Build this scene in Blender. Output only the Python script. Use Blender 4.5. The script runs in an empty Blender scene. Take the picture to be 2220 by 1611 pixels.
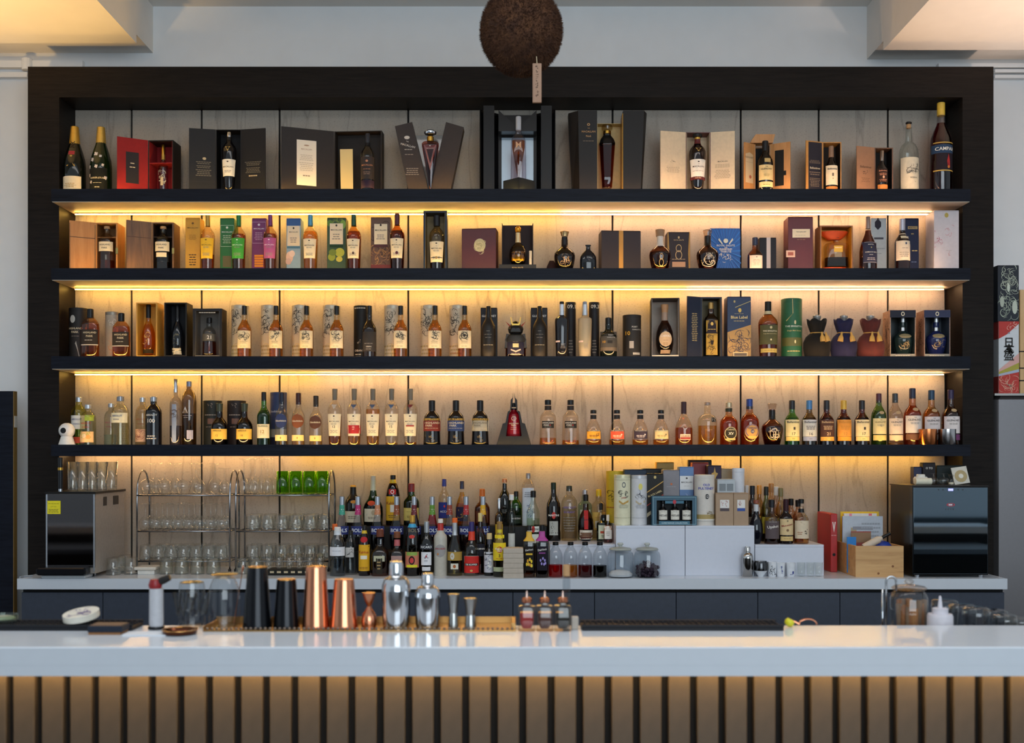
import bpy, bmesh, math, random
from mathutils import Vector, Matrix

# ------------------------------------------------------------------ camera, world, exposure
FPX, HX, HY = 2440.0, 1110.0, 985.0        # focal length and vanishing point in px of the 2220x1611 frame
CAMD, CZ = 6.10, 1.5075                    # distance camera - back panels, height of the lens
scene = bpy.context.scene
COL = scene.collection

cam_data = bpy.data.cameras.new('camera')
cam = bpy.data.objects.new('camera', cam_data)
COL.objects.link(cam)
cam.location = (0, -CAMD, CZ)
cam.rotation_euler = (math.pi / 2, 0, 0)
cam_data.sensor_width = 36.0
cam_data.lens = FPX / 2220 * 36.0
cam_data.shift_y = (HY - 805.5) / 2220
cam_data.clip_start = 0.05
cam_data.dof.use_dof = True
cam_data.dof.focus_distance = 5.85
cam_data.dof.aperture_fstop = 2.8
scene.camera = cam

world = bpy.data.worlds.new('daylight')
scene.world = world
world.use_nodes = True
bg = world.node_tree.nodes['Background']
bg.inputs[0].default_value = (0.78, 0.90, 1.0, 1)
bg.inputs[1].default_value = 0.66

scene.view_settings.view_transform = 'Standard'
scene.view_settings.look = 'None'
scene.view_settings.gamma = 1.0
scene.view_settings.use_curve_mapping = False
scene.view_settings.exposure = 0.0
scene.cycles.max_bounces = 8
scene.cycles.transparent_max_bounces = 40
scene.cycles.caustics_reflective = False
scene.cycles.caustics_refractive = False
scene.cycles.sample_clamp_indirect = 4.0

def area_light(name, loc, rot, size, size_y, color, power):
    l = bpy.data.lights.new(name, 'AREA')
    l.shape = 'RECTANGLE'; l.size = size; l.size_y = size_y
    l.color = color; l.energy = power
    o = bpy.data.objects.new(name, l)
    COL.objects.link(o); o.location = loc; o.rotation_euler = rot
    return o

# tall street windows behind the photographer: soft cool daylight
area_light('window_daylight', (1.6, -9.3, 2.4), (math.radians(90), 0, 0), 5.0, 2.6, (0.80, 0.92, 1.0), 225)


# overhead fill added to brighten the bar top, hanging free without a fixture
area_light('added_bar_fill', (0, -3.3, 3.93), (0, 0, 0), 5.0, 0.8, (1.0, 0.95, 0.90), 42)
# warm uplighters below the side soffits (out of frame)
def spot(name, loc, target, color, power, cone, blend=0.6):
    l = bpy.data.lights.new(name, 'SPOT'); l.color = color; l.energy = power
    l.spot_size = math.radians(cone); l.spot_blend = blend; l.shadow_soft_size = 0.06
    o = bpy.data.objects.new(name, l); COL.objects.link(o); o.location = loc
    o.rotation_euler = (Vector(target) - Vector(loc)).to_track_quat('-Z', 'Y').to_euler()
    return o
spot('uplighter_left', (-2.75, -1.15, 2.55), (-2.62, -0.95, 3.65), (1.0, 0.60, 0.20), 80, 84)
spot('uplighter_right', (2.75, -1.15, 2.55), (2.6, -0.95, 3.6), (1.0, 0.72, 0.54), 66, 84)

# ------------------------------------------------------------------ pixel -> place
def PX(px, y):  return (px - HX) * (CAMD + y) / FPX
def PZ(py, y):  return CZ + (HY - py) * (CAMD + y) / FPX
def PW(w, y):   return w * (CAMD + y) / FPX

# ------------------------------------------------------------------ materials
MATS = {}
def srgb(h):
    h = h.lstrip('#')
    v = [int(h[i:i + 2], 16) / 255 for i in (0, 2, 4)]
    return tuple(c / 12.92 if c <= 0.04045 else ((c + 0.055) / 1.055) ** 2.4 for c in v)

def _new(name):
    m = bpy.data.materials.new(name); m.use_nodes = True
    return m, m.node_tree.nodes, m.node_tree.links, m.node_tree.nodes['Principled BSDF']

def mat(hexc, rough=0.5, metal=0.0, coat=0.0, vary=0.06, emit=0.0, scale=60):
    """plain painted / printed / moulded surface with a little procedural unevenness"""
    key = (hexc, rough, metal, coat, vary, emit)
    if key in MATS: return MATS[key]
    m, n, l, b = _new('surface_' + hexc.lstrip('#'))
    c = srgb(hexc)
    if max(c) < 0.05 and not metal: b.inputs['Specular IOR Level'].default_value = 0.28 if rough > 0.2 else 0.5
    b.inputs['Roughness'].default_value = rough
    b.inputs['Metallic'].default_value = metal
    if coat: b.inputs['Coat Weight'].default_value = coat; b.inputs['Coat Roughness'].default_value = 0.05
    if vary:
        t = n.new('ShaderNodeTexCoord'); nz = n.new('ShaderNodeTexNoise')
        nz.inputs['Scale'].default_value = scale; nz.inputs['Detail'].default_value = 2
        l.new(t.outputs['Object'], nz.inputs['Vector'])
        mx = n.new('ShaderNodeMix'); mx.data_type = 'RGBA'
        mx.inputs[6].default_value = tuple(x * (1 - vary * 2) for x in c) + (1,)
        mx.inputs[7].default_value = tuple(min(1, x * (1 + vary * 2)) for x in c) + (1,)
        l.new(nz.outputs['Fac'], mx.inputs[0]); l.new(mx.outputs[2], b.inputs['Base Color'])
    else:
        b.inputs['Base Color'].default_value = c + (1,)
    if emit:
        b.inputs['Emission Color'].default_value = c + (1,)
        b.inputs['Emission Strength'].default_value = emit
    MATS[key] = m
    return m

def glass(tint='#f4f6f4', gloss=0.9, rough=0.03):
    """thin-walled glass or liquid: tinted see-through plus fresnel gloss"""
    key = ('glass', tint, gloss, rough)
    if key in MATS: return MATS[key]
    m = bpy.data.materials.new('glass_' + tint.lstrip('#')); m.use_nodes = True
    n, l = m.node_tree.nodes, m.node_tree.links
    n.clear()
    out = n.new('ShaderNodeOutputMaterial'); mix = n.new('ShaderNodeMixShader')
    tr = n.new('ShaderNodeBsdfTransparent'); gl = n.new('ShaderNodeBsdfGlossy')
    fr = n.new('ShaderNodeLayerWeight'); fr.inputs[0].default_value = 0.5
    pw = n.new('ShaderNodeMath'); pw.operation = 'POWER'; pw.inputs[1].default_value = 4.0
    mu = n.new('ShaderNodeMath'); mu.operation = 'MULTIPLY_ADD'; mu.inputs[1].default_value = gloss * 0.8; mu.inputs[2].default_value = 0.06 * gloss
    tr.inputs[0].default_value = tuple(math.sqrt(c) for c in srgb(tint)) + (1,)   # two walls are crossed
    gl.inputs['Roughness'].default_value = rough
    l.new(fr.outputs['Facing'], pw.inputs[0]); l.new(pw.outputs[0], mu.inputs[0]); l.new(mu.outputs[0], mix.inputs[0])
    l.new(tr.outputs[0], mix.inputs[1]); l.new(gl.outputs[0], mix.inputs[2])
    l.new(mix.outputs[0], out.inputs[0])
    MATS[key] = m
    return m

def frosted(tint, see=0.55):
    key = ('frost', tint, see)
    if key in MATS: return MATS[key]
    m = bpy.data.materials.new('frosted_' + tint.lstrip('#')); m.use_nodes = True
    n, l = m.node_tree.nodes, m.node_tree.links
    b = n['Principled BSDF']; out = n['Material Output']
    b.inputs['Base Color'].default_value = srgb(tint) + (1,); b.inputs['Roughness'].default_value = 0.35
    tr = n.new('ShaderNodeBsdfTransparent'); tr.inputs[0].default_value = srgb(tint) + (1,)
    mix = n.new('ShaderNodeMixShader'); mix.inputs[0].default_value = see
    l.new(b.outputs[0], mix.inputs[1]); l.new(tr.outputs[0], mix.inputs[2]); l.new(mix.outputs[0], out.inputs[0])
    MATS[key] = m
    return m

def metal(hexc, rough=0.18): return mat(hexc, rough, 1.0, 0, 0.02)
def paper(hexc): return mat(hexc, 0.75, 0, 0, 0.05)
def ink(hexc): return mat(hexc, 0.6, 0, 0, 0)
def dark_glass(hexc): return mat(hexc, 0.06, 0, 0.0, 0.0)

def streaky(name, c0, c1, c2, scale, stretch, rough=0.5, speck=0.0, bump=0.0, wave=0.5, vein=0.0):
    """wood / veined stone: stretched noise through a ramp, optional specks"""
    if name in MATS: return MATS[name]
    m, n, l, b = _new(name)
    t = n.new('ShaderNodeTexCoord'); mp = n.new('ShaderNodeMapping')
    mp.inputs['Scale'].default_value = stretch
    oi = n.new('ShaderNodeObjectInfo'); ad = n.new('ShaderNodeVectorMath'); ad.operation = 'MULTIPLY_ADD'
    ad.inputs[1].default_value = (37, 23, 51)
    l.new(oi.outputs['Random'], ad.inputs[0]); l.new(t.outputs['Object'], ad.inputs[2])
    l.new(ad.outputs[0], mp.inputs['Vector'])
    nz = n.new('ShaderNodeTexNoise'); nz.inputs['Scale'].default_value = scale
    nz.inputs['Detail'].default_value = 6; nz.inputs['Roughness'].default_value = 0.62
    nz.inputs['Distortion'].default_value = wave
    l.new(mp.outputs[0], nz.inputs['Vector'])
    r = n.new('ShaderNodeValToRGB')
    r.color_ramp.elements[0].position = 0.28; r.color_ramp.elements[0].color = srgb(c0) + (1,)
    r.color_ramp.elements[1].position = 0.72; r.color_ramp.elements[1].color = srgb(c2) + (1,)
    e = r.color_ramp.elements.new(0.42); e.color = srgb(c1) + (1,)
    l.new(nz.outputs['Fac'], r.inputs[0])
    src = r.outputs[0]
    if speck:
        n2 = n.new('ShaderNodeTexNoise'); n2.inputs['Scale'].default_value = 130; n2.inputs['Detail'].default_value = 2
        l.new(t.outputs['Object'], n2.inputs['Vector'])
        r2 = n.new('ShaderNodeValToRGB')
        r2.color_ramp.elements[0].position = 0.28; r2.color_ramp.elements[0].color = (1 - speck,) * 3 + (1,)
        r2.color_ramp.elements[1].position = 0.44; r2.color_ramp.elements[1].color = (1, 1, 1, 1)
        l.new(n2.outputs['Fac'], r2.inputs[0])
        mx = n.new('ShaderNodeMix'); mx.data_type = 'RGBA'; mx.blend_type = 'MULTIPLY'; mx.inputs[0].default_value = 1
        l.new(src, mx.inputs[6]); l.new(r2.outputs[0], mx.inputs[7]); src = mx.outputs[2]
    if vein:                                  # thin dark veins along the half level of a stretched noise
        m3 = n.new('ShaderNodeMapping'); m3.inputs['Scale'].default_value = (3.0, 1, 0.42); m3.inputs['Rotation'].default_value = (0, -0.16, 0)
        n3 = n.new('ShaderNodeTexNoise'); n3.inputs['Scale'].default_value = 1.5; n3.inputs['Detail'].default_value = 4; n3.inputs['Roughness'].default_value = 0.5
        l.new(ad.outputs[0], m3.inputs['Vector']); l.new(m3.outputs[0], n3.inputs['Vector'])
        r3 = n.new('ShaderNodeValToRGB'); cr = r3.color_ramp
        cr.elements[0].position = 0.488; cr.elements[0].color = (1, 1, 1, 1)
        cr.elements[1].position = 0.512; cr.elements[1].color = (1, 1, 1, 1)
        ev = cr.elements.new(0.50); ev.color = (1 - vein,) * 3 + (1,)
        l.new(n3.outputs['Fac'], r3.inputs[0])
        mv = n.new('ShaderNodeMix'); mv.data_type = 'RGBA'; mv.blend_type = 'MULTIPLY'; mv.inputs[0].default_value = 1
        l.new(src, mv.inputs[6]); l.new(r3.outputs[0], mv.inputs[7]); src = mv.outputs[2]
    l.new(src, b.inputs['Base Color'])
    b.inputs['Roughness'].default_value = rough
    if max(srgb(c2)) < 0.05: b.inputs['Specular IOR Level'].default_value = 0.10
    if bump:
        bp = n.new('ShaderNodeBump'); bp.inputs['Strength'].default_value = bump; bp.inputs['Distance'].default_value = 0.002
        l.new(nz.outputs['Fac'], bp.inputs['Height']); l.new(bp.outputs[0], b.inputs['Normal'])
    MATS[name] = m
    return m

def led(name, color, strength):
    if name in MATS: return MATS[name]
    m = bpy.data.materials.new(name); m.use_nodes = True
    n, l = m.node_tree.nodes, m.node_tree.links
    n.clear()
    o = n.new('ShaderNodeOutputMaterial'); e = n.new('ShaderNodeEmission')
    e.inputs[0].default_value = tuple(color) + (1,); e.inputs[1].default_value = strength
    l.new(e.outputs[0], o.inputs[0])
    MATS[name] = m
    return m

# ------------------------------------------------------------------ object helpers
def link(name, me, material=None, parent=None, loc=None, smooth=False):
    o = bpy.data.objects.new(name, me)
    COL.objects.link(o)
    if material is not None and not me.materials: me.materials.append(material)
    if parent is not None: o.parent = parent
    if loc is not None: o.location = loc
    if smooth:
        me.polygons.foreach_set('use_smooth', [True] * len(me.polygons))
    return o

def mesh(verts, faces, name='mesh'):
    me = bpy.data.meshes.new(name); me.from_pydata(verts, [], faces); me.update()
    return me

def thing(name, label, cat, loc=(0, 0, 0), rz=0.0, group=None):
    o = bpy.data.objects.new(name, None); o.empty_display_size = 0.03
    COL.objects.link(o); o.location = loc; o.rotation_euler = (0, 0, rz)
    tag(o, label, cat, group)
    return o

def tag(o, label=None, cat=None, group=None, kind=None):
    if label: o['label'] = label
    if cat: o['category'] = cat
    if group: o['group'] = group
    if kind: o['kind'] = kind
    return o

def copy_tree(o, parent=None):
    c = o.copy(); COL.objects.link(c); c.parent = parent
    for ch in list(o.children): copy_tree(ch, c)
    return c

class MB:
    """collects boxes, prisms, tubes and lathes into one mesh"""
    def __init__(s): s.v = []; s.f = []
    def add(s, vs, fs):
        k = len(s.v); s.v += [tuple(p) for p in vs]; s.f += [tuple(i + k for i in f) for f in fs]; return s
    def box(s, x0, x1, y0, y1, z0, z1, M=None):
        vs = [(x, y, z) for x in (x0, x1) for y in (y0, y1) for z in (z0, z1)]
        if M is not None: vs = [M @ Vector(p) for p in vs]
        return s.add(vs, [(0, 1, 3, 2), (4, 6, 7, 5), (0, 4, 5, 1), (2, 3, 7, 6), (0, 2, 6, 4), (1, 5, 7, 3)])
    def bbox(s, x0, x1, y0, y1, z0, z1, c=0.002):
        """box with chamfered vertical and top edges"""
        pts = []
        def ring(d, z):
            return [(x0 + d + c, y0 + d, z), (x1 - d - c, y0 + d, z), (x1 - d, y0 + d + c, z), (x1 - d, y1 - d - c, z),
                    (x1 - d - c, y1 - d, z), (x0 + d + c, y1 - d, z), (x0 + d, y1 - d - c, z), (x0 + d, y0 + d + c, z)]
        vs = ring(c, z0) + ring(0, z0 + c) + ring(0, z1 - c) + ring(c, z1)
        fs = [tuple(range(7, -1, -1)), tuple(range(24, 32))]
        for k in range(3):
            for i in range(8):
                j = (i + 1) % 8; fs.append((8 * k + i, 8 * k + j, 8 * k + 8 + j, 8 * k + 8 + i))
        return s.add(vs, fs)
    def prism(s, pts, y0, y1, M=None):
        """polygon in x,z extruded along y"""
        n = len(pts)
        vs = [(x, y0, z) for x, z in pts] + [(x, y1, z) for x, z in pts]
        if M is not None: vs = [M @ Vector(p) for p in vs]
        fs = [tuple(range(n)), tuple(range(2 * n - 1, n - 1, -1))] + [(i, n + i, n + (i + 1) % n, (i + 1) % n) for i in range(n)]
        return s.add(vs, fs)
    def vprism(s, pts, z0, z1):
        """polygon in x,y extruded along z"""
        n = len(pts)
        vs = [(x, y, z0) for x, y in pts] + [(x, y, z1) for x, y in pts]
        fs = [tuple(range(n - 1, -1, -1)), tuple(range(n, 2 * n))] + [(i, (i + 1) % n, n + (i + 1) % n, n + i) for i in range(n)]
        return s.add(vs, fs)
    def lathe(s, prof, seg=20, c=(0, 0, 0), n=2.0, dep=1.0, M=None, cap0=True, cap1=True):
        """prof = [(r,z)...]; superellipse section with exponent n and depth ratio dep"""
        vs = []; fs = []
        for r, z in prof:
            for i in range(seg):
                a = 2 * math.pi * (i + 0.5) / seg
                ca, sa = math.cos(a), math.sin(a)
                if n != 2.0:
                    ca = math.copysign(abs(ca) ** (2 / n), ca); sa = math.copysign(abs(sa) ** (2 / n), sa)
                vs.append((c[0] + r * ca, c[1] + r * dep * sa, c[2] + z))
        for k in range(len(prof) - 1):
            for i in range(seg):
                j = (i + 1) % seg
                fs.append((k * seg + i, k * seg + j, (k + 1) * seg + j, (k + 1) * seg + i))
        if cap0: fs.append(tuple(range(seg - 1, -1, -1)))
        if cap1: fs.append(tuple(range((len(prof) - 1) * seg, len(prof) * seg)))
        if M is not None: vs = [M @ Vector(p) for p in vs]
        return s.add(vs, fs)
    def tube(s, path, r, seg=8):
        """round bar along a polyline"""
        path = [Vector(p) for p in path]; vs = []; fs = []
        up = Vector((0.3, 0.5, 0.81))
        for k, p in enumerate(path):
            d = (path[min(k + 1, len(path) - 1)] - path[max(k - 1, 0)]).normalized()
            a = d.cross(up)
            if a.length < 1e-4: a = d.cross(Vector((1, 0, 0)))
            a.normalize(); b = d.cross(a).normalized()
            for i in range(seg):
                t = 2 * math.pi * i / seg
                vs.append(p + a * r * math.cos(t) + b * r * math.sin(t))
        for k in range(len(path) - 1):
            for i in range(seg):
                j = (i + 1) % seg
                fs.append((k * seg + i, k * seg + j, (k + 1) * seg + j, (k + 1) * seg + i))
        fs.append(tuple(range(seg - 1, -1, -1))); fs.append(tuple(range((len(path) - 1) * seg, len(path) * seg)))
        return s.add(vs, fs)
    def build(s, name, material, parent=None, loc=None, smooth=False, angle=None):
        me = mesh(s.v, s.f, name)
        o = link(name, me, material, parent, loc, smooth)
        if angle is not None:
            me.polygons.foreach_set('use_smooth', [True] * len(me.polygons))
            me.set_sharp_from_angle(angle=math.radians(angle))
        return o

def RZ(a): return Matrix.Rotation(a, 4, 'Z')
def T(x, y, z): return Matrix.Translation((x, y, z))
# ------------------------------------------------------------------ the room
M_FRAME = streaky('frame_veneer', '#14110f', '#1b1715', '#231e1b', 6, (1, 1, 14), 0.5, 0, 0.15)
M_SHELF = streaky('shelf_veneer', '#101219', '#161922', '#1c202b', 5, (1.2, 14, 14), 0.42, 0, 0.1)
M_PANEL = streaky('stone_panel', '#8e8478', '#a0968a', '#aa9f92', 2.3, (3.4, 1, 0.6), 0.55, 0.26, 0.05, 0.9, 0.24)
M_UNDER = streaky('underside_laminate', '#a39484', '#cfbfad', '#dccdbc', 2.0, (0.9, 6, 6), 0.5, 0.0)
M_WALL = mat('#e6e8ea', 0.85, 0, 0, 0.02, 0, 8)
M_CEIL = mat('#e8e4de', 0.85, 0, 0, 0.02, 0, 8)
M_WHITE = mat('#cbd1d9', 0.14, 0, 0.0, 0.012, 0, 30); M_WHITE.node_tree.nodes['Principled BSDF'].inputs['Specular IOR Level'].default_value = 0.10

WALL_Y = 0.05
def struct(name, mb, m, parent=None):
    o = mb.build(name, m, parent)
    if parent is None: o['kind'] = 'structure'
    return o

struct('floor', MB().box(-8, 9, -10.5, 1.0, -0.05, 0.0), streaky('floor_boards', '#3a2f28', '#54463b', '#6a5a4c', 3, (8, 1, 1), 0.45))
struct('wall_back', MB().box(-6, 6, WALL_Y, WALL_Y + 0.15, 0, 3.955), M_WALL)

# coffered ceiling: raised field in the middle, soffits at both sides, a strip along the wall stepped up for shade
SOF_L, SOF_R, ZL, ZR, ZC = -1.957, 1.935, 3.65, 3.615, 3.955
YJ = -0.235
struct('ceiling', MB().box(-6, 6, -2.3, 0.2, ZC, ZC + 0.1), M_CEIL)
for nm, x0, x1, z in (('left', -6, SOF_L, ZL), ('right', SOF_R, 6, ZR)):
    struct('ceiling_soffit_' + nm, MB().box(x0, x1, -2.3, YJ, z, ZC - 0.001), M_CEIL)
    e = 0.004 * (1 if nm == 'left' else -1)
    a, b = (x0, x1 - e) if nm == 'left' else (x0 - e, x1)
    struct('trim_1' if nm == 'left' else 'trim_2', MB().box(a, b, YJ, WALL_Y, z + 0.05, ZC - 0.001), M_CEIL)

# white cable trunking along the top of the wall
for k, (p0, p1, q0, q1) in enumerate(((-160, 180, 132, 147), (-160, 60, 157, 168), (2034, 2400, 138, 147), (2156, 2400, 151, 158), (2156, 2400, 163, 170))):
    mb = MB().box(PX(p0, 0.02), PX(p1, 0.02), 0.012, WALL_Y, PZ(q1, 0.02), PZ(q0, 0.02))
    if k == 0: mb.lathe([(0.028, -0.03), (0.03, 0.0), (0.028, 0.03)], 12, (PX(60, 0.02), 0.015, PZ(141, 0.02)))
    o = mb.build('cable_trunking', M_WALL)
    tag(o, ['white cable trunking with junction box above shelf frame, top left', 'lower white cable pipe beside shelf frame, left wall',
            'upper white trunking ending above the frame, right corner', 'middle thin white trunking beside frame on right wall',
            'lowest thin white trunking beside frame on right wall'][k], 'trunking')

# ------------------------------------------------------------------ back-bar shelf unit
FRONT = -0.217
FX0, FX1, IX0, IX1 = -2.531, 2.517, -2.367, 2.355
FZ1 = PZ(144.5, FRONT); IZ1 = PZ(211, FRONT)
COUNTER_Z = 0.90
unit = thing('back_bar_shelving', 'large black shelving unit with lit stone back panels behind the bar', 'shelving', (0, 0, 0))
MB().box(FX0, FX1, FRONT, 0.045, IZ1, FZ1).build('frame_head', M_FRAME, unit)
MB().box(FX0, IX0, FRONT, 0.045, 0, IZ1).build('frame_side', M_FRAME, unit)
MB().box(IX1, FX1, FRONT, 0.045, 0, IZ1).build('frame_side', M_FRAME, unit)
MB().box(IX0, IX1, 0.016, 0.045, 0.86, IZ1).build('backing_board', mat('#0c0b0b', 0.7), unit)
edges = [163, 285, 437, 606, 885, 1328, 1606, 1775, 1925, 2048]
for a, b in zip(edges[:-1], edges[1:]):
    x0 = PX(a, 0) + (0.005 if a != 163 else 0); x1 = PX(b, 0) - (0.005 if b != 2048 else 0)
    o = MB().bbox(x0 - (x0 + x1) / 2, x1 - (x0 + x1) / 2, 0, 0.015, 0.87, IZ1 - 0.001, 0.001).build('stone_panel', M_PANEL, unit, ((x0 + x1) / 2, 0, 0))

SHELF_FRONT = -0.32
SHELF_PY = [(411.5, 436.5), (583.5, 606.5), (774.5, 799.5), (966, 989)]
SZ = []
# LED strips: (px range, colour) per bay, they change hue along the run as in the room
YEL, PNK, WRM = (1.0, 0.56, 0.11), (1.0, 0.58, 0.29), (1.0, 0.60, 0.26)
RUNS = [[(163, 1215, YEL), (1215, 2020, PNK)], [(163, 1490, YEL), (1490, 2046, PNK)],
        [(163, 690, YEL), (690, 2046, WRM)], [(163, 640, WRM), (640, 2020, YEL)]]
LED_POWER = [66, 66, 64, 52]
def led_strip(x0, x1, y, z, h, mat_, parent, name='led_strip'):
    n = max(2, int((x1 - x0) / 0.02)); mb = MB()
    mb.box(x0, x1, y - 0.003, y + 0.003, z, z + h)
    return mb.build(name, mat_, parent)
for k, (pt, pb) in enumerate(SHELF_PY):
    zt, zb = PZ(pt, SHELF_FRONT), PZ(pb, SHELF_FRONT)
    SZ.append(zt)
    lift = 0.018 if k == 3 else 0.0      # the lowest shelf hides its strip behind a deeper front edge
    s = MB().box(IX0, IX1, SHELF_FRONT, FRONT - 0.0005, zb + lift, zt).box(IX0 + 0.0005, IX1 - 0.0005, FRONT - 0.0005, 0.0, zb + lift, zt).build('shelf', M_SHELF, unit)
    if lift: MB().box(IX0, IX1, SHELF_FRONT, SHELF_FRONT + 0.018, zb, zb + lift - 0.0002).build('front_valance', M_SHELF, s)
    zb += lift
    MB().box(IX0, IX1, SHELF_FRONT, SHELF_FRONT + 0.005, zt + 0.0002, zt + 0.005).build('front_lip', M_SHELF, s)
    MB().box(IX0 + 0.004, IX1 - 0.004, SHELF_FRONT + (0.02 if lift else 0.004), -0.001, zb - 0.003, zb - 0.0002).build('underside_board', M_UNDER, s)
    for j, (a, b, c) in enumerate(RUNS[k]):
        yb = -0.065
        m = led('led_%d_%d' % (k, j), c, LED_POWER[k])
        led_strip(PX(a, yb), PX(b, yb) - 0.002, yb, zb - 0.0145, 0.0045, m, s)
        MB().box(PX(a, yb), PX(b, yb) - 0.002, yb - 0.0025, yb + 0.0025, zb - 0.0098, zb - 0.0032).build('led_channel', mat('#9a8a70', 0.4, 1.0), s)
        # low uplight strip set into the shelf top behind its front edge
        yf = SHELF_FRONT + 0.012
        m2 = led('led_front_%d_%d' % (k, j), c, 44 if k else 48)
        led_strip(PX(a, yf), PX(b, yf) - 0.002, yf, zt + 0.0005, 0.003, m2, s, 'uplight_strip')

# ------------------------------------------------------------------ back counter
CF = -0.605
CX0, CX1 = PX(37, CF), PX(2184, CF)
pts = [(CX0, CF), (CX1, CF), (CX1, FRONT - 0.002), (IX1 - 0.002, FRONT - 0.002), (IX1 - 0.002, -0.001), (IX0 + 0.002, -0.001), (IX0 + 0.002, FRONT - 0.002), (CX0, FRONT - 0.002)]
worktop = MB().vprism(pts, COUNTER_Z - 0.052, COUNTER_Z).build('back_counter_worktop', M_WHITE)
tag(worktop, 'long white stone worktop under the lit bottle shelves', 'worktop')
M_CAB = mat('#333a48', 0.55, 0, 0, 0.10, 0, 40)
cx = [PX(p, CF + 0.02) for p in (46, 223, 399, 576, 754, 932, 1112, 1289, 1466, 1643, 1821, 2000, 2178)]
for k in range(12):
    a, b = cx[k], cx[k + 1]
    c = thing('base_cabinet', '%s dark slate base cabinet under the white worktop, counting from the left' % ['first', 'second', 'third', 'fourth', 'fifth', 'sixth', 'seventh', 'eighth', 'ninth', 'tenth', 'eleventh', 'twelfth'][k], 'cabinet', ((a + b) / 2, CF + 0.02, 0), 0, 'base cabinets')
    w = (b - a) / 2
    MB().box(-w + 0.0005, w - 0.0005, 0.02, 0.36, 0.08, COUNTER_Z - 0.053).build('body', mat('#0d0e12', 0.7), c)
    MB().bbox(-w + 0.0015, w - 0.0015, 0, 0.0195, 0.10, COUNTER_Z - 0.070, 0.001).build('door', M_CAB, c)
    MB().box(-w + 0.001, w - 0.001, 0.05, 0.34, 0.0, 0.08).build('plinth', mat('#0d0e12', 0.7), c)

# tall dark cabinet at the left edge, grey metal fridge at the right edge
lc = thing('tall_panel', 'tall dark door panel with brass edge at the left edge', 'door', (PX(30, -0.2), -0.2, 0))
H = PZ(848, -0.2)
MB().box(-0.9, -0.003, 0.0, 0.04, 0, H).build('body', M_SHELF, lc)
MB().box(-0.0029, 0.0, 0.0, 0.04, 0, H).build('edge_strip', mat('#8a6a34', 0.5), lc)
MB().box(0.0002, 0.002, 0.004, 0.036, H - 0.19, H - 0.13).build('catch_plate', mat('#d8cfc0', 0.4), lc)
fr = thing('grey_fridge', 'tall grey metal fridge at the right edge with cartons on top', 'fridge', (PX(2157, -0.2), -0.2, 0))
H2 = PZ(853, -0.2)
MB().bbox(0.0, 0.7, 0.0, 0.245, 0.0, H2 - 0.012, 0.02).build('body', metal('#8f8c8e', 0.42), fr)
MB().box(-0.004, 0.704, -0.006, 0.245, H2 - 0.0115, H2).build('top_rim', metal('#b9b3ad', 0.35), fr)
FRIDGE_Z = H2

# ------------------------------------------------------------------ front bar
BAR_Z = CZ - 0.50
BF, BB = -CAMD + 0.50 * FPX / (1403 - HY), -CAMD + 3.29
BT = 0.0755
bar = thing('bar_counter', 'white stone bar top on a front of vertical tan slats', 'bar counter', (0, 0, 0))
MB().bbox(-3.4, 3.4, BF, BB, BAR_Z - 0.05, BAR_Z, 0.003).box(-3.4, 3.4, BF + 0.0003, BF + 0.03, BAR_Z - BT, BAR_Z - 0.046).build('bar_top', M_WHITE, bar)
SF = -CAMD + 3.06
MB().box(-3.4, 3.4, SF + 0.03, SF + 0.06, 0, BAR_Z - 0.051).build('front_board', mat('#171310', 0.7), bar)
M_SLAT = mat('#504437', 0.6, 0, 0, 0.12, 0, 25)
pitch = 61.8 * 3.06 / FPX; sw = 45.5 * 3.06 / FPX
x = PX(28.8, SF) - 4 * pitch
me = None
while x < 2.4:
    if me is None:
        o = MB().bbox(0, sw, 0, 0.0295, 0.06, BAR_Z - 0.052, 0.002).build('slat', M_SLAT, bar, (x, SF, 0)); me = o.data
    else:
        link('slat', me, None, bar, (x, SF, 0))
    x += pitch
mbk = MB().box(-3.3, 3.3, SF - 0.034, SF - 0.026, BAR_Z - 0.058, BAR_Z - 0.0505)
mbk.build('led_strip', led('led_bar', (1.0, 0.64, 0.25), 66), bar)
# bartender's lower work surface behind the bar
ws = thing('work_counter', 'low steel work surface behind the white bar top', 'work surface', (0, 0, 0))
MB().box(-3.2, 3.2, BB + 0.03, BB + 0.62, 0.87, 0.90).build('steel_top', metal('#6a6c70', 0.35), ws)
MB().box(-3.2, 3.2, BB + 0.03, BB + 0.60, 0.0, 0.8697).build('carcass', mat('#15161a', 0.6), ws)
MB().box(-3.4, 3.4, BB - 0.03, BB - 0.005, 0.0, BAR_Z - 0.051).build('rear_board', mat('#15161a', 0.6), bar)  # unseen dark board added to subdue the stripes mirrored in the cooler door
WORK_Z = 0.90
# ------------------------------------------------------------------ printing on surfaces
TEXT = {}
def text_mesh(s):
    if s in TEXT: return TEXT[s]
    cu = bpy.data.curves.new('text', 'FONT'); cu.body = s; cu.resolution_u = 2
    cu.align_x = 'CENTER'; cu.align_y = 'CENTER'; cu.offset = 0.012
    ob = bpy.data.objects.new('text', cu)
    me = bpy.data.meshes.new_from_object(ob)
    v = [(p.co.x, p.co.y) for p in me.vertices]; f = [tuple(p.vertices) for p in me.polygons]
    bpy.data.objects.remove(ob); bpy.data.curves.remove(cu); bpy.data.meshes.remove(me)
    if not v: TEXT[s] = ([], [], 1); return TEXT[s]
    x0 = min(p[0] for p in v); x1 = max(p[0] for p in v); y0 = min(p[1] for p in v); y1 = max(p[1] for p in v)
    w = x1 - x0
    v = [((p[0] - (x0 + x1) / 2) / w, (p[1] - (y0 + y1) / 2) / w) for p in v]
    TEXT[s] = (v, f, (y1 - y0) / w)
    return TEXT[s]

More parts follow.
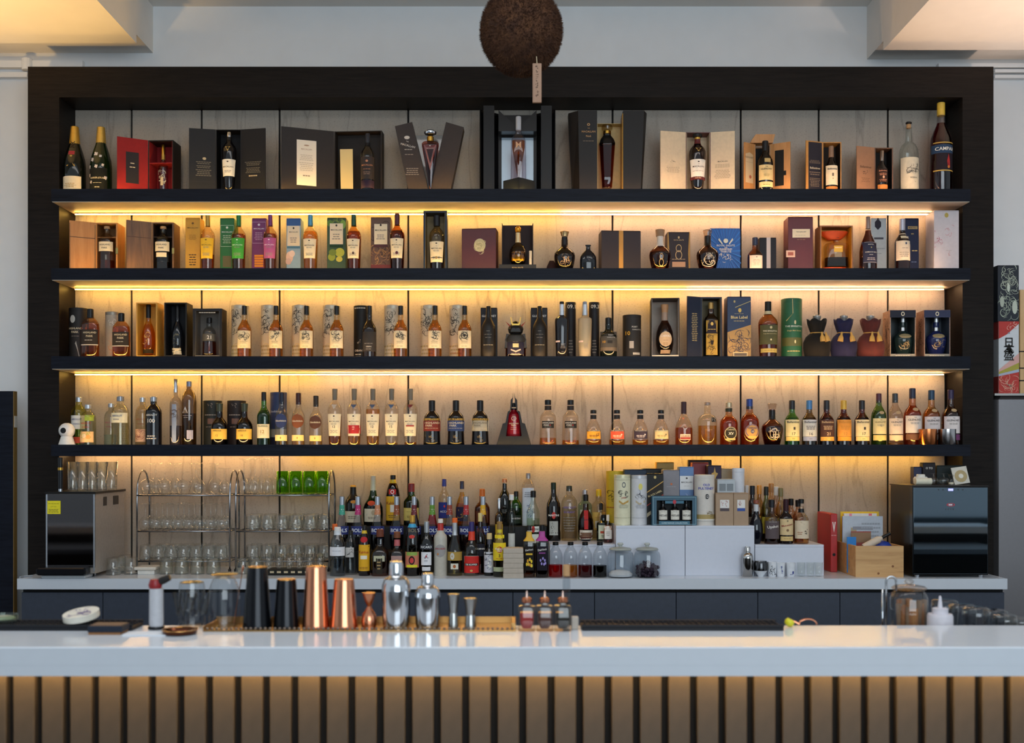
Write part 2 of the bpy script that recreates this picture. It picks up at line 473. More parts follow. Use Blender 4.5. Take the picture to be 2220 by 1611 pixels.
def ell(cx, cz, rx, rz, n=14): return [(cx + rx * math.cos(2 * math.pi * i / n), cz + rz * math.sin(2 * math.pi * i / n)) for i in range(n)]

def add_prints(parent, surf, prints, x0, x1, z0, z1, off=0.0011):
    """flat print (text, rules, shapes) laid on a surface; cx in -1..1 of the half width, cz in 0..1, widths as a share of the width"""
    W, H = x1 - x0, z1 - z0; mx = (x0 + x1) / 2
    by = {}; cur = 'T'
    def put(col, v, f, isT=False):
        if not isT and v and cur in 'REPO' and max(max(q[0] for q in v) - min(q[0] for q in v), max(q[1] for q in v) - min(q[1] for q in v)) > 0.013:
            by[(col, len(by))] = [list(v), list(f), False]; return       # large printed shapes stay separate
        d = by.setdefault(col, [[], [], False]); k = len(d[0])
        d[0] += v; d[1] += [tuple(i + k for i in q) for q in f]; d[2] |= isT
    X = lambda c: mx + c * W / 2
    Z = lambda c: z0 + c * H
    for p in prints:
        k = p[0]; cur = k
        if k == 'T':                                   # text: string, cx, cz, width, colour, [tilt or 'v', max height]
            _, s, cx, cz, w, col = p[:6]
            tl = p[6] if len(p) > 6 else 0
            v, f, asp = text_mesh(s)
            if tl == 'v':
                v = [(b * H * w, a * H * w) for a, b in v]
                v = [(-a if False else a, b) for a, b in v]
                put(col, [(X(cx) - a, Z(cz) + b) for a, b in v], f, True)
            else:
                c, sn = math.cos(tl), math.sin(tl); sy = p[7] if len(p) > 7 else 1.0
                put(col, [(X(cx) + (a * c - b * sy * sn) * W * w, Z(cz) + (a * sn + b * sy * c) * W * w) for a, b in v], f, True)
        elif k == 'L':                                 # n thin rules standing for lines of small print
            _, n, a, b, w, col = p[:6]
            rnd = random.Random(n * 31 + int(a * 100)); t = (b - a) / n * 0.42; cx0 = p[6] if len(p) > 6 else 0
            for i in range(n):
                zc = a + (b - a) * (i + .5) / n; ww = w * rnd.uniform(.75, 1)
                segs = max(1, int(ww * W / 0.012)); xa, xb = X(cx0) - ww * W / 2, X(cx0) + ww * W / 2
                for j in range(segs):
                    u0, u1 = xa + (xb - xa) * j / segs, xa + (xb - xa) * (j + .85) / segs
                    put(col, [(u0, Z(zc - t / 2)), (u1, Z(zc - t / 2)), (u1, Z(zc + t / 2)), (u0, Z(zc + t / 2))], [(0, 1, 2, 3)])
        elif k == 'E':
            _, cx, cz, rx, rz, col = p
            e = ell(X(cx), Z(cz), rx * W / 2, rz * H); put(col, e, [tuple(range(len(e)))])
        elif k == 'R':
            _, cx, cz, w, h, col = p
            nx = max(1, int(w * W / 0.008)); v = []; f = []
            for i in range(nx + 1):
                xx = X(cx) + (i / nx - .5) * w * W
                v += [(xx, Z(cz - h / 2)), (xx, Z(cz + h / 2))]
            put(col, v, [(2 * i, 2 * i + 2, 2 * i + 3, 2 * i + 1) for i in range(nx)])
        elif k == 'O':                                 # ring
            _, cx, cz, rx, rz, th, col = p
            a = ell(X(cx), Z(cz), rx * W / 2, rz * H, 18); b = ell(X(cx), Z(cz), rx * W / 2 * (1 - th), rz * H * (1 - th), 18)
            put(col, a + b, [(i, (i + 1) % 18, 18 + (i + 1) % 18, 18 + i) for i in range(18)])
        elif k == 'V':                                 # downward triangle outline
            _, cx, cz, w, h, col = p
            a = [(X(cx) - w * W / 2, Z(cz + h / 2)), (X(cx) + w * W / 2, Z(cz + h / 2)), (X(cx), Z(cz - h / 2))]
            g = (sum(q[0] for q in a) / 3, sum(q[1] for q in a) / 3)
            b = [(g[0] + (q[0] - g[0]) * .6, g[1] + (q[1] - g[1]) * .6) for q in a]
            put(col, a + b, [(i, (i + 1) % 3, 3 + (i + 1) % 3, 3 + i) for i in range(3)])
        elif k == 'P':                                 # polygon
            _, pts, col = p
            put(col, [(X(max(-1, min(1, a))), Z(max(-.1, min(1, b)))) for a, b in pts], [tuple(range(len(pts)))])
        elif k == 'S':                                 # swirling drawn strokes, for line artwork
            _, cx, cz, w, h, col, seed, cnt = p
            rnd = random.Random(seed)
            for i in range(cnt):
                ox, oz = X(cx + rnd.uniform(-.7, .7) * w), Z(cz + rnd.uniform(-.42, .42) * h)
                R = rnd.uniform(.12, .4) * min(w * W, h * H); a0 = rnd.uniform(0, 6.28); sp = rnd.uniform(1.6, 4.2) * rnd.choice((-1, 1))
                th = rnd.uniform(.0007, .0017); v = []; n = 9
                for j in range(n):
                    t = j / (n - 1); a = a0 + sp * t; rr = R * (1 - .5 * t); tt = th * math.sin(math.pi * (t * .9 + .05))
                    for q in (-tt, tt):
                        xx = ox + (rr + q) * math.cos(a); zz = oz + (rr + q) * math.sin(a)
                        v.append((min(max(xx, X(-1) + .0005), X(1) - .0005), min(max(zz, Z(0)), Z(1))))
                put(col, v, [(2 * j, 2 * j + 2, 2 * j + 3, 2 * j + 1) for j in range(n - 1)])
    for i, (col, (v, f, isT)) in enumerate(by.items()):
        me = mesh([surf(a, b, off + 0.0004 * i) for a, b in v], f, 'print')
        if isinstance(col, tuple): col = col[0]
        m = col if not isinstance(col, str) else ink(col)
        link('lettering' if isT else 'print', me, m, parent)

# ------------------------------------------------------------------ bottles
P = {
 'mac':   [(.78,0),(.86,.008),(.90,.12),(1,.58),(.99,.63),(.88,.685),(.62,.735),(.40,.775),(.33,.81),(.31,.86)],
 'scotch':[(.90,0),(1,.015),(1,.53),(.97,.57),(.80,.625),(.56,.675),(.42,.72),(.37,.76),(.39,.80),(.36,.85)],
 'roth':  [(.86,0),(.98,.05),(1,.16),(.98,.30),(.90,.45),(.72,.58),(.48,.68),(.36,.73),(.34,.80)],
 'hp':    [(.96,0),(1,.015),(.97,.1),(.91,.45),(.89,.60),(.84,.655),(.62,.71),(.42,.745),(.37,.78),(.36,.84)],
 'hpflat':[(.94,0),(1,.015),(1,.62),(.95,.70),(.66,.78),(.38,.83),(.34,.88)],
 'abs':   [(.93,0),(1,.015),(1,.66),(.95,.72),(.74,.785),(.46,.825),(.39,.845),(.38,.94)],
 'champ': [(.93,0),(1,.02),(1,.42),(.93,.52),(.74,.63),(.50,.74),(.38,.82),(.34,.9)],
 'tall':  [(.97,0),(1,.01),(1,.62),(.92,.665),(.66,.71),(.42,.735),(.34,.76),(.33,.96)],
 'grey':  [(.97,0),(1,.01),(1,.70),(.94,.77),(.70,.83),(.42,.865),(.37,.89),(.36,.96)],
 'bols':  [(.70,0),(.84,.02),(.98,.16),(1,.26),(.92,.36),(.70,.50),(.50,.62),(.40,.72),(.36,.80)],
 'flagon':[(.66,0),(.72,.015),(.86,.16),(.98,.32),(1,.40),(.95,.47),(.72,.54),(.42,.595),(.31,.63),(.28,.72),(.28,.86)],
 'chivas':[(.94,0),(1,.02),(1,.50),(.94,.57),(.74,.63),(.50,.67),(.40,.70),(.36,.74),(.36,.84)],
 'dalm':  [(.97,0),(1,.015),(1,.36),(.93,.44),(.72,.55),(.46,.65),(.34,.71),(.30,.75)],
 'monkey':[(.96,0),(1,.02),(1,.55),(.95,.62),(.74,.685),(.42,.72),(.33,.76),(.31,.92)],
 'liqueur':[(.95,0),(1,.015),(1,.55),(.93,.62),(.66,.70),(.42,.76),(.37,.80),(.35,.9)],
 'kahlua':[(.95,0),(1,.02),(1,.50),(.97,.58),(.84,.70),(.62,.80),(.42,.86),(.36,.90)],
 'square':[(.97,0),(1,.01),(1,.66),(.92,.71),(.55,.76),(.44,.79),(.42,.88)],
 'stubby':[(.95,0),(1,.02),(1,.42),(.95,.50),(.72,.58),(.44,.64),(.37,.68),(.35,.80)],
 'martini':[(.95,0),(1,.01),(1,.14),(.93,.2),(.97,.30),(1,.56),(.92,.64),(.62,.72),(.40,.79),(.36,.84),(.34,.9)],
 'bene':  [(.88,0),(.95,.02),(1,.22),(.97,.36),(.80,.45),(.52,.53),(.36,.62),(.30,.70),(.28,.88)],
 'apoth': [(.95,0),(1,.015),(1,.56),(.94,.66),(.72,.76),(.46,.84),(.42,.86),(.42,.90)],
 'flask': [(.90,0),(.97,.02),(1,.45),(.95,.58),(.70,.70),(.40,.78),(.28,.82),(.26,.95),(.34,.955),(.34,1.0)],
 'octo':  [(.78,0),(.84,.01),(.92,.3),(1,.66),(.96,.70),(.5,.735),(.36,.75),(.34,.86)],
 'rare':  [(.56,0),(.62,.01),(.74,.16),(.90,.42),(1,.66),(.98,.72),(.82,.77),(.5,.82),(.36,.85),(.32,.9)],
 'round_dec':[(.62,0),(.70,.01),(.94,.14),(1,.26),(.94,.38),(.72,.48),(.42,.54),(.30,.58),(.26,.68),(.25,.82)],
 'belly': [(.50,0),(.60,.01),(.86,.10),(.98,.22),(1,.32),(.92,.46),(.70,.57),(.46,.645),(.36,.68),(.35,.80)],
}
def pe(prof, z):
    for (r0, z0), (r1, z1) in zip(prof[:-1], prof[1:]):
        if z <= z1: return r0 + (r1 - r0) * max(0, (z - z0)) / max(1e-6, z1 - z0)
    return prof[-1][0]

CLEAR = glass('#f0f3ef', 0.9)
def bottle(label, px, w, top, zb, y, prof, body=None, liq=None, cap=None, labels=(), n=2.0, dep=1.0, group=None, name='bottle', cat='bottle', neck=None, rz=0.0, seg=22, extra=None):
    """cap = (z0, r, material[, r_top, z1]);  neck = (z0, z1, material, extra radius);  liq = (material, level);
       labels = [(z0, z1, half width, colour, prints[, cx])], all in shares of height and radius"""
    prof = P[prof] if isinstance(prof, str) else prof
    R = PW(w, y) / 2; H = PZ(top, y) - zb
    o = thing(name, label, cat, (PX(px, y), y, zb), rz, group)
    body = CLEAR if body is None else body
    MB().lathe([(r * R, z * H) for r, z in prof], seg, (0, 0, 0), n, dep).build('body', body, o, angle=35)
    if liq:
        lp = [(r * R * .93, max(z * H, 0.003)) for r, z in prof if z < liq[1]] + [(pe(prof, liq[1]) * R * .93, liq[1] * H)]
        MB().lathe(lp, seg, (0, 0, 0), n, dep).build('liquid', liq[0], o, angle=35)
    if neck:
        zs = [neck[0], (neck[0] + neck[1]) / 2, neck[1]]
        zs = sorted(set(zs + [z for _, z in prof if neck[0] < z < neck[1]]))
        ex = neck[3] if len(neck) > 3 else 0.0006
        MB().lathe([(pe(prof, z) * R + ex, z * H) for z in zs], seg, (0, 0, 0), n, dep, cap0=False, cap1=False).build('neck_band', neck[2], o, angle=35)
    if cap:
        z0, r, m = cap[:3]; r2 = cap[3] if len(cap) > 3 else r; z1 = cap[4] if len(cap) > 4 else 1.0
        MB().lathe([(r * R, z0 * H), (r * R, z0 * H + .001), (r2 * R, z1 * H - .0025), (r2 * R * .86, z1 * H)], 16).build('cap', m, o, angle=35)
    for L in labels:
        z0, z1, hw, col, pr = L[:5]; cx = L[5] if len(L) > 5 else 0.0
        def surf(x, z, off, prof=prof):
            r = pe(prof, z / H) * R + 0.0003
            t = min(0.995, abs(x) / r)
            return (x, -dep * r * (1 - t ** n) ** (1 / n) - off, z)
        xc = cx * R; xw = hw * R
        shape = L[6] if len(L) > 6 else 'rect'
        if col:
            nu, nv = 10, (12 if (len(L) > 6 and L[6] == 'oval') else max(2, int((z1 - z0) * 14))); v = []
            for j in range(nv + 1):
                zz = (z0 + (z1 - z0) * j / nv) * H
                for i in range(nu + 1):
                    a = -1 + 2 * i / nu
                    s_ = math.sin(a * math.pi / 2 * .96) / math.sin(math.pi / 2 * .96)
                    k = 1.0
                    if shape == 'oval': k = max(.02, math.sqrt(max(0, 1 - (2 * j / nv - 1) ** 2)))
                    elif shape == 'taper': k = .84 + .16 * j / nv
                    v.append(surf(xc + xw * k * s_, zz, 0.0004))
            f = [(j * (nu + 1) + i, j * (nu + 1) + i + 1, (j + 1) * (nu + 1) + i + 1, (j + 1) * (nu + 1) + i) for j in range(nv) for i in range(nu)]
            link('label', mesh(v, f), col if not isinstance(col, str) else paper(col), o, smooth=True)
        if pr: add_prints(o, surf, pr, xc - xw, xc + xw, z0 * H, z1 * H)
    if extra: extra(o, R, H)
    return o

# ------------------------------------------------------------------ cartons, tubes, presentation boxes
def flat(y0): return lambda x, z, off: (x, y0 - off, z)
def carton(label, p0, p1, top, zb, yf, depth, col, prints=(), rz=0.0, name='carton', cat='box', lid=None, group=None, m=None, side=(), zb_py=None):
    x0, x1 = PX(p0, yf), PX(p1, yf); W = (x1 - x0) / 2; H = PZ(top, yf) - zb
    o = thing(name, label, cat, ((x0 + x1) / 2, yf + depth / 2, zb), rz, group)
    m = m or mat(col, 0.5, 0, 0, 0.04)
    t = 0.004
    MB().bbox(-W, W, -depth / 2, depth / 2, 0, H - t - .0002, 0.0012).build('body', m, o)
    MB().bbox(-W + .0004, W - .0004, -depth / 2 + .0004, depth / 2 - .0004, H - t, H, 0.0012).build('top_flap', lid or m, o)
    if prints: add_prints(o, flat(-depth / 2), prints, -W, W, 0, H, 0.0006)
    if side:   # print on the left flank
        add_prints(o, lambda x, z, off: (-W - off, -x, z), side, -depth / 2, depth / 2, 0, H, 0.0006)
    return o

def tube(label, px, w, top, zb, y, col, prints=(), lid=None, group=None, rim=None, name='tube_box', m=None):
    R = PW(w, y) / 2; H = PZ(top, y) - zb
    o = thing(name, label, 'tube box', (PX(px, y), y, zb), 0, group)
    m = m or mat(col, 0.55, 0, 0, 0.04)
    MB().lathe([(R * .99, 0.004), (R * .99, H * .93)], 26).build('body', m, o, angle=35)
    MB().lathe([(R * 1.0, H * .93 + .0004), (R * 1.0, H - .002), (R * .96, H)], 26).build('lid', lid or m, o, angle=35)
    MB().lathe([(R, 0), (R, .0038)], 26).build('base_rim', rim or lid or m, o, angle=35)
    if prints:
        s = lambda x, z, off: (x, -math.sqrt(max(1e-8, (R * 1.002) ** 2 - min(abs(x), R * .985) ** 2)) - off, z)
        add_prints(o, s, prints, -R * .97, R * .97, 0, H)
    return o

def open_box(label, p0, p1, top, zb, yf, depth, outer, inner, th=0.008, door=None, floor=0.01, name='presentation_box', cat='box', prints=(), shelf=None, rz=0.0, roof=True, base_prints=(), base_col=None):
    """box standing open to the front; door = (side, width m, angle deg, inside colour, prints)"""
    x0, x1 = PX(p0, yf), PX(p1, yf); W = (x1 - x0) / 2; H = PZ(top, yf) - zb; D = depth
    o = thing(name, label, cat, ((x0 + x1) / 2, yf + D / 2, zb), rz)
    mo = outer if not isinstance(outer, str) else mat(outer, 0.5); mi = inner if not isinstance(inner, str) else mat(inner, 0.6)
    mb = MB().box(-W, -W + th, -D / 2, D / 2, 0, H).box(W - th, W, -D / 2, D / 2, 0, H).box(-W + th, W - th, D / 2 - .004, D / 2, 0, H)
    if roof: mb.box(-W + th, W - th, -D / 2, D / 2 - .004, H - th, H)
    mb.build('shell', mo, o)
    MB().box(-W + th + .0003, W - th - .0003, -D / 2 + .001, D / 2 - .0045, 0, floor).build('floor_block', mat(base_col, .5) if base_col else mi, o)
    MB().box(-W + th + .0003, W - th - .0003, D / 2 - .0065, D / 2 - .0045, floor + .0003, H - th - .0003).build('back_lining', mi, o)
    MB().box(-W + th + .0003, -W + th + .0018, -D / 2 + .001, D / 2 - .007, floor + .0003, H - th - .0003).build('side_lining', mi, o)
    MB().box(W - th - .0018, W - th - .0003, -D / 2 + .001, D / 2 - .007, floor + .0003, H - th - .0003).build('side_lining', mi, o)
    if shelf: MB().box(-W + th + .002, W - th - .002, -D / 2 + .002, D / 2 - .007, H * shelf, H * shelf + .005).build('inner_shelf', mi, o)
    if base_prints: add_prints(o, flat(-D / 2 + .001), base_prints, -W + th, W - th, 0, floor, 0.0006)
    if prints: add_prints(o, flat(-D / 2), prints, -W, W, 0, H, 0.0006)
    for d in ([door] if door and not isinstance(door, list) else door or []):
        sd, w, ang, mcol, pr = d[:5]; dz = d[5] if len(d) > 5 else 0
        m = mcol if not isinstance(mcol, str) else mat(mcol, 0.55)
        hinge = bpy.data.objects.new('door', None)
        sg = -1 if sd == 'l' else 1
        # door plate built about its hinge then turned
        A = RZ(sg * math.radians(-ang)) if False else RZ(math.radians(-ang * sg))
        xa, xb = (-w, 0) if sd == 'l' else (0, w)
        M = T(sg * (W + .0005), -D / 2 - .0015, 0) @ A
        mbd = MB().box(xa, xb, -.0, .006, dz, H, M)
        bpy.data.objects.remove(hinge)
        dob = mbd.build('door', m, o)
        if pr:
            add_prints(dob, lambda x, z, off: tuple(M @ Vector((x, -off, z))), pr, xa, xb, dz, H, 0.0006)
    return o
S1, S2, S3, S4 = SZ
AMBER = glass("#efb056", .5); GOLDL = glass("#f4c874", .5); REDL = glass("#d0682c", .5); DKRED = glass("#8c2c1c", .5); BROWN = glass("#b86c30", .5); DEEP = glass("#6c2c18", .5); ORANGE = glass("#eda04a", .5)
BLK = mat('#121214', .35); GOLD = metal('#b98f3e', .3); SILV = metal('#b9bcc2', .25); COPP = metal('#c98260', .25); CORK = mat('#b98f62', .8); CRM = '#ead9b8'; PALE = '#ece6da'; INK = '#3a2f2a'; GREY = '#8f877c'
def mac_label(col, z0=.22, z1=.56, hw=.86, k=INK, extra=()):
    return [(z0, z1, hw, col, [('E', 0, .90, .14, .03, k), ('T', 'THE', 0, .77, .10, k), ('T', 'MACALLAN', 0, .66, .72, k), ('L', 2, .50, .58, .5, GREY), ('L', 3, .12, .28, .6, GREY)] + list(extra), 0, 'taper')]
# ================================================================== top shelf
Z = S1
bottle('champagne bottle with gold neck foil and cream label, leftmost on top shelf', 162, 47, 275, Z, -.17, 'champ', dark_glass('#0f120c'),
       cap=(.62, .56, mat('#c79a3c', .4, .6), .36), labels=[(.02, .26, .9, CRM, [('L', 3, .3, .6, .6, '#b8924a'), ('L', 1, 0.43, 0.47, .7, '#8a6a34', 0)], -.08),
       (.40, .56, .45, None, [('P', [(-.9, 0), (-.6, 0), (.3, 1), (.0, 1)], '#b98f3e'), ('P', [(.9, 0), (.6, 0), (-.3, 1), (.0, 1)], '#b98f3e')]),
       (.57, .625, .28, '#a3282c', []), (.66, .93, .34, None, [('T', 'MOET', 0, .5, .9, '#2a1c10', 'v')])], name='champagne_bottle')
def flowers(o, R, H):
    for (a, z, s) in ((-.9, .40, .010), (-.55, .50, .011), (-.2, .58, .012), (.3, .55, .008), (-.95, .28, .010), (-.7, .18, .009), (.75, .24, .010), (.5, .42, .008), (-.1, .40, .010)):
        x = math.sin(a) * R * pe(P['champ'], z); y = -math.cos(a) * R * pe(P['champ'], z)
        me = [(0, 0, .002)] + [(math.cos(i * .349) * s * (1 if i % 4 else .6), math.sin(i * .349) * s * (1 if i % 4 else .6), .0008) for i in range(18)]
        M = T(x, y, z * H) @ RZ(a) @ Matrix.Rotation(math.pi / 2, 4, 'X')
        link('painted_flower', mesh([M @ Vector(q) for q in me], [(0, 1 + i, 1 + (i + 1) % 18) for i in range(18)]), paper('#d9c9c0'), o)
bottle('champagne bottle painted with pale flowers, second on top shelf', 219, 46, 276, Z, -.17, 'champ', dark_glass('#11200c'),
       cap=(.65, .52, mat('#c9a24a', .4, .6), .36), labels=[(.05, .38, .8, '#14160f', [('T', 'PERRIER-JOUET', 0, .55, .9, '#d8c8a0'), ('L', 1, 0.33, 0.37, .6, '#d8c8a0', 0), ('L', 1, .12, .2, .4, '#d8c8a0')])], name='champagne_bottle', extra=flowers)
# red velvet box
RV = mat('#8c0d12', .8); 
open_box('dark box standing open with red velvet lining and door, top shelf left', 322, 377, 304, Z, -.19, .12, '#171316', RV, .005, ('l', .155, 32, RV, [('R', -.02, .47, .42, .56, '#241f22'), ('L', 1, 0.53, 0.57, .16, '#c8b8a0', 0), ('L', 1, .46, .5, .2, '#c8b8a0')]), .008, shelf=.58, rz=-.05)
bottle('small ornate bottle with silver filigree inside the red velvet box', 354, 21, 314, Z + .009, -.15, 'chivas', glass('#c4bcc4'), cap=(.80, .40, GOLD),
       labels=[(.12, .52, .9, None, [('S', 0, .5, .9, .9, '#c9bda6', 3, 16), ('R', 0, .35, .3, .4, '#b8a48a')])], name='decanter', neck=(.70, .80, mat('#b98f3e', .4, .5)))
# black triptych box
BB_ = mat('#1b1a1c', .55)
open_box('black triptych box with printed side flaps, top shelf', 468, 523, 281, Z, -.19, .09, BB_, mat('#0a0a0d', .6), .003, [('l', .135, 12, BB_, [('E', .15, .55, .14, .02, '#b8a888'), ('L', 2, .46, .51, .6, '#6a6456', .1), ('L', 2, .40, .45, .6, '#6a6456', .1), ('L', 4, .28, .39, .6, '#6a6456', .1), ('R', 0, .2, .98, .004, '#2a282a')]),
         ('r', .135, 12, BB_, [('L', 3, .44, .51, .7, '#6a6456'), ('L', 4, .33, .42, .7, '#6a6456'), ('L', 1, 0.27, 0.31, .4, '#b8a888', 0)])], .006)
bottle('whisky bottle with white label and gold triangle inside the black triptych box', 497, 31, 287, Z + .0065, -.20, 'rare', dark_glass('#0c0a0c'), cap=(.92, .34, SILV), neck=(.86, .92, BLK, .001),
       labels=[(.27, .54, .94, PALE, [('E', 0, .85, .15, .04, INK), ('T', 'MACALLAN', 0, .55, .75, INK), ('L', 2, .2, .35, .6, GREY)], 0, 'taper'), (.66, .75, .45, None, [('V', 0, .5, .8, .9, '#c9a65a')])])
# big brown folding box
BR = mat('#2a2320', .55)
open_box('large dark brown box opened like a book with a white letter, top shelf', 725, 829, 284, Z, -.20, .07, BR, mat('#231d1a', .6), .004, ('l', .275, 24, BR, [('P', [(-.42, .12), (.32, .12), (.32, .82), (-.42, .82)], '#efe2cf'), ('E', -.05, .74, .1, .012, '#b9967a'), ('T', 'MACALLAN', -.05, .68, .2, '#b9967a'), ('L', 4, .50, .60, .28, '#c9b9a6', -.05), ('L', 5, .34, .48, .28, '#c9b9a6', -.05), ('L', 1, 0.25, 0.29, .14, '#8a7a6a', -.05)]), .006, rz=-.07,
         prints=[('P', [(-.72, .05), (-.2, .05), (-.22, .72), (-.76, .72)], '#dcc48a')])
bottle('grey whisky bottle with copper lettering standing before the brown folding box', 797, 30, 290, Z, -.275, 'mac', glass('#9a9894'), liq=(glass('#6a5a58', .4), .2), cap=(.84, .34, mat('#33343a', .4)), neck=(.78, .84, BLK),
       labels=[(.20, .58, .97, '#3a3230', [('E', 0, .80, .2, .05, '#c9825a'), ('T', 'MACALLAN', 0, .62, .8, '#c9825a'), ('L', 1, .42, .46, .7, '#c9825a'), ('L', 2, .18, .34, .6, '#8a6a58')]), (.05, .18, .95, '#2a1c34', [])])
# V shaped box
vb = thing('v_shaped_box', 'brown V-shaped box with two slanted slabs, top shelf', 'box', (PX(932, -.2), -.2, Z))
def vx(px, py): return (PX(px, -.2) - PX(932, -.2), PZ(py, -.2) - Z)
VBM = mat('#3a312e', .55)
lp = [vx(888, 421), vx(931.5, 421), vx(895, 270), vx(858, 279)]; lp = [(x, max(0, z)) for x, z in lp]
rp = [vx(932.5, 421), vx(977, 421), vx(1006, 281), vx(968, 270)]; rp = [(x, max(0, z)) for x, z in rp]
sl = MB().prism(lp, -.045, .045).build('slab', VBM, vb); MB().prism(rp, -.045, .045).build('slab', VBM, vb)
MB().prism([vx(905, 420), vx(960, 420), vx(964, 290), vx(900, 290)], .03, .036).build('acrylic_back', glass('#d8dce0', .6), vb)
tl = math.atan2(151, 40) - math.pi / 2
def vsurf(x, z, off): return (x, -.045 - off, z)
c0 = vx(885, 325)
add_prints(sl, vsurf, [('E', -.05, .70, .30, .035, '#d8ccc0'), ('T', 'THE', -.0, .62, .14, '#d8ccc0', tl), ('T', 'MACALLAN', .05, .54, .80, '#d8ccc0', tl), ('L', 1, 0.44, 0.48, .5, '#a89c90', .12), ('L', 1, 0.34, 0.38, .55, '#8a7e74', .2),
           ('L', 4, -.06, .10, .8, '#8a7e74', .55)], c0[0] - .048, c0[0] + .048, c0[1] - .13, c0[1] + .13)
def vstop(o, R, H):
    MB().lathe([(.009, 0), (.026, .012), (.031, .018), (.031, .024), (.02, .032)], 16, (0, 0, H * .88)).build('stopper', metal('#c9ccd2', .1), o, angle=35)
bottle('pointed crystal decanter of dark red spirit between the slanted slabs', 933, 37, 303, Z + .012, -.255, [(.06, 0), (.12, .02), (.35, .28), (.98, .86), (1, .92), (.8, .955), (.36, .965), (.34, .999)], glass('#c07068', .8), n=3.2, dep=.6,
       liq=(glass('#963430', .4), .90), cap=(.965, .40, GOLD, .40, 1.06), labels=[(.45, .90, .75, None, [('V', 0, .4, 1.0, 1.1, '#8a5a5a'), ('T', 'MACALLAN', 0, .78, .55, '#c9a8a0'), ('E', 0, .9, .12, .03, '#c9a8a0')])], name='decanter',
       extra=lambda o, R, H: MB().lathe([(.010, 0), (.028, .006), (.032, .013), (.032, .02), (.022, .027)], 16, (0, 0, H * 1.075)).build('stopper', metal('#c9ccd2', .12), o, angle=35))
# tall black mirrored box with the M decanter
mbx = thing('mirrored_case', 'tall black open case with mirrored back, top shelf centre', 'display case', (PX(1122, -.12), -.12, Z))
HM = PZ(240, -.14) - Z
MK = mat('#0d0d10', .25); 
MB().box(-.105, .105, .035, .05, 0, HM * .985).build('back', MK, mbx)
MB().box(-.085, .085, .032, .0345, 0.0, HM * .72).build('mirror', metal('#98a4ae', .32), mbx)
for s in (-1, 1):
    MB().prism([(0, 0), (.115, 0), (.115, HM), (0, HM)], -.006, .006, T(s * .105, .04, 0) @ RZ(s * .35 if s > 0 else math.pi - .35) @ RZ(-s * 1.0)).build('door', MK, mbx)
    MB().box(s * .150 - .028, s * .150 + .028, -.115, -.045, 0, HM * .995).build('door_post', mat('#0a0a0d', .35), mbx)
MB().prism([(-.1, HM * .74), (.1, HM * .74), (.1, HM * .98), (.012, HM * .80), (-.012, HM * .80), (-.1, HM * .98)], -.06, .03).build('canopy', MK, mbx)
ped = MB().box(-.058, .058, -.058, .058, 0, .066, RZ(math.pi / 4)).build('plinth', mat('#141c28', .5), None, (PX(1125, -.235), -.235, Z))
tag(ped, 'small dark square plinth turned cornerwise inside the mirrored case', 'plinth')
def mdec(o, R, H):
    MB().lathe([(R * .30, H * .78), (R * .36, H * .79), (R * .36, H * .985), (R * .3, H)], 12).build('stopper', frosted('#d8dce4', .3), o, angle=35)
bottle('tall crystal decanter of amber whisky with frosted stopper on the plinth', 1124, 34, 253, Z + .067, -.235, [(.95, 0), (1, .01), (.96, .5), (.96, .60), (.82, .66), (.50, .72), (.36, .76), (.36, .79)], glass('#dcd2d8', .9), n=2.6, dep=.75,
       labels=[(.48, .60, .8, None, [('T', 'M', 0, .5, .42, '#d8a880')])], name='decanter', extra=lambda o, R, H: (mdec(o, R, H), MB().lathe([(.06 * R, .02 * H), (.2 * R, .1 * H), (.82 * R, .52 * H), (.82 * R, .62 * H)], 14, (0, 0, 0), 2.6, .7).build('liquid', glass('#b0561a', .4), o, angle=35)))
# two half hexagonal towers with gold lining
for nm, q, sgn, lab in (('l', (1232, 1252, 1293), -1, 'left'), ('r', (1349, 1394, 1402), 1, 'right')):
    yy = -.20; c = PX(1262 if sgn < 0 else 1376, yy)
    t = thing('tower_box_half', 'tapered black box half %s of the gold lined bottle, top shelf' % lab, 'box', (c, yy, Z)); Hh = PZ(246, yy) - Z
    a, b, d_ = [PX(v, yy) - c for v in q]
    def ring(k, dz): return [(a * k if sgn < 0 else a, .02, dz), (b * (k if sgn < 0 else 1), -.05, dz), (d_ * (k if sgn > 0 else 1), -.05 if sgn < 0 else .02, dz), (d_ * (k if sgn > 0 else 1), .06, dz), (a * (k if sgn < 0 else 1), .06, dz)]
    if sgn < 0:
        ring = lambda k, dz: [(a * k, 0, dz), (b * k, -.05, dz), (d_, -.05, dz), (d_, .06, dz), (a * k, .06, dz)]
    else:
        ring = lambda k, dz: [(a, -.05, dz), (b * k, -.05, dz), (d_ * k, 0, dz), (d_ * k, .06, dz), (a, .06, dz)]
    v = ring(.68 if sgn < 0 else .60, 0) + ring(1, Hh)
    f = [(4, 3, 2, 1, 0), (5, 6, 7, 8, 9)] + [(i, (i + 1) % 5, 5 + (i + 1) % 5, 5 + i) for i in range(5)]
    o = link('body', mesh(v, f), mat('#1b1817', .5), t)
    if sgn < 0:
        add_prints(t, flat(-.05), [('O', .1, .83, .16, .016, .5, '#b58a5a'), ('T', 'THE', .1, .785, .12, '#b58a5a'), ('T', 'MACALLAN', .1, .745, .72, '#b58a5a'), ('T', 'No6', .1, .69, .26, '#b58a5a'), ('L', 1, .62, .64, .6, '#6a5a48', .1)], b, d_, 0, Hh)
    else:
        MB().box(a - .003, a - .0005, -.045, .055, 0, Hh * .97).build('gold_lining', mat('#b8842c', .35, .5), t)
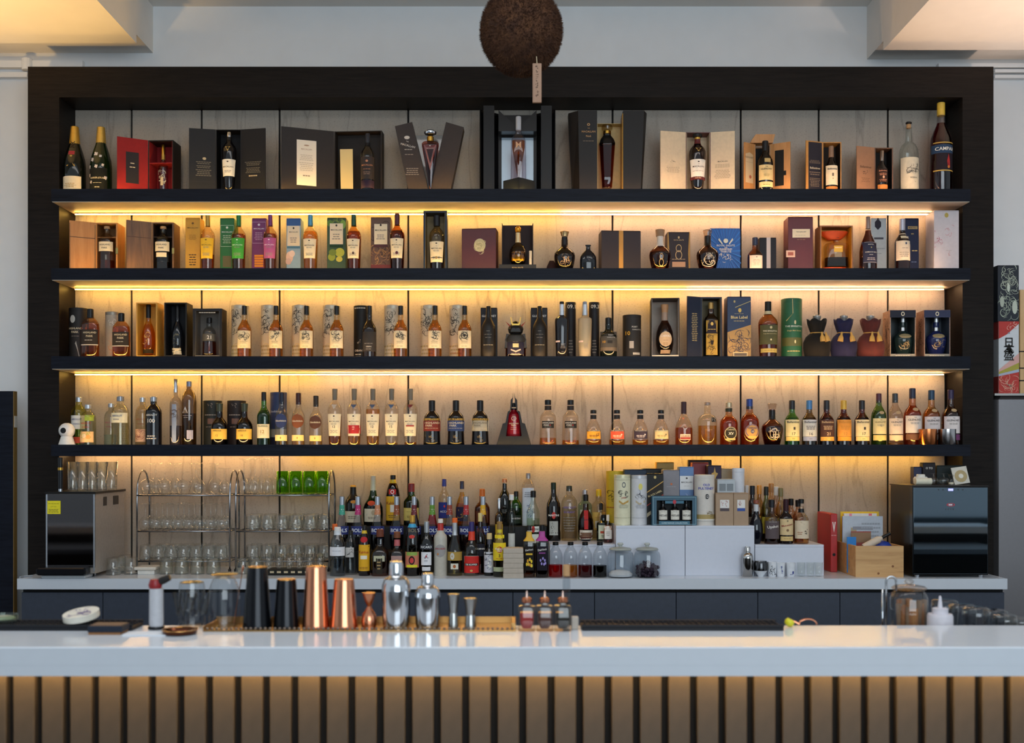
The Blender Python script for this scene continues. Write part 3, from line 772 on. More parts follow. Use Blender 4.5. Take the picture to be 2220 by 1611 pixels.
gl = open_box('gold lattice box core behind the dark decanter, top shelf', 1294, 1348, 268, Z, -.16, .06, '#c9a860', '#cdb27a', .002, None, .042, name='lattice_box', base_prints=[('T', 'LALIQUE', 0, .5, .7, '#e8c880')], base_col='#d8b468')
bottle('dark faceted decanter with flat glass stopper between the black tower halves', 1316, 36, 284, Z + .043, -.17, [(.58, 0), (.62, .01), (.72, .2), (.98, .74), (1, .76), (.82, .84), (.52, .90), (.45, .91), (.45, .965)], glass('#b87058', .8), n=3.0, dep=.8, seg=8,
       liq=(glass('#a04a34', .3), .74), cap=(.945, .48, GOLD), neck=(.77, .93, BLK, .001), name='decanter',
       extra=lambda o, R, H: MB().lathe([(.010, 0), (.028, .005), (.03, .02), (.024, .03)], 14, (0, 0, H * 1.002)).build('stopper', glass('#c8b898', .8), o, angle=35))
# cream triptych box
CB = mat('#d9c3a2', .6)
open_box('cream triptych box with printed flaps and wine red rim, top shelf right', 1487, 1540, 287, Z, -.19, .09, '#5a1a20', mat('#cbb595', .6), .003, [('l', .14, 12, CB, [('S', 0, .53, .3, .03, '#3a3430', 5, 8), ('L', 1, .445, .452, .6, '#a8957a'), ('L', 4, .35, .44, .55, '#a8957a')]), ('r', .125, 12, CB, [('T', 'MACALLAN', 0, .53, .4, '#4a4038'), ('L', 3, .43, .49, .7, '#a8957a'), ('L', 6, .26, .40, .7, '#a8957a')])], .006)
bottle('whisky bottle with cream label and gold triangle inside the cream triptych box', 1512, 36, 293, Z + .0065, -.20, 'rare', glass('#6a3018', .9), liq=(DEEP, .80), cap=(.925, .36, mat('#c9a24a', .3, .8)), neck=(.84, .925, mat('#5a1418', .5), .001),
       labels=[(.27, .56, .94, PALE, [('E', 0, .85, .12, .04, INK), ('T', 'THE', 0, .72, .1, INK), ('T', 'MACALLAN', 0, .58, .72, INK), ('L', 1, 0.3, 0.34, .8, '#8a6a34', 0)], 0, 'taper'), (.22, .275, .9, '#5a1418', [('L', 1, .3, .7, .5, '#d8b48a')]), (.68, .76, .45, None, [('V', 0, .5, .8, .9, '#c9a65a')])],
       extra=lambda o, R, H: MB().lathe([(.02, 0), (.025, .004), (.025, .016), (.02, .02)], 14, (0, 0, H * .955)).build('stopper_flange', BLK, o, angle=35))
# honey wood box with winged doors
HW = streaky('honey_wood', '#a8713a', '#b98148', '#c9925a', 5, (12, 12, 1.2), .5)
open_box('honey coloured wooden box open at both sides with raised lid, top shelf', 1636, 1670, 313, Z, -.20, .07, HW, '#15120f', .004, [('l', .075, 35, HW, [('P', [(-.8, .22), (.7, .22), (.7, .78), (.0, .82), (-.8, .78)], '#c9b08a'), ('T', 'GLENLIVET', -.1, .72, .8, '#4a3a2a'), ('L', 1, .62, .63, .7, '#8a7458'), ('E', .1, .34, .22, .035, '#a8583a')]), ('r', .105, 30, HW, [('P', [(-.55, .16), (.35, .16), (.35, .86), (-.55, .86)], '#15120f'), ('R', .45, .4, .14, .09, '#15120f')])], .012, roof=False)
lid = MB().prism([(-.06, 0), (.06, 0), (.072, .045), (-.03, .045)], -.03, .03, T(0, 0, 0)).build('lid_board', HW, None)
lo = [o for o in COL.objects if o.get('label', '').startswith('honey coloured')][0]
lid.parent = lo; lid.location = (-.004, -.0, PZ(309, -.2) - Z)
bottle('dark whisky bottle with two cream labels inside the honey wooden box', 1659, 33, 306, Z + .013, -.225, 'liqueur', glass('#3a2414', .95), liq=(DEEP, .7), cap=(.80, .40, BLK), labels=[(.20, .50, .92, '#dcc38a', [('T', 'THE', 0, .86, .15, INK), ('T', 'GLENLIVET', 0, .72, .8, INK), ('L', 2, .2, .4, .5, '#b09860')]), (.06, .165, .9, '#dcc38a', [('L', 1, .3, .6, .6, '#8a7444')]), (.55, .63, .4, '#c9a86a', [], .1)])
# two boxes with side doors
HW2 = streaky('amber_wood', '#a9702c', '#b9803a', '#c99048', 5, (12, 12, 1.2), .5)
open_box('amber wooden box with black door panel open to the left, top shelf', 1783, 1824, 308, Z, -.19, .09, HW2, '#2a2018', .005, ('l', .098, 18, HW2, [('P', [(-.72, .0), (.92, .0), (.92, .98), (-.72, .98)], '#23212c'), ('L', 3, .58, .65, .7, '#7a6a58', .08), ('T', 'Ballantines', .08, .5, .62, '#d8c8a8'), ('L', 2, .36, .44, .7, '#7a6a58', .08), ('L', 6, .15, .32, .7, '#7a6a58', .08)]), .006)
bottle('cream labelled whisky bottle inside the amber wooden box', 1802, 27, 317, Z + .0065, -.205, 'scotch', glass('#3a1c10', .95), liq=(DEEP, .55), cap=(.76, .40, mat('#8a6a50', .5)), labels=[(.16, .57, .95, CRM, [('T', 'Ballantines', 0, .82, .8, INK), ('R', 0, .52, .16, .16, '#7a6a58'), ('T', '30', 0, .32, .14, '#8a6a34')]), (.04, .13, .93, '#c9803a', [])])
BW = streaky('brown_wood', '#5a3d2a', '#6b4a34', '#7a5640', 5, (12, 12, 1.2), .5)
open_box('brown wooden box with pale door open to the left, top shelf right', 1896, 1936, 320, Z, -.19, .09, BW, '#181210', .005, ('l', .108, 18, mat('#9a7052', .55), [('T', 'Ballantines', 0, .58, .62, '#4a3020'), ('S', 0, .46, .4, .08, '#4a3020', 9, 8), ('L', 3, .26, .36, .5, '#7a5840')]), .006)
bottle('black whisky bottle with copper label inside the brown wooden box', 1912, 23, 327, Z + .0065, -.205, 'scotch', dark_glass('#0d0b0c'), cap=(.76, .40, metal('#8a8078', .3)), labels=[(.24, .56, .95, '#2a1c18', [('T', 'Ballantines', 0, .85, .8, '#c98a68'), ('L', 2, .5, .7, .8, '#c98a68'), ('E', 0, .38, .2, .1, '#d8a888'), ('L', 2, .05, .25, .8, '#c98a68')]), (.06, .19, .93, '#c9803a', [])])  # orange band at the foot stands in for warm light on the base
bottle('clear vodka bottle with T-shaped stopper and white paw label, top shelf', 1970, 41, 264, Z, -.16, 'monkey', glass('#e6ece8', .9), liq=(glass('#dfe4e0', .3), .5), cap=(.91, .24, CORK, .24, .965), labels=[(.0, .50, .96, '#d6ccb4', [('T', 'SNOW', .2, .70, .34, '#55524c'), ('T', 'LEOPARD', .2, .62, .5, '#55524c'), ('S', .1, .68, .9, .3, '#4a463f', 2, 14), ('P', [(-1, .0), (1, .0), (1, .32), (.4, .36), (-.1, .30), (-.6, .22), (-1, .2)], '#b3a98c'), ('T', 'VODKA', .2, .46, .4, '#4a463f')])],
       extra=lambda o, R, H: MB().lathe([(.010, 0), (.016, .003), (.016, .009), (.012, .012)], 14, (0, 0, H * .965)).build('stopper', BLK, o, angle=35))
bottle('tall dark red aperitif bottle with navy banner label and yellow cap', 2040, 47, 223, Z, -.16, 'liqueur', glass('#cfc8cc', .9), liq=(glass('#8a2a30', .3), .78), cap=(.86, .36, mat('#d9b440', .5)), labels=[(.44, .53, .98, '#1c3a5a', [('T', 'CAMPARI', .1, .5, .92, '#ece6d8')]), (.27, .44, .80, '#241a22', [('P', [(.2, .15), (.5, .1), (.45, .55), (.3, .95), (.1, .5)], '#b01c1c'), ('E', .3, .14, .14, .09, '#c9782c')], .1), (.25, .262, .9, '#c9a24a', []), (.545, .556, .9, '#c9a24a', [])])
# ================================================================== second shelf
Z = S2
W1 = streaky('oak_light', '#a3672a', '#b87a38', '#c98c4a', 4, (10, 10, 1), .5, 0, .2)
W2 = streaky('oak_dark', '#4a3320', '#64462c', '#7c5836', 4, (10, 10, 1), .5, 0, .2)
def wbox(lab, p0, p1, top, wood, blab, bpx, bw, liqm, lvl):
    o = open_box(lab, p0, p1, top, Z, -.20, .12, wood, mat('#2a1a10', .6) if wood is W2 else mat('#8a5a2a', .6), .007, ('l', .128, 28, wood, [('R', 0, .68, .96, .012, '#4a2c14'), ('R', -.97, .5, .02, .9, '#5a3a1c'), ('R', .97, .5, .02, .9, '#5a3a1c')]), .008, shelf=.70, rz=.02)
    MB().box(-.006, .006, -.004, .0, .10, .13).build('latch', metal('#b8a060', .3), o, (PW(p1 - p0, -.2) / 2 - .002, -.061, 0))
    bottle(blab, bpx, bw, 491, Z + .009, -.18, 'abs', glass('#d8ccb8', .9), liq=(liqm, lvl), cap=(.94, .40, CORK), n=2.6, labels=[(.43, .64, .96, CRM, [('T', 'HIGHLAND', 0, .68, .75, INK), ('T', 'PARK', 0, .34, .4, INK)])] + ([(.30, .40, .7, CRM, [])] if wood is W2 else []))
wbox('light oak box with door open to the left, first on second shelf', 207, 254, 483, W1, 'cream labelled bottle with red spirit inside the light oak box', 232, 32, REDL, .24)
wbox('dark oak box with door open to the left, second shelf', 329, 376, 482, W2, 'cream labelled dark bottle inside the dark oak box', 354, 32, DEEP, .20)
EDW = [('E', 0, .90, .16, .02, None), ('T', 'THE', 0, .855, .1, None), ('T', 'MACALLAN', 0, .82, .72, None)]
def edpr(k): return [tuple(k if v is None else v for v in t) for t in EDW]
def edition(col, foil, lab1, lab2, c0, c1, b0, b1, ctop, btop, pr, bl, bk, liqm, blpr=()):
    carton(lab1, c0, c1, ctop, Z, -.17, .085, col, pr)
    bottle(lab2, (b0 + b1) / 2, b1 - b0, btop, Z, -.235, 'mac', glass('#e8c9a0', .9), liq=(liqm, .66 if bl != '#e8b92c' else .30), cap=(.80, .33, mat(foil, .4, .3), .35), labels=mac_label(bl, .22, .58, .93, bk, blpr))
edition('#c2922a', '#b08a34', 'yellow gold whisky carton, third group on second shelf', 'whisky bottle with bright yellow label before the gold carton', 402, 434, 435, 466, 472, 467,
        edpr('#6a4a14') + [('L', 5, .60, .70, .6, '#9a7020'), ('L', 5, .14, .36, .55, '#4a3414')], '#e8b92c', '#6a4a14', glass('#b8641e', .5))
edition('#1f6b34', '#1f6b34', 'green whisky carton with white frame, second shelf', 'whisky bottle with green label and green foil, second shelf', 477, 508, 502, 533, 473, 467,
        [('R', 0, .87, .9, .006, '#c8dcc8'), ('R', 0, .49, .9, .006, '#c8dcc8'), ('R', -.9, .68, .012, .38, '#c8dcc8'), ('R', .9, .68, .012, .38, '#c8dcc8'), ('E', 0, .83, .16, .02, '#dfe8d8'), ('T', 'MACALLAN', 0, .75, .72, '#dfe8d8'), ('L', 5, .54, .70, .65, '#a8c8a8'), ('R', 0, .22, .6, .2, '#5a5a3a'), ('L', 1, .06, .08, .3, '#c8dcc8')], '#3fa03a', '#dff0d8', BROWN)
edition('#6f2a63', '#6a2a60', 'purple whisky carton with orange blocks, second shelf', 'whisky bottle with pink purple label and purple foil, second shelf', 546, 577, 571, 601, 473, 466,
        [('R', 0, .93, .92, .006, '#c8a8c0'), ('R', 0, .55, .92, .006, '#c8a8c0'), ('R', -.92, .74, .012, .38, '#c8a8c0'), ('R', .92, .74, .012, .38, '#c8a8c0'), ('E', 0, .88, .16, .02, '#e8d8e4'), ('T', 'MACALLAN', 0, .81, .72, '#e8d8e4'), ('L', 5, .60, .75, .65, '#b890b0')] + [('R', 0, .14 + .045 * i, .62, .036, '#e08a1c') for i in range(5)], '#b0558c', '#f0d8e8', BROWN)
carton('sky blue whisky carton with clouds and cream panel, second shelf', 621, 652, 473, Z, -.17, .085, '#8aa8bc', [('R', 0, .93, 1.0, .13, '#2c5a94'), ('R', 0, .68, .86, .36, CRM), ('E', 0, .82, .12, .02, INK), ('T', 'MACALLAN', 0, .75, .6, INK), ('L', 3, .55, .66, .5, GREY), ('R', 0, .475, .9, .04, '#4a7a94'), ('E', -.55, .30, .5, .10, '#d8b8a8'), ('E', -.2, .36, .4, .06, '#e0c8bc'), ('E', -.7, .22, .4, .06, '#c8a8a0'), ('R', .15, .04, .7, .06, CRM)])
bottle('whisky bottle with cream label and light blue foil, second shelf', 673, 33, 466, Z, -.235, 'mac', glass('#f0d8b0', .9), liq=(AMBER, .70), cap=(.80, .33, mat('#4a8aa8', .4, .3), .35), labels=mac_label(CRM))
carton('whisky carton printed with green forest leaves, second shelf', 709, 750, 472, Z, -.17, .085, '#2c4a28', [('S', 0, .9, 1, .2, '#8aa03a', 11, 14), ('E', -.5, .30, .4, .07, '#8a9a2c'), ('E', .35, .38, .5, .08, '#a8b03a'), ('E', -.4, .38, .4, .06, '#6a8028'), ('E', .3, .26, .35, .05, '#c0b848'), ('E', -.7, .9, .3, .06, '#5a8030'), ('E', .7, .88, .3, .08, '#7aa040'), ('R', .0, .71, .70, .37, CRM), ('E', 0, .86, .1, .02, INK), ('T', 'MACALLAN', 0, .78, .58, INK), ('L', 3, .60, .72, .45, GREY), ('R', 0, .49, .7, .04, '#1c3a24'), ('R', .2, .04, .75, .07, CRM)])
bottle('whisky bottle with cream label and dark green foil, second shelf', 767, 32, 466, Z, -.235, 'mac', glass('#d89850', .9), liq=(BROWN, .70), cap=(.80, .33, mat('#14402c', .4, .3), .35), labels=mac_label(CRM, extra=[('E', .05, .26, .18, .07, '#4a2a1c')]))
carton('whisky carton printed with brown tree bark, second shelf', 804, 847, 471, Z, -.17, .085, '#5a3c28', [('S', 0, .5, 1, .9, '#2c1c12', 21, 40), ('S', 0, .36, 1, .3, '#b8864a', 22, 24), ('R', 0, .08, 1.0, .16, '#6a1c20'), ('R', .0, .70, .66, .36, CRM), ('E', 0, .86, .1, .02, INK), ('T', 'MACALLAN', 0, .77, .56, INK), ('L', 3, .60, .70, .45, GREY), ('R', 0, .49, .7, .05, '#4a1c1c'), ('R', .25, .04, .62, .06, CRM), ('E', -.5, .04, .12, .03, '#3a0c10')])
bottle('whisky bottle with cream label, red seal and maroon foil, second shelf', 861, 33, 464, Z, -.235, 'mac', glass('#c07030', .9), liq=(DEEP, .70), cap=(.80, .33, mat('#4a1420', .4, .3), .35), labels=mac_label(CRM, extra=[('E', .05, .26, .22, .08, '#5a141c')]))
open_box('narrow blue black frame box reaching up to the strip light, second shelf', 918, 969, 457, Z, -.24, .10, '#1f2a3c', mat('#7a6434', .5), .010, None, .010)
bottle('pale whisky bottle with dark stopper inside the blue black frame box', 947, 33, 467, Z + .011, -.235, 'mac', glass('#cbb88c', .9), liq=(DEEP, .14), cap=(.80, .42, mat('#15151a', .4), .42), labels=mac_label(CRM, .12, .50, .92, INK, [('R', 0, .22, 1.0, .03, '#1c1c20'), ('E', 0, .22, .14, .05, '#a8823a')]))
carton('plain maroon box with silver crest, second shelf', 1003, 1078, 495, Z, -.20, .11, '#4a1820', [('O', .05, .62, .34, .15, .35, '#b8b08a'), ('E', .05, .62, .22, .10, '#a8a07c'), ('S', .05, .62, .34, .34, '#d0c8a0', 7, 16), ('L', 1, 0.01, 0.05, .5, '#a87a4a', .1)], rz=-.10)
ob = open_box('dark open display box holding a gold decanter, second shelf', 1088, 1156, 484, Z, -.17, .06, '#1a1416', '#1e0f12', .003, None, .01, roof=False)
MB().box(-.097, .097, -.085, -.032, 0, .040).build('base_tray', mat('#1c1a18', .4), ob); add_prints(ob, flat(-.085), [('T', 'ROYAL SALUTE', 0, .6, .3, '#b09a6a'), ('L', 2, .15, .45, .3, '#7a6a4a')], -.097, .097, 0, .04)
def crown(o, R, H):
    mb = MB().lathe([(.012, 0), (.016, .008), (.016, .02), (.008, .03)], 12, (0, 0, H * .86))
    mb.build('crown_stopper', mat('#c98a1c', .3, .7), o, angle=35)
    MB().lathe([(R * .72, H * .08), (R * .80, H * .12), (R * .80, H * .3), (R * .6, H * .34)], 16, (0, -R * .28, 0), 2, .8).build('gold_badge', mat('#d09a1c', .3, .7), o, angle=35)
bottle('round decanter with gold crown stopper in the dark display box', 1123, 38, 492, Z + .041, -.205, 'round_dec', glass('#8a7a5a', .9), liq=(glass('#7a5a2a', .4), .30), neck=(.58, .84, mat('#c8b48a', .3, .4), .001), name='decanter', extra=crown)
rl = MB().lathe([(.007, 0), (.0075, .002), (.0075, .03), (.006, .032), (.0075, .034), (.0075, .07), (.007, .072)], 12).build('scroll', paper('#d0c8bc'), None, (PX(1150, -.215), -.215, Z + .0405), smooth=False)
tag(rl, 'small white tied scroll beside the gold decanter', 'scroll')
bottle('black ceramic flagon with gold crest and gold stopper, second shelf', 1224, 46, 502, Z, -.20, 'flagon', dark_glass('#0e0a0c'), cap=(.88, .30, metal('#c0a070', .3), .42), neck=(.58, .80, mat('#141014', .3), .0015), labels=[(.10, .42, .8, None, [('S', 0, .5, .8, .8, '#a8886a', 12, 16), ('T', '21', 0, .5, .2, '#c0a080')])], name='flagon')
bg_ = MB().lathe([(.03, 0), (.034, .012), (.026, .04), (.012, .07)], 12, (0, 0, 0), 2, .6).build('velvet_pouch', mat('#241318', .9), None, (PX(1196, -.16), -.16, Z), smooth=True)
tag(bg_, 'dark velvet pouch slumped beside the black ceramic flagon', 'pouch')
bottle('low black flat flask with short neck, second shelf', 1275, 36, 531, Z, -.18, 'flask', dark_glass('#10131c'), dep=.45, labels=[(.35, .6, .5, None, [('S', 0, .5, .6, .5, '#2c3448', 5, 6)])], name='flask')
carton('wide dark box with gold ribbon and pale base, second shelf', 1302, 1388, 500, Z, -.20, .10, '#2c2226', [('R', .0, .5, .11, 1.0, '#b8863a'), ('R', 0, .04, .97, .07, '#e0c4b4')], rz=.07)
bottle('squat amber decanter with wooden stopper and figure eight emblem, second shelf', 1431, 47, 498, Z, -.23, 'flagon', glass('#8a4a28', .9), liq=(DEEP, .46), cap=(.84, .38, mat('#8a7058', .7), .44), neck=(.60, .84, mat('#cfc8c0', .4), .001), labels=[(.08, .42, .5, None, [('O', 0, .32, .40, .26, .16, '#c8a878'), ('O', 0, .72, .34, .22, .16, '#c8a878')])], name='decanter')
carton('dark brown carton with gold edges and figure eight emblem, second shelf', 1447, 1496, 503, Z, -.14, .10, '#2a1f24', [('O', 0, .46, .30, .11, .18, '#c8a878'), ('O', 0, .62, .26, .09, .18, '#c8a878'), ('E', 0, .87, .08, .03, '#c8a878'), ('T', 'ROYAL SALUTE', 0, .81, .44, '#c8a878'), ('L', 1, 0.34, 0.38, .7, '#a88a6a', 0), ('R', 0, .24, .58, .12, '#c89a78'), ('P', [(-1, 0), (-.9, 0), (-.82, .5), (-.92, 1), (-1, 1)], '#a8803a'), ('P', [(1, 0), (.9, 0), (.82, .5), (.92, 1), (1, 1)], '#a8803a')])
bottle('squat dark decanter with glass knob stopper and engraved crest, second shelf', 1534, 48, 499, Z, -.23, 'flagon', glass('#7a3a24', .9), liq=(DEEP, .46), cap=(.86, .32, glass('#d8c0a8', .9), .42), neck=(.62, .84, mat('#1c1816', .3), .001), labels=[(.10, .42, .62, None, [('S', 0, .55, .9, .9, '#b8a890', 31, 18), ('O', 0, .5, .7, .4, .1, '#b8a890')])], name='decanter')
carton('bright blue carton with silver crossed swords crest, second shelf', 1540, 1605, 495, Z, -.14, .09, '#1c5aa8', [('P', [(math.cos(a) * 1.2, .5 + math.sin(a) * .7), (math.cos(a + .05) * 1.2, .5 + math.sin(a + .05) * .7), (0, .5)], '#2c78c8') for a in [i * .21 for i in range(30)]] + [('E', .0, .72, .16, .05, '#e0dcc8'), ('P', [(-.5, .74), (-.44, .78), (-.2, .66), (-.24, .64)], '#e0dcc8'), ('P', [(.5, .74), (.44, .78), (.2, .66), (.24, .64)], '#e0dcc8'), ('T', 'ROYAL SALUTE', 0, .62, .6, '#e8e4d4'), ('T', 'THE', 0, .575, .1, '#e8e4d4'), ('T', 'DIAMOND', 0, .54, .42, '#e8e4d4'), ('T', 'TRIBUTE', 0, .49, .36, '#e8e4d4'), ('S', 0, .36, .6, .16, '#e0dcc8', 17, 16), ('E', 0, .05, .1, .025, '#e0dcc8')])
bottle('small brown bottle with cream label and navy cap, second shelf', 1637, 33, 515, Z, -.22, 'stubby', glass('#b86a3c', .9), liq=(DEEP, .50), cap=(.78, .36, mat('#1c2440', .4)), labels=[(.08, .46, .84, '#e8d2bc', [('E', 0, .86, .12, .04, '#8a7a6a'), ('L', 5, .2, .7, .6, '#b8a08c')])])
carton('black carton with pale vertical stripe, second shelf', 1647, 1683, 515, Z, -.15, .09, '#17151c', [('R', .06, .5, .24, 1.0, '#c8bcb8')])
carton('tall wine red carton with cream label, second shelf right', 1709, 1763, 470, Z, -.17, .11, '#5a1a22', [('R', .05, .71, .70, .15, CRM), ('T', 'THE GLENLIVET', .05, .735, .4, INK), ('L', 1, .67, .68, .5, GREY), ('L', 1, 0.58, 0.62, .4, '#8a5a4a', .05), ('R', -.80, .35, .36, .12, '#e0b8a0'), ('R', -.80, .35, .22, .06, '#a85a4a')], rz=-.02)
oo = open_box('amber lit carton with orange interior and oval window, second shelf', 1778, 1849, 489, Z, -.20, .10, '#8a5a34', mat('#d8901c', .5), .006, None, .01, rz=.0)
Rr = PW(56, -.2) / 2
MB().lathe([(Rr * 1.05, 0), (Rr * 1.08, .010), (Rr * 1.0, .022), (Rr * .8, .022)], 22, (0, 0, .0105), 2, .55).build('orange_ring', mat('#e0581c', .5), oo, angle=35)
MB().lathe([(Rr * .5, 0), (Rr * .9, .02), (Rr * 1.1, .042)], 22, (0, 0, (PZ(494, -.2) - Z) - .055), 2, .55).build('orange_canopy', mat('#c8481c', .5), oo, angle=35)
bottle('broad square decanter with black cap inside the orange lined carton', 1813, 52, 505, Z + .033, -.155, [(.90, 0), (1, .02), (1, .62), (.9, .68), (.3, .72), (.24, .76), (.24, .88)], glass('#e8d8b0', .9), liq=(glass('#4a2a24', .4), .28), cap=(.84, .32, BLK), n=3.4, dep=.62, labels=[(.42, .60, .36, '#e0b040', [('T', 'GLENLIVET', 0, .7, .8, '#f0e8d8')])], name='decanter')
bottle('cognac bottle with navy label, second shelf right', 1882, 37, 470, Z, -.23, 'dalm', glass('#c06a34', .9), liq=(DEEP, .74), cap=(.78, .28, mat('#8a7a74', .4, .4)), labels=[(.14, .53, .86, '#1f2440', [('R', 0, .97, .98, .012, '#c8c0b0'), ('R', 0, .03, .98, .012, '#c8c0b0'), ('E', 0, .72, .08, .03, '#c8b068'), ('T', 'MARTELL', 0, .86, .4, '#d8d0c0'), ('T', 'CORDON BLEU', 0, .50, .8, '#d8d0c0'), ('L', 1, 0.36, 0.4, .4, '#d8d0c0', 0), ('L', 2, .12, .26, .6, '#a8a0a0')], .08)])
carton('pale blue grey cognac carton with dark hexagon, second shelf right', 1888, 1922, 473, Z, -.15, .085, '#a3aeb4', [('P', [(-.1, .79), (.3, .85), (.3, .93), (-.1, .99), (-.1, .99), (-.5, .93), (-.5, .85)], '#221f2c'), ('R', -.1, .97, .1, .06, '#221f2c'), ('R', 0, .64, .6, .035, '#3a3a44'), ('T', 'CORDON BLEU', .2, .46, .6, '#5a6470'), ('L', 1, .36, .38, .5, '#6a7480')])
bottle('dark cognac bottle with cream label and silver neck, second shelf right', 1956, 32, 475, Z, -.23, 'scotch', dark_glass('#17090a'), cap=(.78, .40, mat('#a8a8b4', .35, .5)), neck=(.70, .72, mat('#c8b8a0', .4), .001), labels=[(.20, .57, .95, '#e4d0b4', [('E', .2, .86, .12, .06, '#2c3a5a'), ('L', 1, 0.6, 0.64, .6, '#6a5a4a', .1), ('L', 3, .15, .45, .7, '#b8a48c')]), (.62, .67, .6, '#d8c8a8', [], .2)])
carton('navy cognac carton with gold lettering, second shelf right', 1962, 1992, 473, Z, -.15, .085, '#141c3c', [('R', .1, .83, .7, .05, '#a08a5a'), ('T', 'MARTELL', .1, .83, .56, '#141c3c'), ('L', 1, 0.7, 0.74, .25, '#a08a5a', .1), ('L', 1, 0.4, 0.44, .5, '#c8b070', .4), ('L', 1, 0.2, 0.24, .5, '#5a6a8a', .3)])
carton('tall white carton with faint blossoms, right end of second shelf', 2025, 2079, 456, Z, -.24, .12, '#c8c0c4', [('E', 0, .92, .16, .04, '#b8a04a'), ('S', -.7, .55, .4, .3, '#b86a7c', 8, 12), ('S', .3, .65, .5, .2, '#c89aa0', 9, 6), ('S', .4, .28, .5, .1, '#c8a0a0', 4, 5), ('L', 1, .34, .35, .3, '#9a908c', .2)])
# ================================================================== third shelf
Z = S3
tube('dark tube box with white emblem and mountain, first on third shelf', 171, 41, 669, Z, -.12, '#221f1e', [('E', -.3, .78, .30, .075, '#b8b4ac'), ('T', 'HIGHLAND', -.05, .60, .75, '#d8c8a8'), ('T', 'PARK', -.05, .53, .4, '#d8c8a8'), ('L', 1, .44, .46, .5, '#8a8478'), ('P', [(-.8, .02), (.1, .36), (.5, .02)], '#a8a49c')])
HPL = lambda: [(.28, .58, .97, '#2c2623', [('T', 'HIGHLAND', .1, .80, .75, '#d8c8a8'), ('T', 'PARK', .1, .56, .4, '#d8c8a8'), ('L', 1, .24, .34, .6, '#b8b0a4')]), (.265, .285, .97, '#c8c0b4', [])]
bottle('flat orange whisky bottle with dark label before the dark tube box', 196, 38, 670, Z, -.22, 'hpflat', glass('#e0a060', .9), liq=(ORANGE, .70), cap=(.82, .36, BLK), n=3.0, dep=.55, labels=HPL())
tube('light grey tube box, third shelf left', 244, 30, 677, Z, -.13, '#a39a8c', [('S', .3, .75, .5, .2, '#d8d0c4', 3, 8), ('S', .0, .2, .8, .3, '#b8784a', 5, 8)], lid=mat('#8a8478', .4, .4))
bottle('flat orange whisky bottle with dark label before the grey tube box', 263, 37, 679, Z, -.22, 'hpflat', glass('#e0a060', .9), liq=(ORANGE, .70), cap=(.82, .36, BLK), n=3.0, dep=.55, labels=HPL())
open_box('golden wooden display box with open front, third shelf', 295, 341, 656, Z, -.20, .11, streaky('gold_wood', '#a8782c', '#b98a3a', '#c99a48', 4, (10, 10, 1), .5), mat('#c89a3a', .5), .006, None, .02, base_col='#c8921c')
bottle('amber sculpted bottle inside the golden display box', 322, 29, 661, Z + .021, -.165, 'belly', glass('#f0c478', .9), liq=(GOLDL, .62), cap=(.74, .36, BLK), labels=[(.04, .12, .8, '#3a2c14', []), (.18, .5, .6, None, [('S', 0, .5, .8, .8, '#e0b050', 41, 10)])])
open_box('black display box with open front, third shelf', 356, 405, 656, Z, -.20, .11, '#171613', mat('#15161c', .5), .006, None, .02, base_prints=[('T', 'HIGHLAND PARK', 0, .5, .6, '#a8906a')])
bottle('black sculpted bottle with pale base label inside the black display box', 385, 27, 661, Z + .021, -.165, 'belly', dark_glass('#0e1016'), cap=(.74, .36, BLK), labels=[(.02, .14, .7, '#c8c0b0', []), (.18, .5, .6, None, [('S', 0, .5, .8, .8, '#6a6a5a', 42, 10)])])
open_box('black window carton with a bottle behind, third shelf', 418, 481, 669, Z, -.21, .10, '#1e1d21', mat('#55524e', .5), .013, None, .02, prints=[('L', 1, 0.9, 0.94, .75, '#c8c0b4', 0)], base_prints=[('T', 'HIGHLAND PARK', 0, .3, .6, '#c8c0b4')])
bottle('clear bottle with amber whisky inside the black window carton', 454, 31, 689, Z + .021, -.17, 'hp', glass('#d8d4cc', .9), liq=(REDL, .36), cap=(.86, .36, BLK), labels=[(.38, .56, .94, '#55524c', [('T', '21', .2, .5, .3, '#e0dcd4')])])
GOT = [(502, 530), (566, 598.5), (633, 664.5), (700, 730), (833, 868.5), (912, 943), (974, 1007.5)]
ART = ['branching tree', 'wolf head', 'curling dragon', 'leaping stag', 'writhing kraken', 'rampant lion', 'rose wheel']
ORD = ['first', 'second', 'third', 'fourth', 'fifth', 'sixth', 'seventh']
for i, (tx, bx) in enumerate(GOT):
    tube('cream tube box with %s line drawing, %s of the cream tubes' % (ART[i], ORD[i]), tx + 19, 38, 663, Z, -.12, '#c3b59c', [('S', -.35, .68, .65, .5, '#2c2824', 100 + i, 34), ('E', -.2, .12, .75, .18, '#cdb888'), ('L', 3, .08, .28, .8, '#a8966c', -.2)] + ([('T', 'CYNELISH', -.3, .12, .6, '#a85a34')] if i == 6 else []), lid=mat('#b8ad98', .4, .3), group='cream tubes with line drawings')
    bottle('amber whisky bottle with %s drawing on its cream label, third shelf' % ART[i], bx, 30, 663, Z, -.225, 'scotch', glass('#eccf9c', .9), liq=(AMBER, .73), cap=(.83, .37, BLK), group='black capped bottles with drawn labels',
           labels=[(.19, .52, .95, '#e6d3ac', [('S', 0, .72, .75, .46, '#3a332c', 200 + i, 22)] + ([('O', 0, .72, .55, .20, .2, '#3a332c'), ('E', 0, .72, .2, .08, '#3a332c')] if i == 6 else []) + [('L', 3, .26, .42, .6, '#b8a47c'), ('L', 1, .08, .14, .6, '#a8926a')])])
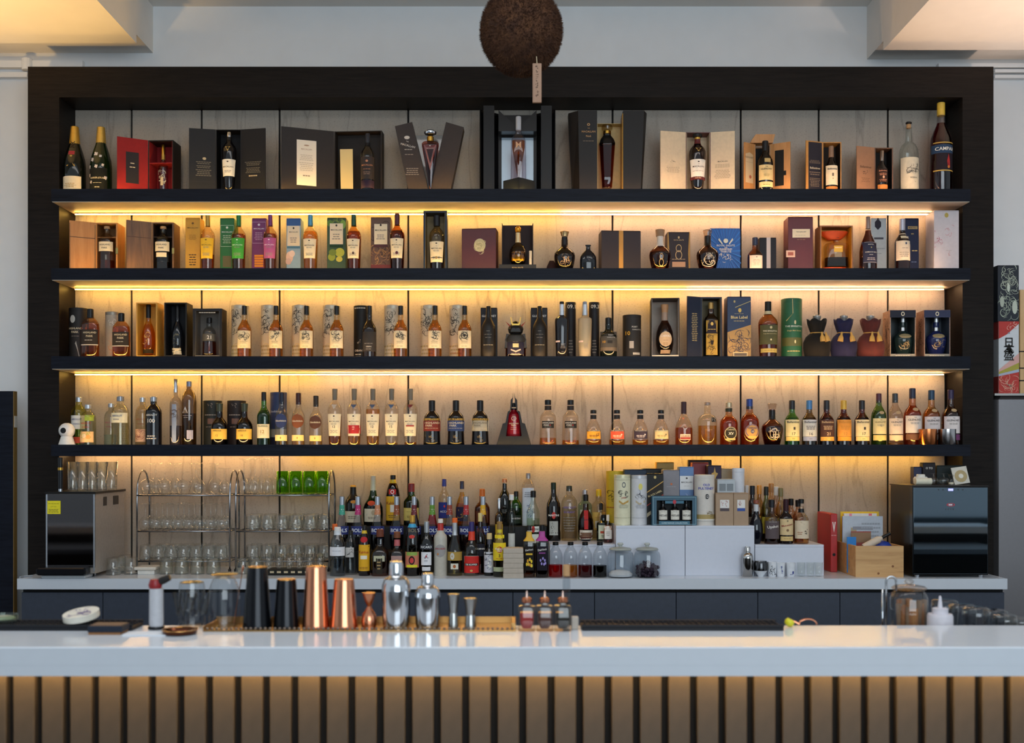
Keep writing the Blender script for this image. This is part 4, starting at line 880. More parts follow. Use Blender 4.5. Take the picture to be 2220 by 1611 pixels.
tube('black tube box with white lettering among the cream tubes', 784, 34, 664, Z, -.12, '#14120f', [('L', 1, 0.93, 0.97, .75, '#c8bca8', -.1), ('T', 'OBAN', -.3, .17, .5, '#d8ccb8'), ('L', 2, .04, .12, .5, '#b8ac98', -.3), ('S', -.2, .34, .5, .06, '#a89a84', 6, 5)])
bottle('dark brown whisky bottle with grey label before the black tube', 801, 30, 663, Z, -.225, 'scotch', dark_glass('#1b120c'), cap=(.83, .37, BLK), labels=[(.13, .50, .95, '#33302e', [('L', 1, .38, .42, .7, '#a8a098'), ('T', 'OBAN', 0, .24, .4, '#c8c0b4'), ('L', 1, .1, .14, .5, '#a8a098')])])
for i, (bx0, bx1, c, w1, w2) in enumerate(((1042, 1078, 1059, 'THE ALPHA', 'left'), (1151, 1187, 1170, 'THE JAPANESE', 'right'))):
    carton('black carton with white lettering on the %s of the helmet bottle' % w2, bx0, bx1, 667, Z, -.14, .085, '#141218', [('T', 'GLENLIVET', 0, .84, .85, '#d8d4cc')])
    bottle('matt black whisky bottle on the %s of the helmet bottle' % w2, c, 32, 664, Z, -.225, 'liqueur', mat('#1e1a16', .45), cap=(.78, .38, BLK, .32), labels=[(.22, .58, .9, None, [('L', 1, .80, .84, .3, '#8a8274'), ('L', 1, .62, .66, .6, '#8a8274'), ('L', 1, 0.46, 0.5, .5, '#8a8274', 0), ('L', 1, .06, .12, .8, '#b8a884')])])
# helmet (armour) bottle
def armour(o, R, H):
    AR = mat('#2c2822', .5, .3)
    t = lambda z: z * H
    MB().lathe([(R * 1.02, t(.40)), (R * 1.06, t(.46)), (R * .90, t(.56)), (R * .55, t(.60))], 18, (0, 0, 0), 2.6, .8).build('breastplate', AR, o, angle=30)
    for s in (-1, 1):
        MB().box(-R * .14, R * .14, -R * .5, R * .4, t(.26), t(.60), T(s * R * 1.08, 0, 0) @ Matrix.Rotation(s * -.12, 4, 'Y')).build('shoulder_guard', AR, o)
        MB().prism([(s * R * .30, t(.83)), (s * R * .42, t(.83)), (s * R * .52, t(1.0)), (s * R * .44, t(1.0))], -R * .55, -R * .48).build('gold_horn', mat('#c8a24a', .4, .6), o)
        MB().prism([(s * R * .5, t(.80)), (s * R * .62, t(.77)), (s * R * 1.0, t(.90))], -R * .45, -R * .38).build('red_crest', mat('#8a3014', .6), o)
    MB().lathe([(R * .52, t(.60)), (R * .70, t(.64)), (R * .78, t(.72)), (R * .70, t(.78)), (R * .46, t(.84)), (R * .30, t(.90)), (R * .08, t(.93))], 14).build('helmet', mat('#16171a', .35), o, angle=30)
    MB().prism([(-R * .36, t(.80)), (R * .36, t(.80)), (R * .42, t(.86)), (R * .2, t(.84)), (-R * .2, t(.84)), (-R * .42, t(.86))], -R * .62, -R * .5).build('brow_plate', mat('#c8a24a', .4, .6), o)
    MB().prism([(-R * .5, t(.64)), (R * .5, t(.64)), (R * .34, t(.73)), (-R * .34, t(.73))], -R * .76, -R * .55).build('face_mask', mat('#1c1a18', .4), o)
bottle('red brown whisky bottle dressed in samurai helmet and armour', 1118, 44, 689, Z, -.22, [(.9, 0), (1, .03), (1, .36), (.95, .42), (.5, .50), (.4, .6)], glass('#b05a28', .9), liq=(glass('#7a2c14', .4), .42), n=2.8, dep=.7, labels=[(.10, .42, .8, '#262232', [('R', 0, .66, .36, .30, '#d8c88c'), ('L', 1, 0.91, 0.95, .4, '#d8c8a8', 0), ('P', [(-.6, .40), (0, .26), (.6, .40), (.6, .30), (0, .14), (-.6, .30)], '#d8b8a0'), ('L', 1, .02, .09, .6, '#c8a890')])], extra=armour)
def tall_pair(lb, lt, bpx, tpx, num, glassm, liqm, cp):
    bottle(lb, bpx, 30, 654, Z, -.225, 'octo', glassm, liq=liqm, cap=(.955, .34, cp), neck=(.76, .95, mat('#b8bcc2', .35, .4), .001), n=2.4, labels=[(.28, .31, .3, '#e0c4b4', [], -.6), (.08, .26, .5, None, [('L', 4, .5, 1.0, .8, '#8a8278', .3), ('L', 1, 0.18, 0.22, .5, '#8a8278', .3)])])
    tube(lt, tpx, 23, 656, Z, -.15, '#15151a', [('T', num, .12, .92, .80, '#d8ccb8'), ('L', 5, .1, .35, .5, '#55524e')])
tall_pair('tall matt black bottle with silver neck wrap, third shelf', 'slim black tube box beside the tall matt black bottle', 1218, 1237, '09.1', dark_glass('#1c1a1c'), None, BLK)
tall_pair('tall frosted bottle with a little amber whisky, third shelf', 'slim black tube box beside the tall frosted bottle', 1268, 1288, '09.3', frosted('#d6c6a4', .5), (glass('#e0a23c', .3), .19), mat('#8a9098', .4))
bottle('short dark green whisky bottle with grey label marked 10, third shelf', 1319, 37, 689, Z, -.21, 'chivas', dark_glass('#0d1410'), cap=(.80, .36, BLK), labels=[(.18, .66, .96, '#4a453f', [('T', '10', -.6, .46, .16, '#d8a01c'), ('T', 'PORT', .2, .80, .3, '#c8c0b4'), ('T', 'CHARLOTTE', .25, .68, .5, '#c8c0b4'), ('R', .1, .45, .3, .14, '#2a2724'), ('R', 0, .1, 1.0, .16, '#6a5a48')])])
tube('wide short black tube box marked 10, third shelf', 1370, 40, 684, Z, -.17, '#242120', [('T', '10', -.55, .58, .24, '#d8a01c'), ('T', 'PORT', .2, .72, .32, '#c8c0b4'), ('T', 'CHARLOTTE', .42, .66, .5, '#c8c0b4'), ('R', -.15, .32, .24, .16, '#a8a098'), ('R', .4, .12, .4, .05, '#b8b0a4')])
open_box('grey lined dark box with open front and base coloured as if lit, third shelf', 1414, 1475, 646, Z, -.20, .14, '#221d1a', mat('#a09488', .55), .004, None, .022, rz=-.07, base_col='#e8d8b8')  # pale base colour stands in for the shelf strip's glow
bottle('round shouldered whisky bottle with cream badge inside the grey lined box', 1441, 38, 660, Z + .023, -.15, 'belly', glass('#7a3418', .9), liq=(DEEP, .64), cap=(.84, .36, mat('#a8805a', .6), .44), neck=(.68, .84, mat('#9a8474', .5), .001), labels=[(.16, .46, .72, '#d8b48c', [('T', 'CHIVAS', 0, .70, .8, '#f0e8e0'), ('L', 1, 0.4, 0.44, .5, '#5a3a2a', 0), ('L', 2, .1, .28, .5, '#a8805a')], 0, 'oval'), (.03, .10, .55, '#c8a078', [])])
open_box('navy whisky box with door open and bottle inside, third shelf', 1519, 1565, 644, Z, -.20, .10, '#171e30', mat('#5a4a18', .5), .008, ('l', .082, 25, mat('#1a2236', .5), [('L', 16, .28, .74, .5, '#a8966a', .1)]), .012)
bottle('square dark bottle with gold city artwork inside the navy box', 1541, 29, 656, Z + .013, -.175, 'square', glass('#5a3a1c', .95), liq=(DEEP, .66), cap=(.80, .40, mat('#a8864a', .4, .5)), n=4, labels=[(.03, .66, .85, '#b8923c', [('R', 0, .82, 1.0, .40, '#241a24'), ('E', 0, .90, .25, .05, '#d8b45a'), ('L', 1, 0.72, 0.76, .7, '#d8b45a', 0), ('S', 0, .3, .9, .6, '#3a2c1c', 55, 26), ('R', 0, .36, .24, .12, '#2c2016')])])
carton('navy carton with gold city skyline artwork, third shelf', 1577, 1628, 643, Z, -.20, .095, '#15294e', [('P', [(-1, .0), (1, .0), (1, .55), (-1, .43)], '#b08a50'), ('S', 0, .22, 1, .44, '#1c2a4a', 61, 50), ('T', 'Blue Label', 0, .67, .70, '#e0c88a'), ('L', 1, .60, .62, .6, '#c8b070'), ('E', .05, .78, .14, .035, '#d8b45a'), ('L', 1, .72, .73, .4, '#c8b070'), ('P', [(-.35, .82), (.95, .92), (.95, .93), (-.35, .83)], '#c8b070'), ('E', -.4, .92, .08, .02, '#c8b070'), ('R', .1, .075, .62, .075, '#d8c08a'), ('R', .1, .075, .54, .045, '#6a5a4a')], rz=-.0)
SGP = [('E', .1, .86, .14, .07, '#c8b88a'), ('T', 'THE SINGLETON', .05, .68, .8, '#e0d8c0'), ('T', 'Single Malt Scotch Whisky', .05, .54, .75, '#b8ac84'), ('E', .1, .24, .08, .05, '#e0d8b0')]
bottle('broad shouldered brown bottle with olive label, third shelf', 1665, 42, 654, Z, -.22, 'mac', glass('#c07838', .9), liq=(REDL, .60), cap=(.83, .33, mat('#1c1812', .5)), neck=(.775, .83, mat('#c8b890', .4), .001), labels=[(.24, .58, .92, '#4a4a2a', SGP), (.10, .17, .84, '#9a8a4a', [('L', 1, .4, .6, .8, '#5a4a1c')])])
tube('green tube box with white lettering, third shelf right', 1716, 45, 649, Z, -.18, '#1c5a38', [('R', 0, .28, 1.0, .14, '#5a5a2c'), ('E', .1, .60, .10, .035, '#d8c89a'), ('T', 'THE SINGLETON', .05, .535, .86, '#e8e4d4'), ('T', 'Single Malt Scotch', .05, .46, .7, '#c8b070'), ('E', .1, .28, .08, .03, '#d8d0a0'), ('L', 1, .11, .14, .7, '#c8b070'), ('P', [(-.2, .98), (-.14, .98), (-.1, .75), (-.7, .62), (-.74, .63), (-.16, .74)], '#c8b070')])
# velvet pouches
def pouch(lab, px, w, col, cx):
    R = PW(w, -.21) / 2; H = PZ(694, -.21) - Z
    o = thing('velvet_pouch', lab, 'pouch', (PX(px, -.21), -.21, Z), 0, 'velvet pouches')
    m = mat(col, .85, 0, 0, .25, 0, 30); m.node_tree.nodes['Principled BSDF'].inputs['Sheen Weight'].default_value = .06; rnd = random.Random(int(px)); seg = 28
    prof = [(.80, 0), (.90, .03), (1, .28), (.98, .42), (.80, .56), (.50, .64), (.44, .67), (.52, .74), (.66, .90), (.70, 1.0), (.5, .97), (.40, .85)]
    v = []; f = []
    for k, (r, z) in enumerate(prof):
        for i in range(seg):
            a = 2 * math.pi * i / seg
            rr = r * R * (1 + (.11 * math.sin(i * 2 * math.pi / seg * 7 + px) if z > .6 else .025 * math.sin(a * 4 + px + z * 6)))
            v.append((rr * math.cos(a), rr * .72 * math.sin(a), z * H + (.008 * math.sin(a * 5 + px) if z > .95 else 0)))
    for k in range(len(prof) - 1):
        for i in range(seg):
            j = (i + 1) % seg; f.append((k * seg + i, k * seg + j, (k + 1) * seg + j, (k + 1) * seg + i))
    f.append(tuple(range(seg - 1, -1, -1))); f.append(tuple(range((len(prof) - 1) * seg, len(prof) * seg)))
    link('bag', mesh(v, f), m, o, smooth=True)
    C_ = mat('#c89a4a', .6)
    MB().tube([(R * .47 * math.cos(t), R * .36 * math.sin(t), H * .665) for t in [i * 2 * math.pi / 18 for i in range(19)]], .003, 6).build('cord', C_, o)
    for dx in cx:
        MB().lathe([(.015, 0), (.012, .022), (.006, .034), (.004, .05)], 10, (0, 0, 0), M=T(dx * R, -R * .66, H * .43) @ Matrix.Rotation(dx * -.4, 4, 'Y')).build('tassel', C_, o, angle=30)
    MB().lathe([(.016, 0), (.017, .012), (.021, .018), (.021, .030), (.016, .034)], 14, (0, 0, H * .96)).build('stopper', mat('#9a9690', .35, .5), o, angle=35)
pouch('black velvet pouch tied with gold tassels, third shelf', 1771, 59, '#14110e', (.25, .62))
pouch('navy velvet pouch tied with gold tassels, third shelf', 1829, 57, '#1c1c3c', (-.45, .5))
pouch('dark red velvet pouch tied with gold tassels, third shelf', 1887, 61, '#4a120e', (-.1, .45))
for i, (p0, p1, c) in enumerate(((1931, 1986, 1957), (2005, 2061, 2029))):
    w_ = ('left', 'right')[i]; colr = ('#1c2a2a', '#1c2450')[i]
    o = open_box('ornate window carton, %s one of two at right end of third shelf' % w_, p0, p1, 672, Z, -.22, .13, mat(('#a8846a', '#8a6a5a')[i], .5, 0, 0, .3), mat(('#2a3436', '#2a3444')[i], .4), .004, None, .026, rz=-.04, prints=[('R', 0, .92, 1.0, .15, ('#1d2030', '#1c2448')[i]), ('O', 0, .92, .14, .045, .4, '#d8ccb0')], base_col='#8a8478', base_prints=[('L', 2, .2, .8, .7, '#d8ccb0')])
    W = PW(p1 - p0, -.22) / 2
    add_prints(o, lambda x, z, off: (-W - off, -x, z), [('S', 0, .5, 1, .95, '#3a2a24', 70 + i, 34), ('P', [(-.2, .5), (0, .7), (.2, .5), (0, .3)], '#4a2c24')], -.065, .065, 0, PZ(672, -.22) - Z, .0006)
    bottle('%s flagon with silver collar inside the %s window carton' % (('dark green', 'deep blue')[i], w_), c, 44, 688, Z + .027, -.165, 'flagon', dark_glass(colr), cap=(.86, .34, metal('#a8a8a8', .3)), neck=(.62, .72, metal('#c8c8c8', .3), .001), labels=[(.10, .40, .7, None, [('S', 0, .5, .8, .8, '#a88a5a', 81 + i, 14)]), (.42, .54, .6, '#8a7c5a', [], 0, 'oval')], name='flagon')
# ================================================================== fourth shelf
Z = S4
yy = -.235
rb = thing('security_camera', 'small white round security camera at left end of fourth shelf', 'camera', (PX(145, yy), yy, Z))
MB().lathe([(.043, 0), (.042, .006), (.030, .045), (.026, .052)], 20).build('base', mat('#e4e0d8', .4), rb, angle=35)
MB().lathe([(.041 * math.sin(t), .078 - .041 * math.cos(t)) for t in [i * math.pi / 12 + .001 for i in range(1, 12)]], 20).build('head', mat('#e8e4de', .35), rb, smooth=True)
MB().lathe([(.013, 0), (.015, .003), (.013, .007)], 14, M=T(-.004, -.036, .078) @ Matrix.Rotation(math.pi / 2, 4, 'X')).build('lens', mat('#0a0a0c', .1), rb, angle=35)
def absolut(lab, px, w, top, y, glassm, liq, lbl, lcol, tcol, txt, extra_l=()):
    bottle(lab, px, w, top, Z, y, 'abs', glassm, liq=liq, cap=(.90, .42, mat('#b8bcc0', .3, .6)), labels=[(.34, .62, .95, lbl, [('T', txt[0], 0, .72, .72, tcol), ('T', txt[1], 0, .38, .5, tcol)])] + list(extra_l))
absolut('yellow green vodka bottle with white label, behind the security camera', 171, 32, 861, -.13, glass('#dce07a', .9), (glass('#8ac85a', .4), .42), '#e8e4dc', None or '#2c3a7a', '#2c3a7a', ('ABSOLUT', 'VODKA'), [(.05, .18, .9, '#b8482c', [])])
absolut('small clear vodka bottle with fruit print and red lettering, fourth shelf', 191, 33, 877, -.21, glass('#e4e0b8', .9), None, None, None, '#b8342c', ('ABSOLUT', 'VODKA'), [(.08, .34, .9, '#d8b078', [('S', 0, .6, .9, .8, '#8aa03a', 3, 12), ('E', -.2, .6, .3, .2, '#e0c8a0'), ('E', .4, .5, .3, .2, '#d89a4a')]), (.60, .74, .5, '#a8b83a', [], .4)])
absolut('small clear vodka bottle with grey lower label, fourth shelf', 241, 29, 874, -.14, glass('#dcdccc', .9), None, None, None, '#8a3a5a', ('ABSOLUT', 'VODKA'), [(.02, .26, .9, '#5a6458', [])])
def facets(o, R, H):
    mb = MB()
    for j in range(9):
        for i in range(11):
            a = -1.3 + 2.6 * (i + .5 * (j % 2)) / 11
            mb.lathe([(.0028, -.001), (.0008, .0012)], 4, M=T(math.sin(a) * R, -math.cos(a) * R, (.05 + j * .047) * H) @ RZ(a) @ Matrix.Rotation(math.pi / 2, 4, 'X'))
    tag(mb.build('crystal_facets', glass('#f0e8c8', .9), o), kind='stuff')
bottle('large clear vodka bottle with diamond cut body and cream label, fourth shelf', 261, 37, 859, Z, -.21, 'abs', glass('#ece8cc', .9), liq=(glass('#efe9c8', .3), .60), cap=(.90, .42, mat('#8a8c90', .3, .6)), labels=[(.46, .66, .95, '#e6dcb8', [('T', 'ABSOLUT', -.1, .70, .62, '#2c3a7a'), ('T', 'VODKA', -.2, .34, .4, '#2c3a7a')])], extra=facets)
absolut('clear vodka bottle with brown berry print, left of the black vodka bottle', 309, 30, 861, -.14, glass('#e8dcc0', .9), None, None, None, '#8a4a3a', ('ABSOLUT', 'VODKA'), [(.08, .34, .9, '#d0a888', [('S', 0, .5, .9, .8, '#7a3a2c', 13, 14)])])
bottle('black vodka bottle with white lettering, fourth shelf left', 333, 35, 860, Z, -.21, 'abs', dark_glass('#0e0d12'), cap=(.90, .42, mat('#9aa0a8', .3, .6)), labels=[(.42, .70, .9, None, [('T', 'ABSOLUT', 0, .72, .75, '#d8d4cc'), ('T', '100', 0, .30, .5, '#d8d4cc')]), (.12, .22, .8, None, [('L', 2, 0, 1, .8, '#a8a49c')])])
bottle('tall slim silver vodka bottle, fourth shelf', 381, 26, 822, Z, -.21, 'tall', glass('#c8c4c8', .95), liq=(glass('#8a8088', .3), .30), cap=(.80, .35, SILV), labels=[(.05, .62, .35, '#8a96a8', [], 0), (.38, .6, .9, None, [('S', 0, .5, 1, .9, '#4a3c34', 7, 20)])])
bottle('tall smoky grey vodka bottle with white mountain, fourth shelf', 410, 31, 827, Z, -.19, 'grey', glass('#8a7450', .95), liq=(glass('#a08a60', .3), .5), cap=(.92, .38, mat('#7a8090', .3, .5)), labels=[(.44, .66, .9, None, [('P', [(-.8, .3), (-.3, .75), (.1, .3)], '#d0ccc8'), ('L', 1, 0.1, 0.14, .85, '#c8c4c0', 0), ('L', 1, -.05, .0, .6, '#a8a49c')]), (.10, .24, .4, '#a8a4b0', [], .35)])
for i, (tx, bx, tc) in enumerate(((461, 476, '#232622'), (513, 530, '#241c1c'))):
    w_ = ('left', 'right')[i]
    tube('dark tube box behind the %s yellow labelled bottle, fourth shelf' % w_, tx, 40, 869, Z, -.10, tc, [('L', 1, .66, .70, .8, '#a8988a'), ('R', .1, .54, .4, .12, '#6a4a3c'), ('L', 1, .40, .43, .6, '#8a7a6c'), ('S', 0, .88, .3, .1, '#8a7a6c', 3, 5)])
    bottle('dark whisky bottle with bright yellow label, %s of the pair' % w_, bx, 35, 874, Z, -.21, 'stubby', glass('#4a2214', .95), liq=(DEEP, .55), cap=(.80, .37, mat('#3c4030', .4, .3), .42), labels=[(.15, .39, .97, '#e0b448', [('T', 'ABERLOUR', -.1, .82, .55, '#4a3a1c'), ('T', ('12', '18')[i], -.1, .36, .14, '#8a6a2c')])])
bottle('green triangular whisky bottle with cream label, fourth shelf', 572, 28, 850, Z, -.20, 'scotch', glass('#4a9a30', .95), liq=(glass('#3a7a20', .4), .66), cap=(.83, .38, BLK), n=2.6, labels=[(.14, .40, .96, '#e0d4a8', [('T', 'Glenfiddich', 0, .86, .8, '#4a5a3a'), ('T', '12', 0, .46, .3, '#a8822c'), ('L', 1, .2, .26, .5, '#a8a07c')])])
tube('blue tube box behind the clear triangular bottle, fourth shelf', 604, 36, 851, Z, -.10, '#24345c', [('T', 'Glenfiddich', -.2, .64, .8, '#a8acb8'), ('R', 0, .22, 1, .18, '#8a8a84'), ('R', 0, .08, 1, .16, '#1c2038')])
for i, (bx, top, oc, cc, lv) in enumerate(((611, 851, '#2c3a64', '#1c2438', .09), (647, 852, '#8a4a24', '#3a1c18', .06), (685, 858, '#5a3424', '#2c241c', .08))):
    bottle('clear triangular whisky bottle with %s oval label, nearly empty' % ('navy', 'copper', 'brown')[i], bx, 28, top, Z, -.21, 'scotch', glass('#f4e8d4', .9), liq=(GOLDL, lv + .03), cap=(.78, .40, mat(cc, .4)), n=2.6, labels=[(.33, .60, .93, oc, [('T', 'Glenfiddich', 0, .50, .85, '#e8dcc0')], 0, 'oval'), (.09, .20, .92, '#eccf84', [('E', 0, .5, .1, .2, '#a8823a')])])
MC = [(726, .52, BROWN, '12'), (768, .34, AMBER, '12'), (808.5, .64, AMBER, '12'), (849, .05, GOLDL, '15'), (890, .06, ORANGE, '18')]
for i, (bx, lv, lq, nm) in enumerate(MC):
    tri = ['#c8c4bc', '#3a5a84', '#3a5a84', '#4a6a94', '#7a1c20'][i]
    lab = ['nearly full amber whisky bottle with pale triangle and cream label, fourth shelf', 'whisky bottle with red panel across its cream label, fourth shelf', 'full golden whisky bottle with blue triangle and cream label, fourth shelf', 'nearly empty whisky bottle with blue triangle and cream label, fourth shelf', 'nearly empty whisky bottle with red triangle and red strip label, fourth shelf'][i]
    ex = [('T', nm, 0, .42, .2, INK)] if i != 1 else [('R', 0, .30, .98, .38, '#b01c24'), ('T', '12', 0, .40, .16, '#f0e0d0'), ('L', 1, 0.28, 0.32, .2, '#f0e0d0', 0)]
    if i == 4: ex = [('R', 0, .46, .6, .07, '#a83028')]
    bottle(lab, bx, 31, 843, Z, -.20, 'mac', glass('#f6ecdc', .9), liq=(lq, lv), cap=(.80, .33, mat('#6a6458', .5), .37), labels=mac_label('#eadfc4', .17, .555, .93, INK, ex) + [(.64, .72, .5, None, [('P', [(-.8, 1), (.8, 1), (0, 0)], tri)])], group='cream labelled bottles with triangles')
for i, bx in enumerate((936.5, 988.5, 1041)):
    c = ('#7a2420', '#1f3a74', '#a8a498')[i]
    bottle('black flared whisky bottle with %s label band, fourth shelf' % ('red', 'blue', 'silver')[i], bx, 38, 868, Z, -.21, 'hp', dark_glass('#0d0b0e'), cap=(.76, .38, BLK), labels=[(.32, .55, .96, c, [('T', 'HIGHLAND', .05, .78, .85, '#d8ccb4' if i < 2 else '#5a564e'), ('T', 'PARK', -.3, .52, .42, '#d8ccb4' if i < 2 else '#5a564e'), ('L', 1, .22, .3, .9, '#c8bca8')]), (.555, .60, .96, '#a8863a', [('S', 0, .5, 1, .9, '#1c140c', 90 + i, 14)]), (.06, .28, .4, None, [('S', 0, .5, .9, .9, '#6a5c40', 5, 12)])], group='black flared bottles')
# sail shaped black box with red bottle
tb = thing('tower_box', 'black stepped tower box with two horns around a red bottle', 'box', (PX(1114, -.18), -.18, Z))
def tx(px, py): return (PX(px, -.18) - PX(1114, -.18), PZ(py, -.18) - Z)
out = [(1076, 974), (1090, 919), (1096, 917), (1101, 893), (1105, 890), (1107, 868), (1110, 863), (1113, 851), (1110, 880), (1104, 900), (1100, 949), (1114, 949)]
TM = mat('#15120f', .45)
poly = [tx(*q) for q in [(1076, 966.9), (1090, 919), (1096, 917), (1101, 893), (1106, 890), (1107, 868), (1111, 863), (1113.3, 851), (1110.5, 880), (1103, 900), (1097, 946), (1113.9, 946), (1113.9, 966.9)]]
poly = [(x, max(0, z)) for x, z in poly]
poly2 = [(-x, z) for x, z in reversed(poly)]
MB().prism(poly, -.035, .035).build('wing', TM, tb); MB().prism(poly2, -.035, .035).build('wing', TM, tb)
bottle('red whisky bottle with white ring emblem inside the black tower box', 1114, 34, 874, Z + .05, -.165, 'hp', mat('#8e1420', .12), cap=(.88, .36, BLK), neck=(.80, .84, BLK, .001), labels=[(.10, .64, .8, None, [('O', 0, .80, .40, .13, .25, '#d8bca0'), ('T', 'HIGHLAND', 0, .52, .75, '#e0c8a8'), ('T', 'PARK', 0, .42, .4, '#e0c8a8'), ('L', 1, .28, .32, .6, '#c8a890'), ('L', 1, .18, .22, .7, '#c8a890')])], dep=.7)
for i, (bx, lv) in enumerate(((1188, .17), (1237, .12))):
    bottle('clear flared whisky bottle with dark square label, %s of the pair' % ('left', 'right')[i], bx, 39, 867, Z, -.21, 'hp', glass('#f4e4d0', .9), liq=(ORANGE, lv), cap=(.89, .36, BLK), neck=(.78, .87, mat('#2a211e', .5), .001), labels=[(.38, .535, .66, '#2b2927', [('T', 'HIGHLAND', 0, .74, .9, '#d8d4cc'), ('T', 'PARK', -.25, .42, .45, '#d8d4cc'), ('E', .35, .42, .12, .10, '#a8342c'), ('L', 1, .12, .2, .8, '#a8a49c')], -.02)], group='clear flared bottles')
for i, (bx, c, tc) in enumerate(((1286.5, '#e0a030', '#6a4414'), (1337.5, '#e0583c', '#f0d8c8'), (1388, '#3c3044', '#d8d0d8'), (1433, '#e4cc98', '#8a7a54'))):
    bottle('squat round whisky bottle with %s label, fourth shelf' % ('golden yellow', 'coral red', 'dark purple', 'pale cream')[i], bx, 36, 889, Z, -.21, 'roth', glass('#f6e6d2', .9), liq=(ORANGE, .17), cap=(.90, .37, BLK), neck=(.75, .86, mat('#1f1c1e', .5), .001), labels=[(.19, .43, .80, c, [('R', 0, .94, 1.0, .12, '#3a3034' if i < 3 else '#a8a888'), ('T', 'THE GLENROTHES', 0, .94, .9, '#e8dcc8'), ('T', '12', .6, .5, .2, tc) if i == 0 else ('E', .6, .5, .12, .09, tc), ('L', 3, .15, .45, .7, tc)])], group='squat round bottles')
bottle('tapered whisky bottle of red brown spirit with silver stag head, fourth shelf', 1482.5, 39, 871, Z, -.21, 'dalm', glass('#f0d8bc', .9), liq=(REDL, .41), cap=(.72, .31, mat('#33222c', .5)), labels=[(.13, .26, .58, '#e4c8b4', [('T', 'DALMORE', 0, .66, .8, '#5a2c24'), ('R', 0, .28, .95, .36, '#9a2c2c')], .05), (.30, .42, .3, None, [('P', [(-.9, 1), (-.5, .55), (-.2, .6), (0, 0), (.2, .6), (.5, .55), (.9, 1), (.3, .75), (-.3, .75)], '#c8c0b8')])])
bottle('golden malt bottle with three monkey badge on the shoulder, fourth shelf', 1533.5, 42, 872, Z, -.21, 'monkey', glass('#f8e8c8', .9), liq=(glass('#f0b048', .4), .46), cap=(.93, .32, mat('#8a7c74', .4, .4)), labels=[(.24, .46, .75, None, [('T', 'MONKEY', 0, .90, .7, '#7a5a24'), ('T', 'SHOULDER', 0, .72, .8, '#7a5a24'), ('L', 2, .5, .6, .6, '#b8863a')]), (.54, .64, .25, '#33302c', [('S', 0, .5, 1, .9, '#a8a49c', 3, 6)], .52)])
bottle('amber whisky bottle with black and gold crest marked XV', 1580, 39, 872, Z, -.21, 'chivas', glass('#e8a860', .9), liq=(REDL, .66), cap=(.88, .34, mat('#b0a488', .35, .6)), neck=(.78, .86, mat('#2a2c1c', .4), .001), labels=[(.10, .44, .72, '#33302a', [('O', 0, .55, .95, .42, .12, '#c8b48a'), ('T', 'CHIVAS', 0, .78, .6, '#d8c8a0'), ('T', 'XV', 0, .52, .4, '#e8e4dc'), ('R', 0, .14, .7, .12, '#c8b070')], .06, 'oval')])
bottle('amber whisky bottle with blue cap and crest marked 18', 1625, 41, 865, Z, -.21, 'chivas', glass('#e0985a', .9), liq=(REDL, .66), cap=(.78, .34, mat('#1f3a80', .35, .3)), labels=[(.13, .46, .75, '#c89a5a', [('O', 0, .55, .95, .42, .10, '#5a4a8a'), ('T', 'CHIVAS', 0, .74, .62, '#3a2c6a'), ('E', 0, .52, .26, .13, '#3a2c6a'), ('T', '18', 0, .52, .16, '#e8d8a8'), ('R', 0, .16, .6, .14, '#d8b45a')], .1, 'oval')])
bottle('squat dark decanter with glass stopper and glowing base, fourth shelf', 1674, 46, 875, Z, -.21, 'flagon', glass('#8a4428', .9), liq=(DEEP, .46), cap=(.87, .34, glass('#e0ccb8', .9), .44), neck=(.62, .84, mat('#14110f', .3), .001), labels=[(.12, .42, .55, None, [('S', 0, .55, .9, .9, '#c8b8a8', 32, 18), ('O', 0, .55, .75, .4, .08, '#c8b8a8')])], name='decanter')
BL = [(1717, '#5aa83a', '#dfcf9c', '#15161a', INK, '17'), (1754.5, '#8a7040', '#b8bcc4', '#3f74a8', '#3a3a4a', '16'), (1792, '#6a241c', '#4a2a24', '#1c1c22', '#d8b48a', '21'), (1829, '#6a241c', '#d8923c', '#c8a03c', '#b87a2c', '12'), (1868.5, '#6a241c', '#e4d0a4', '#17161a', INK, '17')]
for i, (bx, g, lc, cc, tc, nn) in enumerate(BL):
    bottle('tall shouldered whisky bottle with %s, fourth shelf right' % ('bright green glass and cream label', 'silver blue label and light blue cap', 'dark brown label and black cap', 'orange label and gold cap', 'cream label and brown glass')[i], bx, 32, 868, Z, -.21, 'scotch', glass(g, .95), liq=(glass('#%02x%02x%02x' % tuple(min(255, int(int(g[k:k + 2], 16) * 1.1)) for k in (1, 3, 5)), .4), .62), cap=(.80, .40, mat(cc, .4, .2)), labels=[(.20, .57, .95, lc, [('T', 'Ballantines', .0, .86, .85, tc), ('R', .1, .48, .14, .16, tc) if i in (0, 4) else ('L', 3, .4, .65, .7, tc), ('T', nn, 0, .16, .24, tc)]), (.105, .195, .93, ('#e0c078', '#8a96c0', '#d8a04a', '#e09430', '#e4c48c')[i], [('L', 1, .4, .6, .3, tc)])], group='shouldered bottles in a row')
GLV = [(1905, 32, 853, '#6a9a3c', '#d8c898', '#4a1c2c', (glass('#a8b05a', .4), .66)), (1940.5, 33, 853, '#f4e0cc', '#e4ccb8', '#33383c', (GOLDL, .05)), (1978, 38, 842, '#e0985c', '#e8d8cc', '#1c2038', (REDL, .70)), (2019, 37, 846, '#e8b068', '#e0d0cc', '#1c3a54', (AMBER, .66)), (2061, 37, 845, '#c87a3c', '#e8dcd8', '#2c1c40', (BROWN, .66))]
